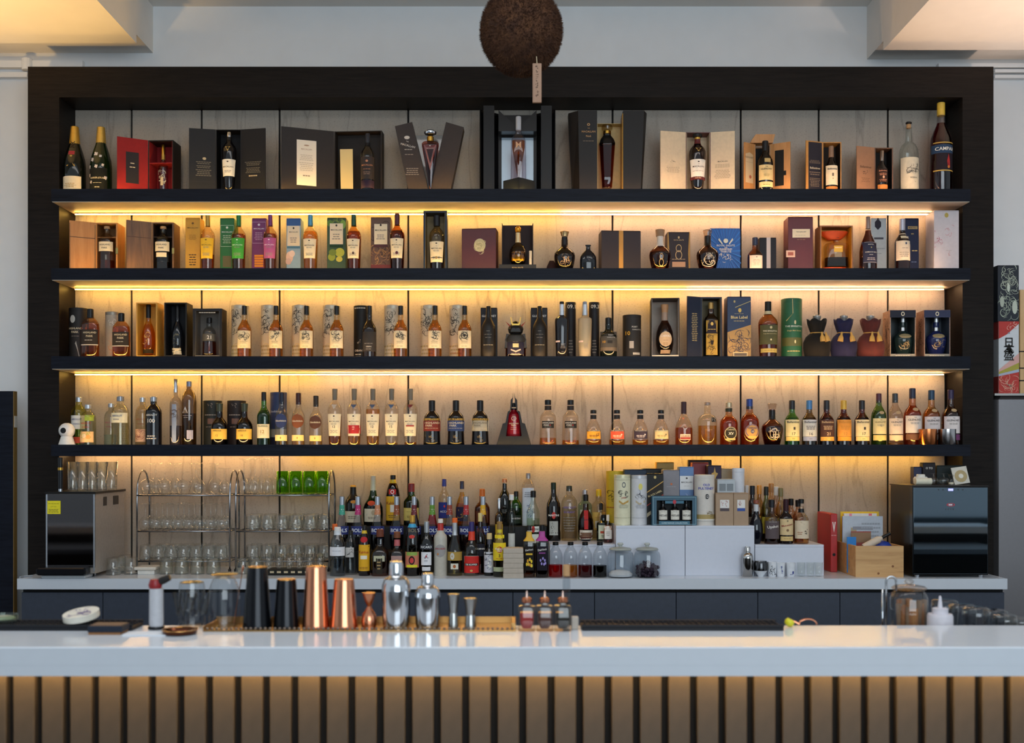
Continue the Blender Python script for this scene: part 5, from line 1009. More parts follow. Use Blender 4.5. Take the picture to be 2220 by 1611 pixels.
for i, (bx, w, top, g, lc, cc, lq) in enumerate(GLV):
    bottle('whisky bottle with %s, right end of fourth shelf' % ('pale green glass and cream label', 'clear empty glass and cream label', 'navy cap and white label over red spirit', 'teal cap and lilac white label', 'purple cap and white label beside the frame')[i], bx, w, top, Z, -.20, 'liqueur' if i < 2 else 'chivas', glass(g, .95), liq=lq, cap=(.82, .36, mat(cc, .4, .2)), labels=[(.22, .52, .92, lc, [('T', 'THE', 0, .90, .14, INK), ('T', 'GLENLIVET', 0, .76, .8, INK), ('L', 2, .5, .62, .6, GREY)] + ([('T', '12', 0, .55, .16, INK)] if i == 0 else [])), (.10, .20, .9, ('#d8c078', '#e4c8a8', '#7a5038', '#d8c8c0', '#7a3c6a')[i], []), (.60, .66, .35, '#b89a70', [], .15, 'oval')])
for i, (p, nm, m) in enumerate(((2011, 'copper', metal('#c87848', .25)), (2052.5, 'steel', metal('#a8a4a4', .2)))):
    o = thing('metal_cup', 'small %s cup at right end of fourth shelf' % nm, 'cup', (PX(p, -.275), -.275, Z)); R = PW(38, -.275) / 2; H = PZ(931, -.275) - Z
    MB().lathe([(R * .96, 0), (R, .003), (R, H)], 24, cap1=False).lathe([(R * .95, H), (R * .95, .006)], 24, cap0=False).build('cup', m, o, angle=35)
    MB().lathe([(R * .955, H - .0005), (R * 1.012, H - .0005), (R * 1.012, H + .0012), (R * .955, H + .0012)], 24, cap0=False, cap1=False).build('rim', m, o, angle=35)
# ================================================================== back counter: machines, racks and glasses
CZ0 = COUNTER_Z
GL = glass('#fbfdfc', 1.2, .02)
def gmesh(prof, seg=16, wall=.0016):
    """thin drinking glass as a double-walled lathe"""
    mb = MB().lathe(prof, seg, cap1=False)
    return mesh(mb.v, mb.f, 'glass')
def glass_thing(name, label, me, loc, group, cat='glass', m=None):
    o = link(name, me, m or GL, None, loc)
    tag(o, label, cat, group)
    return o
def smooth(me): me.polygons.foreach_set('use_smooth', [True] * len(me.polygons)); return me
def prof_glass(kind, h, r):
    """profiles listed from the table upwards, glasses standing upside down where noted"""
    return {
     'highball': [(r * .8, 0), (r * .84, .004), (r, h), (r * .96, h), (r * .80, .012), (.001, .012)],
     'tumbler_down': [(r, 0), (r * .98, h * .5), (r * .9, h * .92), (r * .80, h), (.001, h), (.001, h - .008), (r * .8, h - .01), (r * .95, .001)],
     'snifter_down': [(r * .62, 0), (r * .9, h * .22), (r, h * .36), (r * .84, h * .56), (r * .3, h * .66), (.004, h * .70), (.004, h * .96), (r * .75, h * .985), (r * .75, h), (.001, h)],
     'flute_down': [(r * .8, 0), (r, h * .12), (r * .86, h * .34), (r * .36, h * .46), (.004, h * .52), (.0035, h * .95), (r * .95, h * .985), (r * .95, h), (.001, h)],
     'wine_down': [(r * .8, 0), (r, h * .2), (r * .94, h * .34), (r * .5, h * .48), (.005, h * .54), (.004, h * .95), (r * .95, h * .985), (r * .95, h), (.001, h)],
     'mug': [(r * .9, 0), (r, .004), (r, h), (r * .94, h), (r * .92, .008), (.001, .008)],
    }[kind]
def gm(kind, h, r, seg=14):
    mb = MB().lathe(prof_glass(kind, h, r), seg, cap0=True, cap1=False)
    return smooth(mesh(mb.v, mb.f, 'glass'))
def cutcol(me): return me

# --- drinks machine at the left end
MY = -.555
im = thing('drinks_machine', 'mirror fronted drinks machine with yellow sticker at left of counter', 'drinks machine', (PX(153, MY), MY, CZ0))
iw = PW(106, MY) / 2; ih = PZ(1066, MY) - CZ0; idp = .42
MB().box(-iw, iw, .004, idp, .02, ih - .012).build('casing', mat('#b9b0a7', .25, .45), im)
MB().box(-iw, iw, -.001, .0035, .05, ih - .013).build('mirror_front', metal('#6f6a6a', .05), im)
MB().box(-iw - .004, iw + .006, -.008, idp + .004, ih - .0115, ih).build('top_plate', mat('#191614', .3), im)
MB().bbox(-iw - .02, iw - .02, -.075, -.002, .018, .055, .006).build('drip_tray', mat('#121317', .25), im)
MB().bbox(-iw - .005, iw - .03, -.05, .1, .0, .017, .004).build('base_tray', mat('#b9bfc4', .3), im)
st = MB().box(-iw + .006, -iw + .072, -.0032, -.0016, ih - .11, ih - .045).build('warning_sticker', paper('#e8d820'), im)
add_prints(st, flat(-.0032), [('L', 1, .75, .8, .9, '#2a2814'), ('L', 1, 0.53, 0.57, .5, '#2a2814', 0), ('L', 3, .1, .4, .8, '#8a8020')], -iw + .006, -iw + .072, ih - .11, ih - .045, .0004)
for s in (-1, 1): MB().box(s * iw - (.007 if s > 0 else 0), s * iw + (0 if s > 0 else .007), -.004, -.0012, .03, ih - .013).build('edge_highlight', mat('#b9bec6', .25, .6), im)  # pale strips added as the highlights along the casing edges
for q in ((.06, .1), (.2, .27)):
    MB().box(iw, iw + .001, q[0] + .05, q[1] + .06, ih - .075, ih - .03).build('vent_panel', mat('#3a3634', .5), im)
for s in (-1, 1): MB().box(s * iw * .7 - .008, s * iw * .7 + .008, .05, .07, 0, .0195).build('foot', BLK, im)
# tap handle standing on the machine front
tp = thing('tap_lever', 'tall black tap lever with gold band on the drinks machine', 'tap', (PX(131, -.52), -.52, CZ0 + ih + .0003))
MB().lathe([(.010, 0), (.010, .012)], 12).build('collar', SILV, tp, angle=35)
MB().lathe([(.011, .0122), (.012, .105)], 12).build('lever', mat('#14161c', .3), tp, angle=35)
MB().lathe([(.0135, .1052), (.0135, .118)], 12).build('band', GOLD, tp, angle=35)
MB().lathe([(.012, .1182), (.0135, .165), (.012, .168)], 12).build('grip', BLK, tp, angle=35)
hb = gm('highball', .145, .030)
for j in range(3):
    for i in range(5):
        if j == 0 and i == 4: continue
        glass_thing('highball_glass', 'clear highball glass standing on the drinks machine', hb, (PX(158 + i * 21, -.47 + j * .11) + .0, -.47 + j * .11, CZ0 + ih + .0005), 'highball glasses on the drinks machine')
cb = MB().tube([(PX(70, -.5), -.5, CZ0 + .004), (PX(52, -.53), -.535, CZ0 + .004), (PX(44, -.57), -.575, CZ0 + .004)], .004, 6).build('power_cable', mat('#9aa0a8', .5), None)
tag(cb, 'grey cable curling off the counter beside the drinks machine', 'cable')
td = gm('tumbler_down', .085, .036)
for i, (p, yv) in enumerate(((-2.012, -.42), (-2.012, -.335), (-2.012, -.25), (-1.934, -.385))):
    glass_thing('tumbler', 'clear tumbler upside down between drinks machine and glass rack', td, (p, yv, CZ0), 'tumblers beside the drinks machine')

# --- chrome glass racks
CHR = metal('#9a9ca0', .18)
RF, RB = -.27, -.07
def rack(lab, p0, p1):
    x0, x1 = PX(p0, RF), PX(p1, RF)
    o = thing('glass_rack', lab, 'rack', ((x0 + x1) / 2, 0, CZ0)); w = (x1 - x0) / 2
    top = PZ(1020, -.2) - CZ0
    for s in (-1, 1):
        pts = [(s * w, RF, .0)] + [(s * w, RF, top * .70)]
        cy, ry = (RF + RB) / 2, (RB - RF) / 2
        pts += [(s * w, cy - ry * math.cos(t), top * .74 + (top * .26) * math.sin(t)) for t in [i * math.pi / 12 for i in range(1, 12)]]
        pts += [(s * w, RB, top * .70), (s * w, RB, 0)]
        MB().tube(pts, .0045, 8).build('end_hoop', CHR, o, smooth=True)
        for yv in (RF, RB): MB().lathe([(.008, 0), (.008, .012), (.006, .014)], 10, (s * w, yv, 0)).build('rubber_foot', BLK, o, angle=35)
    for py in (1074, 1152, 1217):
        z = PZ(py, RF) - CZ0
        sh = MB().tube([(-w, RF, z), (w, RF, z)], .0045, 8).tube([(-w, RB, z), (w, RB, z)], .0045, 8)
        n = 16
        for i in range(1, n): sh.tube([(-w + 2 * w * i / n, RF, z + .003), (-w + 2 * w * i / n, RB, z + .003)], .0016, 5)
        for s in (-1, 1): sh.tube([(s * w, RF, z), (s * w, RB, z)], .0035, 6)
        sh.build('wire_shelf', CHR, o, smooth=True)
    return [PZ(py, RF) + .0065 for py in (1074, 1152, 1217)]
r1 = rack('left chrome glass rack with hooped ends on the counter', 297, 498)
r2 = rack('right chrome glass rack with hooped ends holding green glasses', 511, 713)
sn = gm('snifter_down', .115, .042); sn2 = gm('wine_down', .16, .040); fl = gm('flute_down', .185, .030); wn = gm('wine_down', .135, .034); tm = gm('tumbler_down', .085, .037); tm2 = gm('tumbler_down', .075, .034); mg = gm('tumbler_down', .078, .038)
for i, p in enumerate((320, 357, 397)): glass_thing('snifter_glass', 'round snifter upside down on top of the left rack', sn, (PX(p, -.22), -.22, r1[0]), 'snifters on the left rack')
for i, p in enumerate((338, 380, 425)): glass_thing('wine_glass', 'tall wine glass upside down behind the snifters on the left rack', sn2, (PX(p, -.12), -.12, r1[0]), 'wine glasses behind the snifters')
for i, p in enumerate((434, 461, 487)): glass_thing('wine_glass', 'wine glass upside down at the right end of the left rack top', (wn, sn2, wn)[i], (PX(p, -.2), -.2 + (.05 if i == 1 else 0), r1[0]), 'wine glasses at the rack end')
for j in range(2):
    for i in range(8): glass_thing('wine_glass', 'wine glass upside down on the middle shelf of the left rack', wn, (PX(317 + i * 23.5, -.21), -.22 + j * .1, r1[1]), 'wine glasses on the middle shelf')
    for i in range(7): glass_thing('tumbler', 'tumbler upside down on the lowest shelf of the left rack', tm2, (PX(318 + i * 27, -.21), -.22 + j * .1, r1[2]), 'tumblers on the lowest shelf')
cut = glass('#f4f8f4', 1.3, .05)
for i, p in enumerate((361, 394, 428, 463)): glass_thing('cut_tumbler', 'heavy tumbler upside down on the counter before the left rack', tm, (PX(p, -.38), -.38, CZ0), 'heavy tumblers before the left rack', m=cut)
tr_ = thing('white_tray', 'small stack of white trays before the left rack', 'tray', (PX(322, -.36), -.36, CZ0))
MB().bbox(-.04, .045, -.05, .05, 0, .022, .002).build('lower_tray', mat('#d8d4cc', .4), tr_); MB().bbox(-.055, .055, -.06, .06, .0222, .038, .003).build('upper_tray', mat('#cfc8bc', .4), tr_)
for j in range(2):
    for i, p in enumerate((530, 554, 581)): glass_thing('flute_glass', 'champagne flute upside down on top of the right rack', fl, (PX(p, -.21) + j * .01, -.22 + j * .1, r2[0]), 'champagne flutes on the right rack')
GG = glass('#8fd424', .9); 
for i, p in enumerate((613, 642, 671, 699)):
    o = glass_thing('green_tumbler', 'cut green glass tumbler on top of the right rack, %s of four' % ('first', 'second', 'third', 'fourth')[i], gm('mug', .118, .034, 18), (PX(p, -.21), -.21, r2[0]), 'green tumblers on the right rack', m=GG)
for j in range(2):
    for i in range(6): glass_thing('tumbler', 'round tumbler upside down on the middle shelf of the right rack', mg, (PX(548 + i * 31, -.21), -.22 + j * .1, r2[1]), 'tumblers on the middle shelf of the right rack')
    for i in range(6): glass_thing('tumbler', 'small tumbler upside down on the lowest shelf of the right rack', tm2, (PX(548 + i * 31, -.21), -.22 + j * .1, r2[2]), 'small tumblers on the lowest shelf of the right rack')
bt = thing('black_glass_tray', 'black slotted tray with shot glasses before the right rack', 'tray', (PX(640, -.40), -.40, CZ0))
MB().bbox(-.13, .13, -.06, .06, 0, .03, .003).build('tray', mat('#15140f', .5), bt)
for i in range(7): MB().box(-.115 + i * .035, -.095 + i * .035, -.0612, -.0602, .012, .022).build('slot', mat('#b9a888', .4), bt)
sg = gm('highball', .075, .017)
for j in range(2):
    for i in range(6): glass_thing('shot_glass', 'shot glass standing in the black slotted tray', sg, (PX(585 + i * 22, -.4), -.43 + j * .05, CZ0 + .0305), 'shot glasses in the black tray')
for i, p in enumerate((527, 556)): glass_thing('cut_tumbler', 'faceted tumbler upside down left of the black tray', tm, (PX(p, -.37), -.37, CZ0), 'faceted tumblers left of the black tray', m=cut)

# --- risers
DR = mat('#14110f', .5)
xa, xb = PX(738, -.2) - PX(960, -.2), PX(1186, -.2) - PX(960, -.2)
for nm, y0, y1, hh in (('tall dark riser step behind the liqueur bottles', -.19, -.05, .23), ('low dark riser step under the long necked liqueurs', -.345, -.1905, .11)):
    o = MB().bbox(xa, xb, y0, y1, 0, hh, .002).build('riser_step', DR, None, (PX(960, -.2), 0, CZ0)); tag(o, nm, 'riser')
WB = mat('#c6cad6', .35, 0, 0, .015)
def block(lab, p0, p1, h, yf, yb=-.05):
    o = thing('white_plinth', lab, 'plinth', ((PX(p0, yf) + PX(p1, yf)) / 2, (yf + yb) / 2, CZ0)); w = PW(p1 - p0, yf) / 2; d = (yb - yf) / 2
    MB().box(-w, w, -d + .0125, d, 0, h - .0125).build('carcass', WB, o)
    MB().bbox(-w, w, -d, -d + .012, 0, h - .0125, .001).build('front_panel', WB, o); MB().bbox(-w, w, -d, d, h - .0122, h, .001).build('top_panel', WB, o)
block('tall white plinth with gift boxes, left half', 1335.5, 1484.7, .25, -.465)
block('tall white plinth with gift boxes, right half', 1485.8, 1635.5, .25, -.465)
block('low white plinth right of the tall plinths', 1637, 1786, .155, -.465)
block('low white plinth left of the tall plinths behind syrup bottles', 1192, 1334, .155, -.44)
ZA, ZB, ZM, ZH = CZ0 + .155, CZ0 + .25, CZ0 + .11, CZ0 + .23
# ================================================================== bottles on the counter
YB = -.115
bottle('dark liqueur bottle with yellow cap, leftmost on the riser top', 765.5, 35, 1052, ZH, YB, 'liqueur', dark_glass('#150c08'), cap=(.96, .36, mat('#e0a01c', .5)), neck=(.66, .95, mat('#15120f', .4), .001), labels=[(.08, .36, .95, '#cbbfa4', [('L', 2, .3, .6, .6, '#6a5a44')]), (.55, .63, .4, '#c8822c', [], .2, 'oval')])
bottle('dark green herbal liqueur bottle with red wax seal on the riser', 809, 43, 1031, ZH, YB, 'bene', glass('#2c5a1c', .95), liq=(glass('#1c3a10', .4), .45), cap=(.90, .28, mat('#c8c0a8', .5)), neck=(.70, .90, mat('#c8c0a0', .4), .001), labels=[(.08, .34, .8, '#d8ccb0', [('E', .2, .7, .3, .2, '#b8a888'), ('L', 2, .2, .4, .6, '#7a6a54')]), (.40, .50, .38, '#b8401c', [], -.1, 'oval')])
bottle('tall coffee liqueur bottle with yellow label on the riser', 852, 31, 1030, ZH, YB, 'kahlua', glass('#4a2010', .95), liq=(DEEP, .8), cap=(.91, .38, BLK), neck=(.84, .91, mat('#d8b41c', .4), .001), labels=[(.10, .58, .93, '#d8a41c', [('T', 'Kahlua', -.1, .72, .8, '#7a1c14'), ('R', .1, .5, .4, .3, '#e8e0d0'), ('L', 2, .1, .25, .7, '#7a5a14')]), (.62, .72, .5, '#b01c1c', [('O', 0, .5, .5, .4, .3, '#e8e4dc')])])
bottle('green whiskey bottle with yellow label and red cap on the riser', 892, 34, 1048, ZH, YB, 'scotch', glass('#2c6a24', .95), liq=(glass('#2a5a1c', .4), .6), cap=(.80, .40, mat('#7a1c20', .5)), labels=[(.12, .42, .95, '#d8c46a', [('L', 1, 0.68, 0.72, .7, '#4a3a1c', 0), ('L', 2, .2, .4, .6, '#8a7a3c')])])
bottle('clear rum bottle with blue label and blue cap on the riser', 963, 25, 1038.5, ZH, YB, 'liqueur', glass('#f2e6d0', .95), liq=(glass('#f0e8d8', .3), .5), cap=(.84, .40, mat('#1c2c84', .4)), labels=[(.16, .50, .96, '#1c2a7a', [('E', .1, .75, .14, .08, '#d8342c'), ('T', 'ACCA', 0, .42, .7, '#e8e4dc')])])
bottle('golden liqueur bottle with navy ribbon neck on the riser', 1001.5, 28, 1043, ZH, YB, 'dalm', glass('#e8b02c', .95), liq=(glass('#d8981c', .4), .5), cap=(.82, .34, mat('#1c2040', .4)), labels=[(.10, .42, .9, '#241f3c', [('S', 0, .5, .9, .8, '#a8822c', 8, 10)])])
bottle('square amber liqueur bottle with orange cap on the riser', 1045.5, 33, 1060, ZH, YB, 'stubby', glass('#8a4414', .95), liq=(BROWN, .5), cap=(.80, .36, mat('#c86414', .5)), n=3, labels=[(.08, .40, .8, '#5a2c14', [('L', 2, .4, .6, .6, '#c88a4a')])])
bottle('black bottle with copper cap on the riser', 1094, 26, 1038, ZH, YB, 'liqueur', dark_glass('#11120f'), cap=(.92, .42, mat('#c8845a', .4, .5)), labels=[(.2, .5, .8, None, [('L', 1, 0.68, 0.72, .3, '#a8a49c', 0), ('L', 3, .2, .5, .6, '#6a6a64')])])
bottle('slim clear bottle with white cap before the green vermouth', 1109, 16, 1072, ZM, -.24, 'tall', glass('#e4e8e6', .95), cap=(.90, .70, mat('#d8d8d8', .4)), labels=[(.05, .3, .9, '#d0d0c8', [])])
bottle('green vermouth bottle with black cap on the riser', 1119, 25, 1065, ZH, -.10, 'liqueur', glass('#3a9a24', .95), liq=(glass('#2c7a1c', .4), .5), cap=(.84, .40, BLK), labels=[(.06, .3, .92, '#1c2a1c', [('T', 'MARTINI', 0, .6, .8, '#e0d8d0')])])
bottle('clear whisky bottle with slanted white label and blue walker on the riser', 1145, 28, 1026, ZH, YB, 'grey', glass('#ece8e4', .95), cap=(.90, .36, mat('#8a8c94', .4)), n=3, labels=[(.0, .72, .9, '#c9ccd2', [('P', [(-1, .62), (1, .74), (1, .78), (-1, .66)], '#8a8c94'), ('S', .2, .4, .6, .4, '#2c4a84', 14, 12), ('L', 3, .75, .9, .7, '#8a8c94')])])
bottle('clear vermouth bottle with black cap and red disc label', 1156, 29, 1064, ZM + .02, -.24, 'martini', glass('#dce8e0', .95), cap=(.88, .40, BLK), liq=(glass('#dfe8d0', .3), .5), labels=[(.26, .36, .9, '#e0e4dc', [('E', 0, .5, .28, .6, '#b8281c'), ('T', 'MARTINI', 0, .5, .85, '#14140f')]), (.06, .22, .8, '#d8dcd0', [])])
# bottles on the low white plinth
bottle('black vermouth bottle with red disc label on the low white plinth', 1200, 31, 1046, ZA, -.20, 'martini', dark_glass('#100a08'), cap=(.88, .37, mat('#1c2a1c', .4)), labels=[(.38, .50, .9, None, [('E', 0, .5, .30, .5, '#b8281c'), ('T', 'MARTINI', 0, .5, .80, '#ece8e0')]), (.10, .34, .6, '#a8a8a0', [('S', 0, .5, .8, .8, '#5a5a54', 4, 8)])])
bottle('clear vodka bottle with purple lettering on the low white plinth', 1234, 35, 1053, ZA, -.20, 'abs', glass('#e4dcc8', .95), liq=(glass('#e0d8c8', .3), .6), cap=(.90, .36, mat('#3a3c34', .4)), labels=[(.04, .66, .92, None, [('T', 'ABSOLUT', 0, .92, .85, '#5a4a94'), ('T', 'KURANT', 0, .78, .75, '#5a4a94'), ('L', 6, .2, .66, .85, '#6a645c')])])
bottle('pale green gin bottle with red crest behind the ribbon bottle', 1268, 31, 1061, ZA, -.13, 'square', glass('#a8cbbc', .95), cap=(.86, .40, mat('#a8a4a8', .3, .5)), labels=[(.2, .6, .7, '#c8d4c4', [('R', 0, .85, .5, .2, '#b81c24')])])
bottle('round orange liqueur bottle with red ribbon on the low white plinth', 1270, 34, 1072, ZA, -.22, 'belly', glass('#6a2c1c', .95), liq=(DEEP, .5), cap=(.86, .34, BLK), labels=[(.04, .24, .8, '#e0d4c0', [('T', 'Grand Marnier', 0, .5, .8, '#5a3424'), ('R', 0, .5, .9, .5, '#7a5a44')]), (.26, .66, .26, '#b01c1c', [])])
bottle('clear gin bottle with yellow cap and orange label on the low plinth', 1298, 31, 1061, ZA, -.12, 'square', glass('#ece8d0', .95), cap=(.86, .38, mat('#e0b81c', .5)), labels=[(.2, .55, .9, '#d8b05a', [('L', 1, 0.68, 0.72, .8, '#a8341c', 0), ('R', 0, .3, .6, .4, '#e8e0d0')])])
bottle('small clear bottle with black and silver cap beside the dark herbal bottle', 1303, 19, 1091, ZA, -.19, 'liqueur', glass('#ece8e4', .95), cap=(.82, .42, BLK), labels=[(.1, .5, .9, '#e0dcd8', [])])
bottle('dark green herbal liqueur bottle with red cross label on the low plinth', 1309, 31, 1116, ZA, -.25, 'square', dark_glass('#0c140a'), cap=(.84, .38, BLK), labels=[(.1, .62, .8, '#c8ccb0', [('R', -.2, .5, .5, .16, '#b8401c'), ('L', 2, .1, .3, .6, '#5a6a4a')])], n=3)
bottle('miniature amber bottle with white label at the edge of the low plinth', 1318, 18, 1116, ZA, -.33, 'stubby', glass('#c8702c', .95), liq=(ORANGE, .5), cap=(.78, .40, mat('#d8d0c0', .4)), n=3, labels=[(.14, .60, .9, '#e0dcd4', [('L', 1, 0.83, 0.87, .7, '#8a2c24', 0), ('L', 3, .2, .6, .6, '#a8a49c')])])
# long necked liqueurs on the lower step
BOLS = [(741.5, '#3a9a84', 'teal', '#d8dcd8'), (776, '#b0246a', 'magenta', '#d8d0d4'), (818.5, '#c8845c', 'peach', '#d8ccc0'), (860, '#8a4420', 'brown', '#d0b8a0'), (898, '#6a1c24', 'dark red', '#3a1c3c'), (937, '#5a8a2c', 'green', '#c82434'), (974.5, '#8a3424', 'rust', '#d0c4c4'), (1010.5, '#a82428', 'crimson', '#d8d0d0'), (1047, '#d8a41c', 'yellow', '#c8a030')]
for i, (bx, nc, nm, liqc) in enumerate(BOLS):
    bottle('long necked liqueur bottle with %s neck label and silver cap' % nm, bx, 30, 1076, ZM, -.27, 'bols', glass(liqc if i in (4, 5, 8) else '#d8d4dc', .95), liq=(glass('#3a2c4a' if i != 5 else '#8a1c24', .4), .34), cap=(.84, .38, mat('#a8acb4', .25, .7)), neck=(.66, .84, mat(nc, .5), .0006), group='long necked liqueurs', labels=[(.30, .45, .96, '#1c2a6a', [('T', 'BOLS', 0, .5, .85, '#dfe4ec')]), (.68, .80, .5, None, [('L', 2, .2, .8, .8, '#e8e0d8')])])
bottle('slim bottle with silver neck behind the yellow round label rum', 1082, 18, 1080, ZM, -.25, 'tall', glass('#6a4a2c', .95), cap=(.80, .40, SILV), labels=[(.1, .5, .9, '#c8a428', [])])
# front row standing on the counter
YF = -.46
bottle('clear gin bottle with white label and white cap at the front left', 732, 34, 1142.5, CZ0, -.475, 'apoth', glass('#dfe6ea', .95), liq=(glass('#a8b0b8', .3), .34), cap=(.92, .42, mat('#e0dcd8', .4)), neck=(.84, .92, mat('#d8dce0', .4), .001), labels=[(.42, .60, .96, '#e0e0e4', [('L', 1, .5, .6, .7, '#8a8c98')])])
bottle('orange capped bottle behind the white labelled gin', 726, 22, 1136, CZ0, -.385, 'liqueur', glass('#e0e4e0', .95), cap=(.88, .5, mat('#d8601c', .5)))
bottle('clear apothecary bottle with black cap beside the coffee liqueur', 760, 29, 1150, CZ0, -.40, 'apoth', glass('#cfd4d4', .95), cap=(.86, .34, mat('#1c1814', .4)), labels=[(.40, .62, .6, '#c8c4c0', [('S', 0, .5, .8, .8, '#5a5450', 2, 8)])])
bottle('dark coffee liqueur bottle with arched yellow label, front row', 790, 25, 1139, CZ0, YF, 'kahlua', dark_glass('#150b08'), cap=(.90, .40, BLK), neck=(.84, .90, mat('#d8b41c', .4), .001), labels=[(.10, .62, .95, '#e0a818', [('T', 'Kahlua', 0, .72, .85, '#a81c14'), ('R', 0, .52, .6, .14, '#ece4d0'), ('L', 2, .06, .16, .8, '#8a5a14')]), (.66, .78, .6, '#b81c24', [], 0, 'oval')])
bottle('square amber orange liqueur bottle with cork and slanted label, front row', 824, 38, 1147.5, CZ0, YF, 'stubby', glass('#c89048', .95), liq=(BROWN, .42), cap=(.84, .42, mat('#6a3420', .7)), n=3, labels=[(.05, .46, .36, '#2a2318', [('L', 3, .2, .7, .7, '#a88a5a')]), (.32, .44, .62, '#b8b498', [('L', 1, 0.48, 0.52, .85, '#3a3a2c', 0)])])
bottle('square clear bottle with wooden cap and pink neck label, front row', 861, 33, 1153, CZ0, YF + .01, 'stubby', glass('#d8c8c4', .95), liq=(glass('#b89a94', .3), .40), cap=(.86, .44, mat('#7a4428', .7)), neck=(.68, .82, mat('#b85a5c', .5), .001), n=3, labels=[(.1, .46, .7, '#a8847c', [('L', 1, 0.58, 0.62, .6, '#e8dcd8', 0), ('L', 2, .1, .3, .6, '#d8c8c4')]), (.70, .80, .38, None, [('L', 1, 0.48, 0.52, .8, '#f0e4e0', 0)])])
bottle('liqueur bottle with gold cap, blue ring and colourful round label, front row', 894, 31, 1117, CZ0, YF, 'kahlua', glass('#a89870', .95), liq=(DEEP, .4), cap=(.86, .38, mat('#c89a3c', .4, .4)), neck=(.80, .86, mat('#2c9ac8', .4), .001), labels=[(.14, .40, .95, '#c8785c', [('R', 0, .88, 1.0, .22, '#8aa84a'), ('E', 0, .46, .45, .28, '#1c1814'), ('E', 0, .46, .3, .18, '#c83434'), ('R', 0, .1, .8, .16, '#e0d81c')]), (.62, .68, .4, '#c8342c', [], 0, 'oval')])
bottle('dark anise bottle with white shield label, front row', 925, 30, 1130, CZ0, YF, 'liqueur', glass('#2c2010', .95), liq=(DEEP, .6), cap=(.74, .38, mat('#a8acb0', .3, .6)), labels=[(.49, .575, .92, '#33343c', [('T', 'RICARD', 0, .5, .85, '#e8e8e8')]), (.20, .44, .72, '#e4e4e8', [('S', 0, .7, .7, .3, '#5a3a44', 6, 8), ('E', 0, .68, .12, .1, '#b8242c'), ('L', 2, .25, .4, .5, '#8a8c94')]), (.10, .17, .6, '#d8d8dc', [])])
bottle('frosted white peach schnapps bottle with grey disc, front row', 955, 29, 1125, CZ0, YF, 'square', mat('#b9b4a8', .4), cap=(.93, .40, mat('#e4dcd4', .4)), neck=(.80, .92, mat('#b82c24', .4), .001), labels=[(.33, .56, .8, '#9a9694', [('T', 'ARCHERS', 0, .66, .95, '#a83038'), ('E', -.4, .25, .14, .08, '#c87820')], 0, 'oval')])
bottle('clear tequila bottle with orange cap and gold label, front row', 986, 33, 1123, CZ0, YF, 'dalm', glass('#dcd8c4', .95), liq=(glass('#d8c890', .3), .30), cap=(.92, .36, mat('#e0641c', .5)), neck=(.70, .92, mat('#b0b4b8', .3, .4), .001), labels=[(.27, .42, .95, '#a8883c', [('E', -.3, .5, .3, .4, '#c8c4bc')]), (.12, .22, .5, '#d8d4c4', [('E', 0, .5, .4, .3, '#a85a24')])])
bottle('clear orange liqueur bottle with navy and red neck and slanted red label', 1022.5, 34, 1131, CZ0, YF, 'stubby', glass('#dfe4e0', .95), cap=(.82, .34, mat('#2c2464', .4)), neck=(.66, .82, mat('#d83a1c', .5), .002), labels=[(.06, .37, .92, '#c8241c', [('P', [(-1, .62), (1, .95), (1, 1), (-1, 1)], '#dcdcd4'), ('R', 0, .50, .9, .14, '#1c1418'), ('T', 'DE KUYPER', 0, .50, .8, '#f0ece4'), ('E', 0, .14, .2, .06, '#c8a45a')])])
bottle('red aperitif bottle behind the slanted red label bottle', 1041, 24, 1112, CZ0, -.395, 'liqueur', glass('#7a2420', .95), cap=(.86, .4, mat('#c8b478', .4)), labels=[(.3, .5, .95, '#1c1c28', [('T', 'CAMPARI', 0, .6, .9, '#e8e4dc')])])
bottle('dark coconut liqueur bottle with cream cap and white drawn label', 1061, 24, 1156, CZ0, -.455, 'stubby', dark_glass('#120f10'), cap=(.86, .5, mat('#d8c08c', .5)), neck=(.74, .85, mat('#4a4c58', .5), .001), labels=[(.08, .56, .95, '#c8c8d0', [('O', .2, .45, .5, .22, .4, '#f0ece4'), ('S', -.3, .5, .7, .9, '#4a4c60', 9, 12)])])
bottle('rum bottle with round yellow label and yellow neck, front row', 1083, 29, 1131, CZ0, -.505, 'liqueur', glass('#cfd0a8', .95), liq=(glass('#5a5a34', .3), .28), cap=(.86, .42, mat('#8a6a34', .5)), neck=(.80, .86, mat('#d8c428', .4), .001), labels=[(.30, .62, .95, '#e0c41c', [('E', 0, .62, .48, .18, '#b8281c'), ('T', 'Havana', 0, .67, .7, '#f0e8d8'), ('T', 'Club', 0, .56, .4, '#f0e8d8'), ('T', '3', 0, .28, .12, '#3a2c14'), ('L', 1, .08, .14, .7, '#c84a1c')]), (.70, .76, .7, '#e0c81c', []), (.10, .18, .9, '#a8b08c', [])])
nb = thing('napkin_stack', 'square stack of folded white paper napkins before the bottles', 'napkins', (PX(1113, -.545), -.545, CZ0)); nw = PW(44, -.53) / 2
for k in range(6): MB().bbox(-nw + .001 * (k % 2), nw - .001 * (k % 3), -.05, .05, k * .0245, k * .0245 + .0243, .002).build('napkin_bundle', paper('#b9ad9f'), nb)
def syrup(lab, px, w, top, lq, lblc, pr, nc):
    bottle(lab, px, w, top, CZ0, -.535, 'square', glass('#d8d0c8', .95), liq=lq, cap=(.90, .42, BLK), neck=(.70, .88, mat(nc, .5), .0014), n=4.5, labels=[(.14, .60, .82, lblc, pr)])
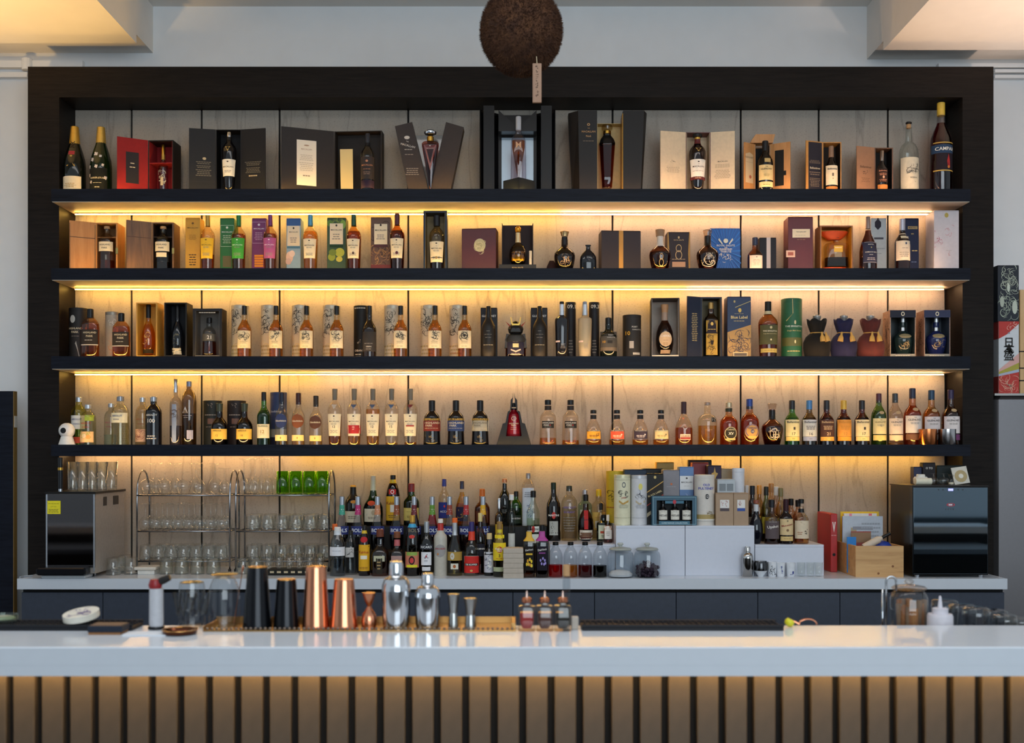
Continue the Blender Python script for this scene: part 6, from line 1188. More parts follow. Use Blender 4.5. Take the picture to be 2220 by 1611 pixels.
syrup('square syrup bottle with yellow honeycomb label, front row', 1147, 25, 1139, (glass('#8a5420', .4), .62), '#17130f', [('T', 'DaVinci', 0, .86, .8, '#f0ece4', .15), ('R', 0, .68, .7, .07, '#e0b428')] + [('E', a, b, .20, .075, c) for a, b, c in ((-.3, .40, '#e0a01c'), (.15, .46, '#e8c428'), (.5, .38, '#e8c81c'), (-.1, .26, '#e8b828'), (.3, .22, '#d8901c'), (.55, .20, '#e8d03c'), (-.5, .26, '#e8c428'))], '#d8a82c')
syrup('square syrup bottle with purple flower label, front row', 1175, 28, 1138, (glass('#2c1420', .4), .66), '#150f1c', [('T', 'DaVinci', 0, .86, .8, '#f0ece4', .15), ('R', 0, .72, .6, .05, '#8a3a8a')] + [('E', a, b, .16, .06, '#9a8ad0') for a, b in ((-.3, .42), (.15, .50), (.5, .42), (-.1, .28), (.35, .26), (.6, .30))], '#a8388c')
SY = [(1204.5, '#d01c24', .35, 'bright red'), (1237, '#e08a2c', .34, 'orange'), (1268.5, '#4a1014', .34, 'dark red'), (1300.5, '#0c0c10', .33, 'black')]
for i, (bx, c, lv, nm) in enumerate(SY):
    bottle('clear round bottle of %s syrup with black cap' % nm, bx, 31, 1174.6, CZ0, -.525, 'apoth', glass('#e4e8ea', .95), liq=(glass(c, .4) if i < 2 else glass('#7a2024' if i == 2 else '#08080a', .4), lv), cap=(.905, .42, BLK), group='clear syrup bottles')
for i, (px, nm) in enumerate(((1345, 'white sugar'), (1403, 'dark dried berries'))):
    R = PW(57, -.53) / 2; H = PZ(1177, -.53) - CZ0
    o = thing('storage_jar', 'lidded glass jar with %s before the white plinth' % nm, 'jar', (PX(px, -.53), -.53, CZ0))
    MB().lathe([(R * .93, 0), (R, .006), (R, H * .62), (R * .93, H * .72), (R * .80, H * .76), (R * .80, H * .79)], 24).build('jar', glass('#dfe6ea', 1.0), o, angle=35)
    MB().lathe([(R * .84, H * .792), (R * .86, H * .81), (R * .78, H * .85), (R * .3, H * .88)], 24).build('lid', frosted('#bfc4be', .4), o, angle=35)
    MB().lathe([(R * .12, H * .882), (R * .14, H * .92), (R * .24, H * .96), (R * .18, H)], 16).build('knob', frosted('#d0d4d0', .4), o, angle=35)
    if i == 0: MB().lathe([(R * .92, .006), (R * .94, .016), (R * .7, .03), (R * .3, .036)], 20).build('sugar', mat('#d8d8da', .8), o, angle=35)
    else:
        rnd = random.Random(3); mb = MB()
        for k in range(300):
            a, rr = rnd.uniform(0, 6.28), R * .84 * math.sqrt(rnd.random()); z = rnd.uniform(.008, H * (.50 - .22 * (rr / R)))
            s = rnd.uniform(.006, .010)
            mb.lathe([(s * .5, -s * .8), (s, 0), (s * .5, s * .8)], 6, (rr * math.cos(a), rr * math.sin(a), z))
        tag(mb.build('berries', mat('#3c2c3a', .7, 0, 0, .2), o), kind='stuff')

# --- gift boxes on the tall plinth
G = ZB
tube('yellow green tube box at the left end of the tall plinth', 1335, 42, 1021, G, -.20, '#c8a81c', [('S', -.6, .5, .3, .3, '#3a2c0c', 3, 10), ('L', 1, 0.28, 0.32, .5, '#a8501c', -.6)])
tube('cream tube box with sailing crest on the tall plinth', 1349, 36, 1029, G, -.40, '#d9d4b4', [('O', .1, .80, .22, .055, .3, '#4a4c5a'), ('S', .1, .60, .7, .14, '#4a4a44', 3, 14), ('T', 'JURA', .1, .54, .3, '#a8342c'), ('P', [(-.5, .50), (.0, .44), (.7, .50), (.7, .46), (.0, .40), (-.5, .46)], '#b8924a'), ('L', 4, .34, .42, .6, '#a8a894', .1), ('R', 0, .15, 1, .006, '#a8a488'), ('R', 0, .90, 1, .006, '#a8a488')], lid=mat('#cfcaa8', .4, .3))
tube('white tube box with yellow crest on the tall plinth', 1385, 35, 1030, G, -.40, '#c9c9cc', [('E', .1, .77, .26, .065, '#d8cc6a'), ('S', .1, .60, .7, .14, '#4a4a54', 5, 14), ('P', [(-.5, .50), (.0, .44), (.7, .50), (.7, .46), (.0, .40), (-.5, .46)], '#b8a88a'), ('L', 4, .34, .42, .6, '#a8a8ac', .1), ('R', 0, .15, 1, .006, '#a8a8ac')], lid=mat('#bfc0c4', .4, .3))
carton('black whisky carton with slanted gold label on the tall plinth', 1402, 1438, 1027, G, -.39, .09, '#17130f', [('P', [(-1, .62), (1, .84), (1, .60), (-1, .38)], '#2a231c'), ('P', [(-1, .64), (1, .86), (1, .84), (-1, .62)], '#c89a4a'), ('P', [(-1, .36), (1, .58), (1, .60), (-1, .38)], '#a82c1c'), ('T', 'BLACK LABEL', 0, .61, .9, '#d8c08a', .42), ('E', 0, .93, .16, .03, '#c8b070'), ('P', [(-1, .22), (1, .44), (1, .40), (-1, .14)], '#b8a888')])
carton('grey whisky carton with copper lettering on the tall plinth', 1438, 1473, 1019, G, -.34, .09, '#7f7b80', [('E', 0, .74, .14, .02, '#c86a3a'), ('L', 1, .68, .70, .7, '#a8a4a4'), ('T', 'AUCHENTOSHAN', 0, .50, .9, '#e4e0dc'), ('R', 0, .44, 1, .06, '#2c2a30')])
carton('blue and white whisky carton on the tall plinth', 1473.5, 1504, 1012, G, -.34, .085, '#5a7aa8', [('R', 0, .72, .96, .24, '#dcdcdc'), ('E', 0, .80, .14, .015, INK), ('T', 'MACALLAN', 0, .73, .76, INK), ('L', 1, .66, .67, .5, GREY), ('S', 0, .44, .4, .14, '#c8d0dc', 5, 6)])
wl = open_box('teal gift carton with window showing three miniature bottles', 1414, 1510.5, 1075.5, G, -.455, .055, '#2c5468', mat('#0e1214', .6), .022, None, .024, prints=[('R', 0, .96, .96, .012, '#8ab0bc'), ('R', 0, .04, .96, .012, '#8ab0bc'), ('R', -.955, .5, .008, .92, '#8ab0bc'), ('R', .955, .5, .008, .92, '#8ab0bc'), ('R', 0, .79, .42, .09, '#3a6a80'), ('E', 0, .80, .08, .07, '#b8303c')], base_prints=[('R', 0, .55, .86, .8, '#3a6a80'), ('T', 'CORE RANGE COLLECTION', 0, .55, .72, '#c8dce0')], name='window_carton')
for i, p in enumerate((1437, 1463, 1488)):
    bottle('miniature black bottle with white label in the teal carton, %s of three' % ('left', 'middle', 'right')[i], p, 20, 1084, G + .025, -.432, 'stubby', dark_glass('#0e0f12'), cap=(.82, .34, BLK), labels=[(.04, .50, .93, '#dcd8cc', [('T', 'WESTLAND', 0, .45, .95, '#1c1c20', 0, 1.8), ('L', 1, .8, .9, .6, '#8a8884')])], seg=14)
tube('white tube box with blue lettering and ship scene on the tall plinth', 1527, 44, 1029, G, -.40, '#cfc8bf', [('T', 'OLD', .05, .80, .34, '#2c34a8'), ('T', 'PULTENEY', .05, .73, .78, '#2c34a8'), ('E', .1, .57, .20, .05, '#23232c'), ('T', '12', .1, .57, .14, '#e8e4dc'), ('R', 0, .17, 1.0, .09, '#a8925c'), ('S', .4, .25, .5, .12, '#7a6a4a', 7, 12), ('R', 0, .11, 1, .03, '#e0dcd4')])
carton('red gift carton behind the ship tube', 1501, 1536, 1003, G, -.165, .07, '#8a1c24', [])
carton('black gift carton standing behind the red one', 1493, 1543, 997, G, -.092, .04, '#120f14', [])
carton('dark purple gift carton with gold star behind the ship tube', 1535, 1564, 1009, G, -.262, .08, '#2c1c34', [('P', [(0, .97), (.15, .88), (.5, .86), (.2, .80), (0, .72), (-.2, .80), (-.5, .86), (-.15, .88)], '#b8924a')])
carton('gold gift carton behind the grey carton', 1424, 1461, 1002, G, -.13, .07, '#a8842c', [])
carton('dark blue gift carton behind the cream and white tubes', 1354, 1401, 1018, G, -.335, .08, '#1c2a3c', [])
carton('black gift carton with gold line behind the black whisky carton', 1394, 1437, 1016, G, -.22, .08, '#17130f', [('R', 0, .84, 1, .012, '#d8a84a')])
carton('beige gift carton behind the white tube', 1564, 1590, 1016, G, -.17, .08, '#a89a80', [])
tube('plain white tube box at the right of the tall plinth', 1600.5, 27, 1015, G, -.28, '#cfd0d6', [('R', 0, .5, 1, .004, '#a8a8b0')])
carton('silver box with two grey square panels on the tall plinth', 1555, 1594, 1039, G, -.36, .09, '#aeb6bc', [('R', -.42, .82, .36, .16, '#7a8288'), ('R', .42, .82, .36, .16, '#7a8288')])
for i, (p0, p1) in enumerate(((1552, 1590), (1590.7, 1623))):
    carton('brown kraft box with white drawing label, %s of two' % ('left', 'right')[i], p0, p1, 1069, G, -.45, .08, '#a08468', [('R', .0, .66, .52, .26, '#dcd8d4'), ('S', 0, .66, .4, .18, '#a85a50', 3 + i, 6), ('R', 0, .49, .52, .09, ('#4a3c40', '#2c4a94')[i])], group='kraft boxes')
# --- bottles on the low right plinth
L_ = ZA
bottle('dark blue black whisky bottle with white collar on the right plinth', 1639, 30, 1084, L_, -.40, 'belly', dark_glass('#0d0e18'), cap=(.92, .38, mat('#8a4a3a', .5)), neck=(.74, .90, mat('#c8c8cc', .4), .001), labels=[(.66, .74, .5, None, [])])
bottle('clear whiskey bottle with script lettering on the right plinth', 1673, 32, 1083, L_, -.40, 'chivas', glass('#b8a48c', .95), liq=(BROWN, .2), cap=(.82, .40, mat('#15171c', .3)), labels=[(.12, .52, .94, '#55484a', [('T', 'Upshot', 0, .66, .8, '#e8e0d8', .12), ('L', 1, .92, .98, .8, '#a8a094')])])
bottle('dark rum bottle with cream labels and maroon neck on the right plinth', 1704, 30, 1082, L_, -.40, 'scotch', dark_glass('#14090a'), cap=(.70, .40, mat('#33141c', .5)), labels=[(.20, .56, .95, '#d8bc8c', [('T', 'Matusalem', 0, .62, .85, '#8a2424', .2), ('E', 0, .3, .2, .08, '#7a5a3a'), ('E', 0, .88, .12, .06, '#8a7a54')]), (.07, .17, .9, '#d8b878', [('L', 1, .4, .6, .7, '#7a5a34')])])
bottle('pale whisky bottle with brush lettering label on the right plinth', 1737, 32, 1082, L_, -.39, 'chivas', glass('#e0cdb0', .95), liq=(GOLDL, .14), cap=(.90, .38, BLK), neck=(.70, .78, BLK, .001), labels=[(.12, .52, .95, '#d6c4a8', [('P', [(-.9, .75), (-.3, .92), (.2, .80), (.9, .75)], '#9a7a54'), ('S', .5, 0.36, .3, .3, '#2a211c', 9, 7), ('L', 2, .2, .4, .4, '#a8765a', -.4)])])
for i, (p, top, w, g, cc, nm, yv) in enumerate(((1619, 1052, 20, '#d8c8b0', '#c8c4c0', 'white', -.24), (1631, 1053, 24, '#4a3424', '#17181f', 'black', -.30), (1646, 1052, 22, '#c89a4a', '#c8822c', 'orange', -.20), (1661, 1055, 22, '#7a8a3c', '#1c1c14', 'dark green', -.26), (1672, 1048, 24, '#d8b078', '#a8743c', 'brown', -.16), (1682.5, 1055, 24, '#d8b89a', '#d0c4b8', 'cream', -.25), (1692.5, 1058, 22, '#c8a860', '#6a5c2c', 'olive', -.31), (1715, 1081, 24, '#c8946a', '#121214', 'flat black', -.22), (1730, 1084, 24, '#c8946a', '#15110f', 'wide black', -.28))):
    bottle('bottle with %s cap in the back rows of the right plinth' % nm, p, w, top, L_, yv, 'liqueur', glass(g, .95), liq=(glass(g, .4), .5), cap=(.84, .46, mat(cc, .4)), labels=[(.15, .45, .9, ('#c8a84a', '#8a7a64', '#d8b04a', '#c8b83c', '#d8c8a8', '#e0c8a0', '#d8c070', '#c8a480', '#b89a78')[i], [])])
# ================================================================== right half of the counter
def shaker(lab, px, w, top, zb, y, m, prof=None, name='cocktail_shaker'):
    R = PW(w, y) / 2; H = PZ(top, y) - zb
    o = thing(name, lab, 'shaker', (PX(px, y), y, zb))
    MB().lathe([(R * .84, 0), (R * .9, .003), (R, H * .45), (R, H * .62)], 24).build('cup', m, o, angle=35)
    MB().lathe([(R * 1.01, H * .6203), (R * .97, H * .68), (R * .80, H * .76), (R * .48, H * .80), (R * .46, H * .82)], 24).build('strainer_top', m, o, angle=35)
    MB().lathe([(R * .50, H * .8203), (R * .50, H * .96), (R * .42, H)], 20).build('cap', m, o, angle=35)
    return o
STEEL = metal('#b4b2b0', .14)
shaker('small steel cocktail shaker beside the little cups on the back counter', 1620.5, 25, 1185, CZ0, -.50, STEEL)
def cup(lab, px, w, top, y, m, pr=None, col=None, down=False, cat='cup', name='sake_cup', grp=None):
    R = PW(w, y) / 2; H = PZ(top, y) - CZ0
    o = thing(name, lab, cat, (PX(px, y), y, CZ0), 0, grp)
    MB().lathe([(R * .78, 0), (R * .86, .004), (R, H), (R * .93, H), (R * .8, .008), (.001, .008)], 20, cap1=False).build('cup', m, o, angle=35)
    if pr: add_prints(o, lambda x, z, off: (x, -math.sqrt(max(1e-8, (R * .93 + R * .07 * z / H) ** 2 - x * x)) - off, z), pr, -R * .8, R * .8, 0, H)
    return o
CER = mat('#d6d9de', .25)
bw = thing('stacked_bowl', 'white bowl with dark steel cup turned over it on the back counter', 'bowl', (PX(1649, -.50), -.50, CZ0)); R = PW(30, -.5) / 2
MB().lathe([(R * .4, 0), (R * .45, .004), (R * 1.0, .030), (R * .9, .030), (R * .4, .008)], 20).build('bowl', CER, bw, angle=35)
MB().lathe([(R * .98, .0304), (R * .98, .068), (R * .85, .078)], 20).build('steel_cup', metal('#4a4a4c', .15), bw, angle=35)
cup('white cup with dark flower drawing on the back counter', 1674, 20, 1218, -.50, CER, [('S', 0, .4, .9, .7, '#1c1c24', 4, 12)])
cup('white cup with blue characters on the back counter', 1692, 20, 1220, -.50, CER, [('S', .1, 0.72, .3, .3, '#2c3a84', 10, 7), ('S', .1, 0.34, .3, .3, '#2c3a84', 11, 7)])
cup('white cup with small blue mark on the back counter', 1714, 20, 1220, -.50, CER, [('R', .4, .3, .2, .2, '#2c3a84'), ('L', 1, .12, .2, .6, '#2c3a84')])
sh = gm('highball', .070, .020)
for i, p in enumerate((1737, 1757, 1775)): glass_thing('shot_glass', 'small clear shot glass before the low right plinth', sh, (PX(p, -.50), -.50, CZ0), 'shot glasses before the right plinth', m=glass('#fafcfa', .5))
# binder, folder, papers, crate
bd = thing('red_binder', 'upright red ring binder beside the wooden crate', 'binder', (PX(1808, -.30), -.30, CZ0))
bwid = PW(15, -.3) / 2; bh = PZ(1114, -.3) - CZ0
MB().bbox(-bwid, bwid, -.0, .25, 0, bh, .003).build('cover', mat('#a81c1c', .45), bd)
MB().lathe([(.008, 0), (.008, .001)], 12, M=T(0, -.0002, bh * .30) @ Matrix.Rotation(math.pi / 2, 4, 'X')).build('finger_hole', BLK, bd)
add_prints(bd, flat(0), [('P', [(-.5, .86), (-.2, .86), (0, .76), (.2, .86), (.5, .86), (0, .68)], '#e8d8d0'), ('L', 1, .62, .64, .8, '#d8a8a0')], -bwid, bwid, 0, bh, .0006)
CRX0, CRX1, CRF, CRB = PX(1855, -.53), PX(1959, -.53), -.53, -.19
cr = thing('wooden_crate', 'open pale wooden crate full of papers on the back counter', 'crate', ((CRX0 + CRX1) / 2, (CRF + CRB) / 2, CZ0))
CW = streaky('pine', '#a67a4c', '#bf935f', '#cda36e', 3, (1.5, 14, 14), .55, 0, .1)
w = (CRX1 - CRX0) / 2; d = (CRB - CRF) / 2; h = PZ(1184, CRF) - CZ0
MB().box(-w, w, -d, -d + .010, .0, h).build('front_board', CW, cr); MB().box(-w, w, d - .010, d, .0, h).build('rear_board', CW, cr)
MB().box(-w, -w + .010, -d + .0103, d - .0103, .0, h).build('end_board', CW, cr); MB().box(w - .010, w, -d + .0103, d - .0103, 0, h).build('end_board', CW, cr)
MB().box(-w + .0103, w - .0103, -d + .0103, d - .0103, 0, .008).build('bottom_board', CW, cr)
for (kx, kz) in ((.55, .28), (-.05, .05)): MB().lathe([(.006, 0), (.005, .0006)], 10, M=T(w * kx, -d - .0001, h * kz + .01) @ Matrix.Rotation(math.pi / 2, 4, 'X')).build('knot', mat('#7a4c28', .6), cr)
def sheet(name, lab, p0, p1, top, y, th, m, rx=.0, cat='paper', prints=()):
    x0, x1 = PX(p0, y), PX(p1, y); zt = PZ(top, y)
    o = MB().box(-(x1 - x0) / 2, (x1 - x0) / 2, -th / 2, th / 2, 0, zt - CZ0 - .009).build(name, m, None, ((x0 + x1) / 2, y, CZ0 + .0085))
    tag(o, lab, cat)
    if prints: add_prints(o, flat(-th / 2), prints, -(x1 - x0) / 2, (x1 - x0) / 2, 0, zt - CZ0 - .009, .0005)
    return o
sheet('yellow_folder', 'bright yellow folder standing at the back of the crate', 1822, 1905, 1109, -.215, .006, mat('#e0b81c', .5), cat='folder')
sheet('paper_sheaf', 'white paper sheaf with pink tabs in the crate', 1829, 1900, 1113, -.24, .012, paper('#d8d4d2'), prints=[('R', -.6, .94, .08, .12, '#e08aa0'), ('R', .6, .98, .1, .04, '#d8707c')])
sheet('clear_file', 'pale blue plastic file of documents in the crate', 1826, 1913, 1119, -.28, .014, mat('#b4bcc6', .3), prints=[('R', -.45, .66, .14, .26, '#a89a78'), ('R', 0, .78, .5, .06, '#8a8c94'), ('R', -.1, .5, .5, .22, '#8a6a54'), ('L', 4, .6, .9, .5, '#9aa0a8', .4)])
sheet('red_envelope', 'red and brown envelope leaning in the crate', 1845, 1888, 1152, -.36, .004, paper('#9a4a44'), prints=[('R', 0, .85, 1, .25, '#8a6a4c')])
sheet('blue_card', 'bright blue card at the left inside the crate', 1836, 1856, 1164, -.40, .003, paper('#2c7ac0'), cat='card')
bm = MB().lathe([(.055, 0), (.052, .02), (.034, .042), (.006, .05)], 20, (0, 0, 0), 2, .5).build('blue_bag', mat('#1c3a94', .5), None, (PX(1912, -.43), -.43, CZ0 + h - .03), smooth=True); tag(bm, 'rounded dark blue bag top bulging out of the crate', 'bag')
bl = thing('small_sake_bottle', 'small labelled bottle lying slanted across the crate', 'bottle', (PX(1872, -.47), -.47, CZ0 + h - .012), 0)
bl.rotation_euler = (0, math.radians(62), 0)
MB().lathe([(.016, 0), (.018, .003), (.018, .085), (.008, .105)], 16).build('body', paper('#c8b8a4'), bl, angle=35); MB().lathe([(.0085, .1052), (.0085, .15), (.007, .152)], 14).build('neck', BLK, bl, angle=35)
# wine cooler
WY = -.55
wx0, wx1 = PX(1979, WY), 2.350
wc = thing('wine_cooler', 'black glass fronted wine cooler at the right of the counter', 'wine cooler', ((wx0 + wx1) / 2, WY, CZ0)); w = (wx1 - wx0) / 2; h = PZ(1055, WY) - CZ0
MB().box(-w, w, .045, .325, .014, h).build('cabinet', mat('#171513', .3), wc)
MB().box(-w, w, 0.006, .0445, .012, h - .001).build('door_frame', mat('#0b0b0d', .2), wc)
gp = MB().bbox(-w + .004, w - .004, 0, .0058, .018, h - .004, .001).build('glass_door', mat('#8fa0ac', .03, 1.0, 0, 0), wc)
MB().box(-w - .004, w + .001, .0, .33, h + .0003, h + .006).build('top_plate', mat('#241f1e', .35), wc)
add_prints(gp, flat(0), [('E', -.32, .965, .022, .009, '#3a4248'), ('E', -.2, .965, .022, .009, '#3a4248'), ('E', .2, .965, .022, .009, '#3a4248'), ('E', .32, .965, .022, .009, '#3a4248'), ('O', 0, .80, .11, .018, .25, '#c83a4a'), ('L', 1, 0.78, 0.82, .07, '#e0c8d0', 0), ('L', 1, 0.73, 0.77, .13, '#4a5864', 0)], -w, w, 0, h, .0004)
dp = MB().box(-.012, .012, -.0012, -.0002, h * .953, h * .977).build('display', led('display_blue', (.30, .32, 1.0), 2.5), wc)
for s in (-1, 1): MB().lathe([(.012, 0), (.012, .0118)], 12, (s * (w - .03), .03, 0)).build('foot', SILV, wc); 
for s in (-1, 1): MB().lathe([(.012, 0), (.012, .0118)], 12, (s * (w - .03), .28, 0)).build('foot', SILV, wc)
TZ = CZ0 + h + .0062
carton('small navy box on the wine cooler', 1946, 1968, 1011, TZ, -.27, .05, '#1c2244', name='small_box') if False else None
def onbox(lab, p0, p1, top, y, dpt, col, pr=()): return carton(lab, p0, p1, top, TZ, y, dpt, col, pr, name='small_box')
onbox('small navy box behind the white jars on the wine cooler', 1981, 1999, 1012, -.28, .05, '#1c2244')
onbox('black box with white letters on the wine cooler', 2001, 2028, 1003, -.30, .05, '#1a1518', [('T', 'O TO', 0, .74, .55, '#d8d4cc')])
onbox('dark green black box behind the disc card on the wine cooler', 2031, 2088, 1009, -.29, .05, '#17201f', [('T', 'O', .4, .7, .12, '#c8ccc8')])
jr = thing('white_jar', 'white ceramic jar on the wine cooler', 'jar', (PX(1996, -.40), -.40, TZ))
MB().lathe([(.030, 0), (.036, .006), (.037, .030), (.030, .040)], 18).build('body', mat('#d8d6cc', .4), jr, angle=35); MB().lathe([(.022, .0402), (.022, .048), (.018, .052)], 18).build('lid', mat('#d8d6cc', .4), jr, angle=35)
rl = MB().lathe([(.010, 0), (.017, .001), (.017, .080), (.010, .082)], 16, M=Matrix.Rotation(math.pi / 2, 4, 'Y')).build('paper_roll', paper('#d8d2bc'), None, (PX(1984, -.47), -.47, TZ + .0175), smooth=False); tag(rl, 'white paper roll lying on the front of the wine cooler', 'paper roll')
sp = gm('snifter_down', .055, .026)
for i, p in enumerate((2024, 2046)): glass_thing('small_glass', 'small clear glass upside down on the wine cooler', sp, (PX(p, -.40), -.40, TZ), 'small glasses on the cooler')
wr = thing('clear_stopper', 'clear bottle stopper lying on the wine cooler', 'stopper', (PX(2062, -.42), -.42, TZ)); MB().lathe([(.012, 0), (.012, .02), (.006, .03), (.014, .045), (.01, .052)], 14).build('stopper', glass('#dfe2e0', 1), wr, angle=35); MB().lathe([(.0125, .002), (.0125, .012)], 14).build('seal_ring', mat('#c8c0a8', .5), wr)
cd = thing('disc_card', 'white card with a gold disc leaning on the wine cooler', 'card', (PX(2088, -.40), -.40, TZ)); cd.rotation_euler = (math.radians(-14), math.radians(-8), 0)
MB().box(-.042, .036, -.002, .002, .004, .092).build('card', paper('#c8c4b8'), cd)
MB().lathe([(.031, 0), (.031, .0012)], 24, M=T(-.002, -.0022, .044) @ Matrix.Rotation(math.pi / 2, 4, 'X')).build('disc', mat('#a8946a', .35, .4), cd); MB().lathe([(.012, 0), (.012, .001)], 20, M=T(-.002, -.0036, .044) @ Matrix.Rotation(math.pi / 2, 4, 'X')).build('hub', paper('#d8d4c8'), cd)
# cartons on the fridge
fy = -.17
FZ = FRIDGE_Z + .0003
sk = carton('tall sake carton with red blossom bands and large black characters', 2165, 2209, 697, FZ, fy, .12, '#d2d6da', [('P', [(-1, 1), (1, 1), (1, .97), (-.2, .82), (-1, .76)], '#b8342c'), ('P', [(-1, 0), (1, 0), (1, .30), (-1, .24)], '#b8342c'), ('P', [(-1, .24), (1, .30), (1, .34), (-1, .27)], '#a8b4cc'), ('P', [(-1, .27), (1, .34), (1, .43), (-1, .30)], '#a8a03c'), ('P', [(-1, .30), (1, .43), (1, .56), (-1, .33)], '#d8a8a0'), ('S', 0, .12, 1, .24, '#e8b8a0', 5, 26), ('S', .2, .95, 1, .1, '#e8b0a0', 6, 12), ('T', '日', 0, .71, .36, '#1f1c18'), ('T', '本', 0, .62, .52, '#1f1c18'), ('T', '盛', 0, .53, .50, '#1f1c18'), ('L', 1, 0.82, 0.86, .16, '#8a8c98', 0)], rz=.0, side=[('P', [(-1, 0), (1, 0), (1, .24), (-1, .24)], '#a83028'), ('P', [(-1, 1), (1, 1), (1, .76), (-1, .76)], '#a83028')], name='sake_carton')
carton('dark carton with pale ink painting stacked on the sake carton', 2163, 2209, 575, PZ(697, fy) + .0003, fy, .12, '#2a2e36', [('S', 0, .75, .9, .45, '#c8d0bc', 15, 40), ('S', 0, .3, .9, .5, '#b8c4b0', 16, 34), ('E', .6, .25, .25, .12, '#c0c8b8'), ('E', -.6, .35, .2, .1, '#b0b8a8'), ('E', .0, .60, .14, .08, '#c8d0c0')], name='ink_carton')
wb = thing('wooden_lantern_box', 'pale wooden box with black straps at the right edge on the fridge', 'box', (PX(2232, fy), fy + .05, FZ)); hh = PZ(628, fy) - FZ
MB().bbox(-.05, .05, -.05, .05, 0, hh, .002).build('body', streaky('cedar', '#b98f5c', '#cba472', '#d6b384', 3, (10, 10, 1), .5), wb)
for q in (.12, .24, .40): MB().box(-.0515, .0515, -.0515, .0515, hh * q, hh * q + .006).build('strap', mat('#1c1a18', .6), wb)
# ================================================================== things on the front bar
BZ = BAR_Z
def yb_at(d): return -CAMD + d
# perforated steel service tray along the rear edge, warm reflected light put into its gold colour
t0, t1 = yb_at(3.17), yb_at(3.315)
tray = thing('bar_tray', 'long perforated metal bar tray under shakers and jiggers', 'tray', (PX(779, t0), 0, BZ + .0003)); tw = PW(678, t0) / 2
TMt = metal('#a88250', .32)
MB().box(-tw, tw, t0, t1, 0, .004).build('tray_floor', TMt, tray)
MB().box(-tw, tw, t1 - .003, t1, .0042, .022).build('rear_rim', TMt, tray)
MB().box(-tw, -tw + .003, t0, t1 - .0032, .0042, .014).build('end_rim', TMt, tray); MB().box(tw - .012, tw, t0 + .03, t1 - .0032, .0042, .02).build('end_rim', TMt, tray)
nb_ = 64; bead = None
for i in range(nb_):
    x = -tw + .01 + (2 * tw - .02) * i / (nb_ - 1)
    if bead is None: bead = MB().lathe([(.002, 0), (.0045, .002), (.0045, .005), (.002, .007)], 6).build('rim_bead', metal('#8a7c70', .3), tray, (x, t0 + .006, .0042)).data
    else: link('rim_bead', bead, None, tray, (x, t0 + .006, .0042))
TZ2 = BZ + .0046
def tin(lab, px, wt, wb_, top, y, m, band=None):
    R0, R1 = PW(wb_, y) / 2, PW(wt, y) / 2; H = PZ(top, y) - TZ2
    o = thing('shaker_tin', lab, 'shaker tin', (PX(px, y), y, TZ2))
    MB().lathe([(R0, .0), (R0 * .985, .004), (R1, H - .006), (R1 * .96, H - .001)], 32).build('wall', m, o, angle=30)
    MB().lathe([(R1 * .955, H - .0009), (R1 * .94, H + .0008), (R1 * .5, H + .0006)], 32, cap0=False).build('base_disc', metal('#c8924a', .25) if m is not COPPER else m, o, angle=30)
    MB().lathe([(R0 * 1.004, .0), (R0 * 1.02, .0015), (R0 * 1.004, .003)], 32, cap0=False, cap1=False).build('rolled_rim', m, o, angle=30)
    return o
COPPER = metal('#d08a68', .2); BTIN = mat('#15161a', .22, .6, 0, 0)
yS = yb_at(3.235)
tin('tall black shaker tin upside down on the bar tray', 558, 43, 63, 1229, yS, BTIN)
tin('short black shaker tin upside down on the bar tray', 621, 42, 56, 1256, yS, BTIN)
tin('tall copper shaker tin upside down on the bar tray', 685, 44, 60, 1228, yS, COPPER)
tin('short copper shaker tin upside down on the bar tray', 746, 43, 60, 1256, yS, COPPER)
jg = thing('jigger', 'small hourglass shaped copper jigger on the bar tray', 'jigger', (PX(800, yS), yS, TZ2)); R = PW(33, yS) / 2; H = PZ(1285, yS) - TZ2
MB().lathe([(R * .94, 0), (R, H * .15), (R * .9, H * .36), (R * .4, H * .54), (R * .22, H * .60)], 24).build('lower_cup', COPPER, jg, angle=30); MB().lathe([(R * .22, H * .6003), (R * .5, H * .72), (R * .85, H * .95), (R * .85, H)], 24).build('upper_cup', COPPER, jg, angle=30)
def bshaker(lab, px, w, top, y):
    R = PW(w, y) / 2; H = PZ(top, y) - TZ2
    o = thing('cocktail_shaker', lab, 'shaker', (PX(px, y), y, TZ2)); m = metal('#c4c6ca', .1)
    MB().lathe([(R * .86, 0), (R * .94, .004), (R, H * .30), (R * 1.0, H * .56)], 32).build('cup', m, o, angle=30)
    MB().lathe([(R * 1.01, H * .5603), (R * .98, H * .64), (R * .82, H * .73), (R * .52, H * .77), (R * .46, H * .79)], 32).build('strainer_top', m, o, angle=30)
    MB().lathe([(R * .50, H * .7903), (R * .50, H * .95), (R * .42, H)], 24).build('cap', m, o, angle=30)
bshaker('large polished steel cocktail shaker on the bar tray', 859, 62, 1217, yS)
bshaker('smaller polished steel cocktail shaker on the bar tray', 927, 55, 1243, yS)
for px, top, w, nm in ((983, 1288, 26, 'taller'), (1020, 1297, 29, 'shorter')):
    R = PW(w, yS) / 2; H = PZ(top, yS) - TZ2
    o = thing('jigger', '%s slim steel jigger at the right end of the tray' % nm, 'jigger', (PX(px, yS), yS, TZ2)); m = metal('#9a9a98', .22)
    MB().lathe([(R * .86, 0), (R * .72, H * .36), (R * .66, H * .42)], 24).build('lower_cup', m, o, angle=30); MB().lathe([(R * .66, H * .4203), (R * .74, H * .6), (R * .96, H * .97), (R, H)], 24).build('upper_cup', m, o, angle=30)
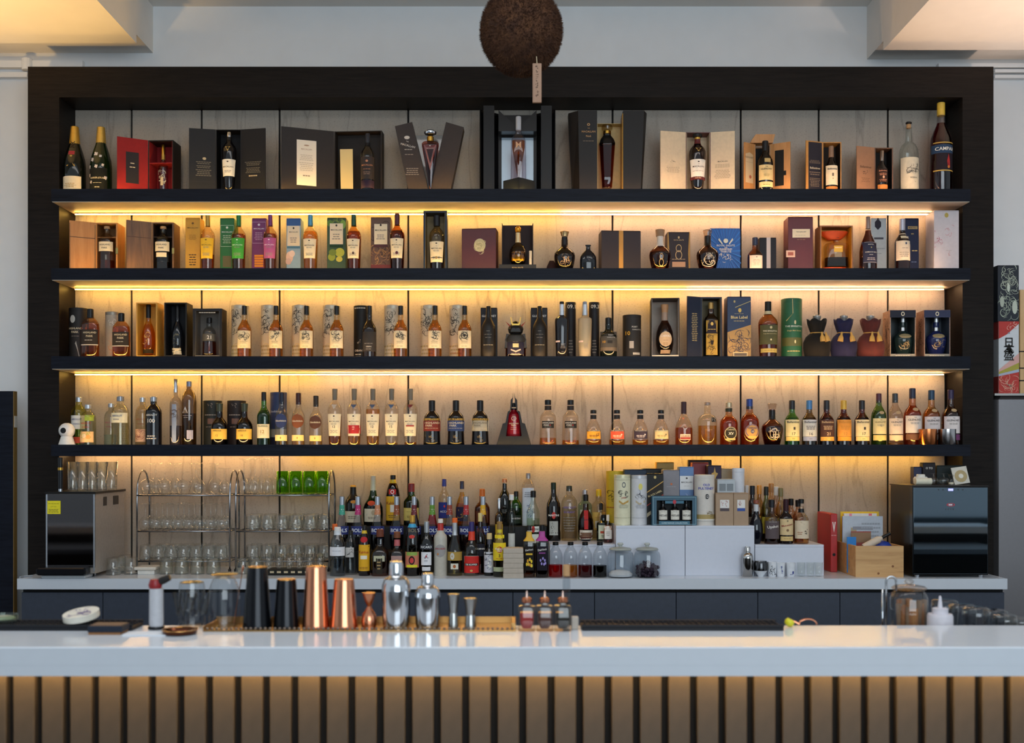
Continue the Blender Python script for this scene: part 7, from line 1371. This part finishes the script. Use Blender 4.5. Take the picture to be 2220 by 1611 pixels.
# mixing glasses
for px, w, top, nm in ((411, 59, 1259, 'cut crystal'), (484, 68, 1241, 'round shouldered')):
    y = yb_at(3.25); R = PW(w, y) / 2; H = PZ(top, y) - TZ2
    o = thing('mixing_glass', '%s mixing glass upside down on the bar tray' % nm, 'mixing glass', (PX(px + (5 if px < 450 else 2), y), y, TZ2))
    pr = [(R, 0), (R * .99, H * .6), (R * .93, H * .86), (R * .86, H * .97), (R * .4, H)] if nm[0] == 'c' else [(R * .98, 0), (R, H * .5), (R * .94, H * .70), (R * .70, H * .88), (R * .3, H * .97)]
    MB().lathe(pr, 24).build('wall', glass('#dfe3e6', 1.0), o, angle=35)
    if nm[0] == 'c':
        cm = None
        for i in range(14):
            a = i * 2 * math.pi / 14
            f = MB().box(-.003, .003, -.0015, .0015, H * .28, H * .8, RZ(0) @ Matrix.Rotation(.35, 4, 'Y')).build('cut_facet', glass('#c8c4bc', 1.0), o, (math.cos(a) * R * .99, math.sin(a) * R * .99, 0)); f.rotation_euler = (0, 0, a + math.pi / 2)
    MB().lathe([(R * .8, H * .955), (R * .86, H * .965), (R * .6, H * .99)], 24).build('base_ring', glass('#e8d0a0', 1.0), o, angle=35)
sp_ = thing('bar_spoon', 'copper bar spoon leaning against the round mixing glass', 'spoon', (PX(508, yb_at(3.29)), yb_at(3.285), TZ2)); MB().tube([(0, 0, .001), (.022, .01, .15)], .0016, 6).build('stem', COPPER, sp_); MB().lathe([(.002, 0), (.004, .012), (.001, .02)], 8, M=T(.022, .01, .1505) @ Matrix.Rotation(.15, 4, 'Y')).build('tip', COPPER, sp_)
# lighter torch
y = yb_at(3.22); o = thing('kitchen_torch', 'white handheld torch with red and black head standing on the bar', 'torch', (PX(339, y), y, BZ + .0003)); R = PW(31, y) / 2; H = PZ(1248, y) - BZ
MB().lathe([(R * 1.1, 0), (R * 1.15, .003), (R * 1.1, .008)], 20).build('foot', BLK, o, angle=35); MB().lathe([(R * .92, .0082), (R, .02), (R * .95, H * .76)], 24).build('canister', mat('#b9b9be', .35), o, angle=35)
MB().lathe([(R * .8, H * .7603), (R * .95, H * .82), (R * .7, H * .93)], 16, (-.003, 0, 0)).build('burner_head', mat('#8a1418', .4), o, angle=35); MB().lathe([(R * .5, 0), (R * .55, .02), (R * .45, .04)], 14, M=T(.002, 0, H * .86) @ Matrix.Rotation(1.15, 4, 'Y')).build('nozzle', mat('#1f1d1c', .4), o, angle=35)
# rubber mats
def barmat(lab, p0, p1):
    y0, y1 = yb_at(3.185), yb_at(3.285)
    o = thing('bar_mat', lab, 'bar mat', ((PX(p0, y0) + PX(p1, y0)) / 2, 0, BZ + .0003)); w = PW(p1 - p0, y0) / 2; m = mat('#17181d', .6)
    MB().bbox(-w, w, y0, y1, 0, .010, .002).build('mat_body', m, o)
    for a in ((-w, w, y0, y0 + .006), (-w, w, y1 - .006, y1)): MB().box(*a, .0102, .017).build('rim', m, o)
    n = int(2 * w / .016); me = None
    for i in range(n):
        for j in range(4):
            x = -w + .012 + (2 * w - .024) * i / (n - 1); yy = y0 + .018 + j * .021
            if me is None: me = MB().lathe([(.004, 0), (.0035, .006)], 6).build('nub', m, o, (x, yy, .0102)).data
            else: link('nub', me, None, o, (x, yy, .0102))
barmat('long black rubber bar mat on the right half of the bar', 1262, 1700)
barmat('black rubber bar mat at the left end of the bar', -40, 286)
MZ = BZ + .0175
# dasher bottles
for px, c, nm in ((1142, '#9a1820', 'red'), (1181, '#4a201c', 'brown'), (1220, '#0d0e14', 'black')):
    y = yb_at(3.195); R = PW(37, y) / 2; H = PZ(1281, y) - BZ - .0003
    o = thing('dasher_bottle', 'small square bitters bottle with %s liquid and copper top' % nm, 'bitters bottle', (PX(px, y), y, BZ + .0003))
    MB().lathe([(R * .97, 0), (R, .002), (R, H * .60), (R * .92, H * .63), (R * .42, H * .645), (R * .40, H * .70)], 20, (0, 0, 0), 5).build('body', glass('#ecdcc8', 1.0), o, angle=35)
    MB().lathe([(R * .5, H * .06), (R * .78, H * .20), (R * .80, H * .46)], 20, (0, 0, 0), 4).build('liquid', mat(c, .15), o, angle=35)
    MB().lathe([(R * .44, H * .7003), (R * .60, H * .73), (R * .60, H * .80), (R * .40, H * .835)], 20).build('collar', COPPER, o, angle=35)
    MB().lathe([(R * .16, H * .8353), (R * .09, H * .97), (R * .06, H)], 12).build('spout', metal('#c8a89a', .25), o, angle=35)
y = yb_at(3.27); o = thing('glass_vial', 'slim corked glass vial behind the bitters bottles', 'vial', (PX(1228, y), y, BZ + .0003)); R = PW(16, y) / 2; H = PZ(1225, y) - BZ
MB().lathe([(R, 0), (R, H * .82)], 16).build('tube', glass('#d8dee2', 1), o, angle=35); MB().lathe([(R * .85, .004), (R * .85, H * .4)], 14).build('dark_contents', mat('#17141c', .5), o, angle=35); MB().lathe([(R * .95, H * .8203), (R * .95, H)], 14).build('cork', CORK, o, angle=35)
ec = MB().bbox(-.010, .010, -.012, .012, 0, .036, .002).build('rubber_wedge', mat('#b4a89c', .6), None, (PX(1246, yb_at(3.22)), yb_at(3.22), BZ + .0003)); tag(ec, 'small beige block between bitters bottles and bar mat', 'block')
# left end: coasters, box, dishes
y = yb_at(3.235); o = thing('coaster_stack', 'stack of round white coasters with purple print, slightly tilted', 'coasters', (PX(177, y), y, MZ + .012)); o.rotation_euler = (math.radians(11), math.radians(-6), 0); R = PW(76, y) / 2
for k in range(4): MB().lathe([(R, 0), (R, .0042)], 28, (.0007 * (k % 2), 0, k * .0044)).build('coaster', paper('#d8d2c4'), o, angle=30)
add_prints(o, lambda x, z, off: (x, z, .0176 + off), [('S', 0, .5, .9, .9, '#5a4a8a', 8, 24)], -R * .8, R * .8, -R * .8, R * .8, .0004)
y = yb_at(3.165); o = thing('navy_box', 'flat navy box with brown top on the left of the bar', 'box', (PX(245, y), y + .03, BZ + .0003), .0); w = PW(68, y) / 2
o.location = (PX(240, y), yb_at(3.145), BZ + .0003)
MB().box(-w, w, -.03, .036, 0, .006).build('cork_base', mat('#8a5c30', .7), o); MB().bbox(-w - .002, w + .004, -.031, .037, .0062, .024, .0015).build('case', mat('#1a2230', .5), o); MB().box(-w + .002, w, -.027, .033, .0242, .0255).build('lid_panel', mat('#6a5444', .6), o)
o = thing('glass_dish', 'small green tinted glass dish at the far left of the bar', 'dish', (PX(6, yb_at(3.25)), yb_at(3.25), MZ)); MB().lathe([(.034, 0), (.042, .004), (.044, .020), (.040, .020), (.036, .008), (.001, .007)], 24, cap1=False).build('dish', glass('#c8d8c8', 1), o, angle=35); MB().lathe([(.036, .0082), (.03, .014)], 20).build('contents', mat('#a8ac98', .6), o)
o = thing('coin_dish', 'low dark bronze dish with shiny rim on the bar', 'dish', (PX(390, yb_at(3.13)), yb_at(3.13), BZ + .0003)); R = PW(76, yb_at(3.13)) / 2
MB().lathe([(R * .8, 0), (R * .95, .003), (R, .012), (R * .95, .012), (R * .85, .005), (.001, .004)], 32, cap1=False).build('dish', metal('#5a3424', .15), o, angle=35)
MB().lathe([(R * .955, .0122), (R * 1.01, .0122), (R * 1.01, .0138), (R * .955, .0138)], 32, cap0=False, cap1=False).build('rim', metal('#c89858', .15), o, angle=35)
cdk = MB().box(-.06, .06, -.03, .03, 0, .003).build('white_card', paper('#d8dce2'), None, (PX(318, yb_at(3.12)), yb_at(3.125), BZ + .0003)); tag(cdk, 'flat white card lying on the bar beside the bronze dish', 'card')
# right end
o = MB().lathe([(.002, 0), (.012, .004), (.014, .014), (.010, .022)], 14, M=Matrix.Rotation(.5, 4, 'Y')).build('lime_squeezer', mat('#cfc61c', .4), None, (PX(1707, yb_at(3.25)), yb_at(3.25), BZ + .004), smooth=True); o.name = 'lime_wedge'; tag(o, 'yellow green lime wedge at the end of the right bar mat', 'lime')
o = thing('copper_strainer', 'copper wire strainer ring lying beyond the right bar mat', 'strainer', (PX(1752, yb_at(3.27)), yb_at(3.27), BZ + .003))
for k in range(3): MB().tube([(.026 * math.cos(t), .004 * k, .002 + .016 * math.sin(t)) for t in [i * math.pi / 12 for i in range(13)]], .0013, 6).build('coil', COPPER, o)
MB().tube([(-.05, 0, .016), (-.026, 0, .004)], .003, 8).build('handle', COPPER, o)
# behind the bar on the work counter
y = yb_at(3.45)
o = thing('swan_tap', 'slim chrome swan neck water tap behind the bar', 'tap', (PX(1921, y), y, WORK_Z)); H = PZ(1250, y) - WORK_Z; r = PW(11, y)
MB().tube([(0, 0, 0), (0, 0, H - r)] + [(r - r * math.cos(t), 0, H - r + r * math.sin(t)) for t in [i * math.pi / 10 for i in range(1, 11)]] + [(2 * r, 0, H - r - .03)], .0035, 8).build('neck', metal('#b4b8bc', .12), o, smooth=True)
MB().tube([(-.011, 0, 0), (-.011, 0, PZ(1278, y) - WORK_Z)], .0028, 8).build('lever_post', metal('#b4b8bc', .12), o, smooth=True); MB().lathe([(.012, 0), (.012, .006)], 14).build('base_ring', metal('#b4b8bc', .2), o)
y = yb_at(3.50); R = PW(80, y) / 2; H = PZ(1256, y) - WORK_Z
o = thing('cinnamon_jar', 'glass jar of cinnamon sticks with knobbed lid behind the bar', 'jar', (PX(1971, y), y, WORK_Z))
MB().lathe([(R * .92, 0), (R, .008), (R, H * .72), (R * .90, H * .80), (R * .78, H * .83), (R * .80, H * .85)], 28).build('jar', glass('#e4e0dc', 1.0), o, angle=35)
MB().lathe([(R * .82, H * .8503), (R * .94, H * .875), (R * .82, H * .90), (R * .3, H * .925)], 28).build('lid', glass('#d8ccc4', 1.0, .08), o, angle=35); MB().lathe([(R * .14, H * .9253), (R * .26, H * .965), (R * .18, H)], 16).build('knob', glass('#e0d8d0', 1.0), o, angle=35)
rnd = random.Random(5)
for k in range(20):
    a = k * 2.4; rr = R * (.25 + .45 * ((k * .37) % 1)); sx, sy = rr * math.cos(a), rr * math.sin(a); L = H * rnd.uniform(.6, .72)
    MB().tube([(sx, sy, .01), (sx * 1.15 + rnd.uniform(-.006, .006), sy * 1.1, L)], rnd.uniform(.008, .012), 8).build('cinnamon_stick', mat(('#8a5a34', '#7a6450', '#9a6a3c')[k % 3], .8), o, smooth=True)
y = yb_at(3.40); R = PW(54, y) / 2; H = PZ(1292, y) - WORK_Z
o = thing('squeeze_bottle', 'white plastic squeeze bottle with pointed nozzle behind the bar', 'squeeze bottle', (PX(2038, y), y, WORK_Z)); WPL = mat('#c9c5cc', .5)
MB().lathe([(R * .96, 0), (R, .006), (R, H * .66), (R * .92, H * .70)], 24).build('body', WPL, o, angle=35); MB().lathe([(R * .62, H * .7003), (R * .62, H * .79), (R * .5, H * .80)], 20).build('screw_cap', WPL, o, angle=35); MB().lathe([(R * .20, H * .8003), (R * .10, H * .98), (R * .06, H)], 12).build('nozzle', WPL, o, angle=35)
for i, (px, top, w, dd) in enumerate(((2048, 1300, 58, 3.70), (2086, 1310, 60, 3.60), (2116, 1316, 58, 3.48), (2158, 1322, 54, 3.62), (2178, 1332, 52, 3.46), (2210, 1338, 50, 3.58))):
    y = yb_at(dd); R = PW(w, y) / 2; H = PZ(top, y) - WORK_Z
    mb = MB().lathe([(R * .78, 0), (R * .9, H * .3), (R, H * .8), (R * .94, H * .96), (R * .80, H), (.001, H)], 18, cap1=False)
    glass_thing('drying_glass', 'glass drying upside down behind the right end of the bar', smooth(mesh(mb.v, mb.f)), (PX(px, y), y, WORK_Z), 'glasses drying behind the bar', m=glass('#d8dcdc', 1.0))

# ================================================================== hanging cedar ball
by = -1.6
ball = thing('cedar_ball', 'brown cedar leaf ball hanging with a wooden name board', 'hanging ornament', (PX(1130, by), by, PZ(68, by)))
R = PW(181, by) / 2
core = bmesh.new(); bmesh.ops.create_icosphere(core, subdivisions=4, radius=R * .955)
me = bpy.data.meshes.new('core'); core.to_mesh(me); core.free()
for v in me.vertices: v.co.z *= 1.07
M_CED = streaky('cedar_needles', '#24120a', '#402413', '#5e3b20', 20, (1, 1, 1), .9, 0, 0)
link('core', me, M_CED, ball, smooth=True)
rnd = random.Random(11); V = []; F = []
for k in range(15000):
    zc = rnd.uniform(-1, 1); a = rnd.uniform(0, 6.283); s = math.sqrt(1 - zc * zc)
    n = Vector((s * math.cos(a), s * math.sin(a), zc)); p = Vector((n.x * R, n.y * R, n.z * R * 1.07)) * rnd.uniform(.93, .955)
    t = n.cross(Vector((rnd.uniform(-1, 1), rnd.uniform(-1, 1), rnd.uniform(-1, 1)))).normalized(); u = n.cross(t)
    L = R * rnd.uniform(.05, .10); d = (n + t * rnd.uniform(-.5, .5) + u * rnd.uniform(-.5, .5)).normalized(); wd = .0016
    b = len(V); V += [p + t * wd, p - t * wd * .5 + u * wd, p - t * wd * .5 - u * wd, p + d * L]; F += [(b, b + 1, b + 3), (b + 1, b + 2, b + 3), (b + 2, b, b + 3)]
tag(link('cedar_needles', mesh(V, F), M_CED, ball), kind='stuff')
MB().tube([(0, 0, R * 1.04), (0, 0, ZC - PZ(68, by) - .001)], .004, 8).build('hanging_cord', mat('#6a5a44', .8), ball)
wx = PX(1163, by) - PX(1130, by)
zt, zb_ = PZ(158, by) - PZ(68, by), PZ(241, by) - PZ(68, by)
nbm = MB().bbox(-.0175, .0175, -.006, .006, zb_, zt, .001).build('name_board', streaky('name_board_wood', '#7a5c48', '#8f6e58', '#a07e66', 4, (10, 10, 1), .6), ball, (wx, -.105, 0))
MB().tube([(wx, -.105, zt), (wx - .002, -.10, zt + .03)], .0016, 6).build('board_string', mat('#c8b898', .8), ball)
add_prints(nbm, flat(-.006), [('S', 0, .90 - .105 * i, .3, .08, '#3f2c20', 40 + i, 5) for i in range(8)], -.0175, .0175, zb_, zt, .0006)

# sofa and pale wall behind the photographer, seen only as reflections
o = MB().box(-8, 9, -10.45, -10.3, 0, 3.9).build('wall_front', mat('#d4dce2', .8)); o['kind'] = 'structure'
sf = thing('dark_sofa', 'dark sofa at the far side of the room seen in reflections', 'sofa', (5.4, -9.75, 0))
SM = mat('#1c242a', .7)
MB().bbox(-1.3, 1.3, -.4, .4, .12, .40, .04).build('seat', SM, sf); MB().bbox(-1.3, 1.3, -.45, -.22, .41, .66, .05).build('backrest', SM, sf)
for s in (-1, 1): MB().bbox(s * 1.42 - .11, s * 1.42 + .11, -.4, .4, .0, .56, .04).build('armrest', SM, sf)
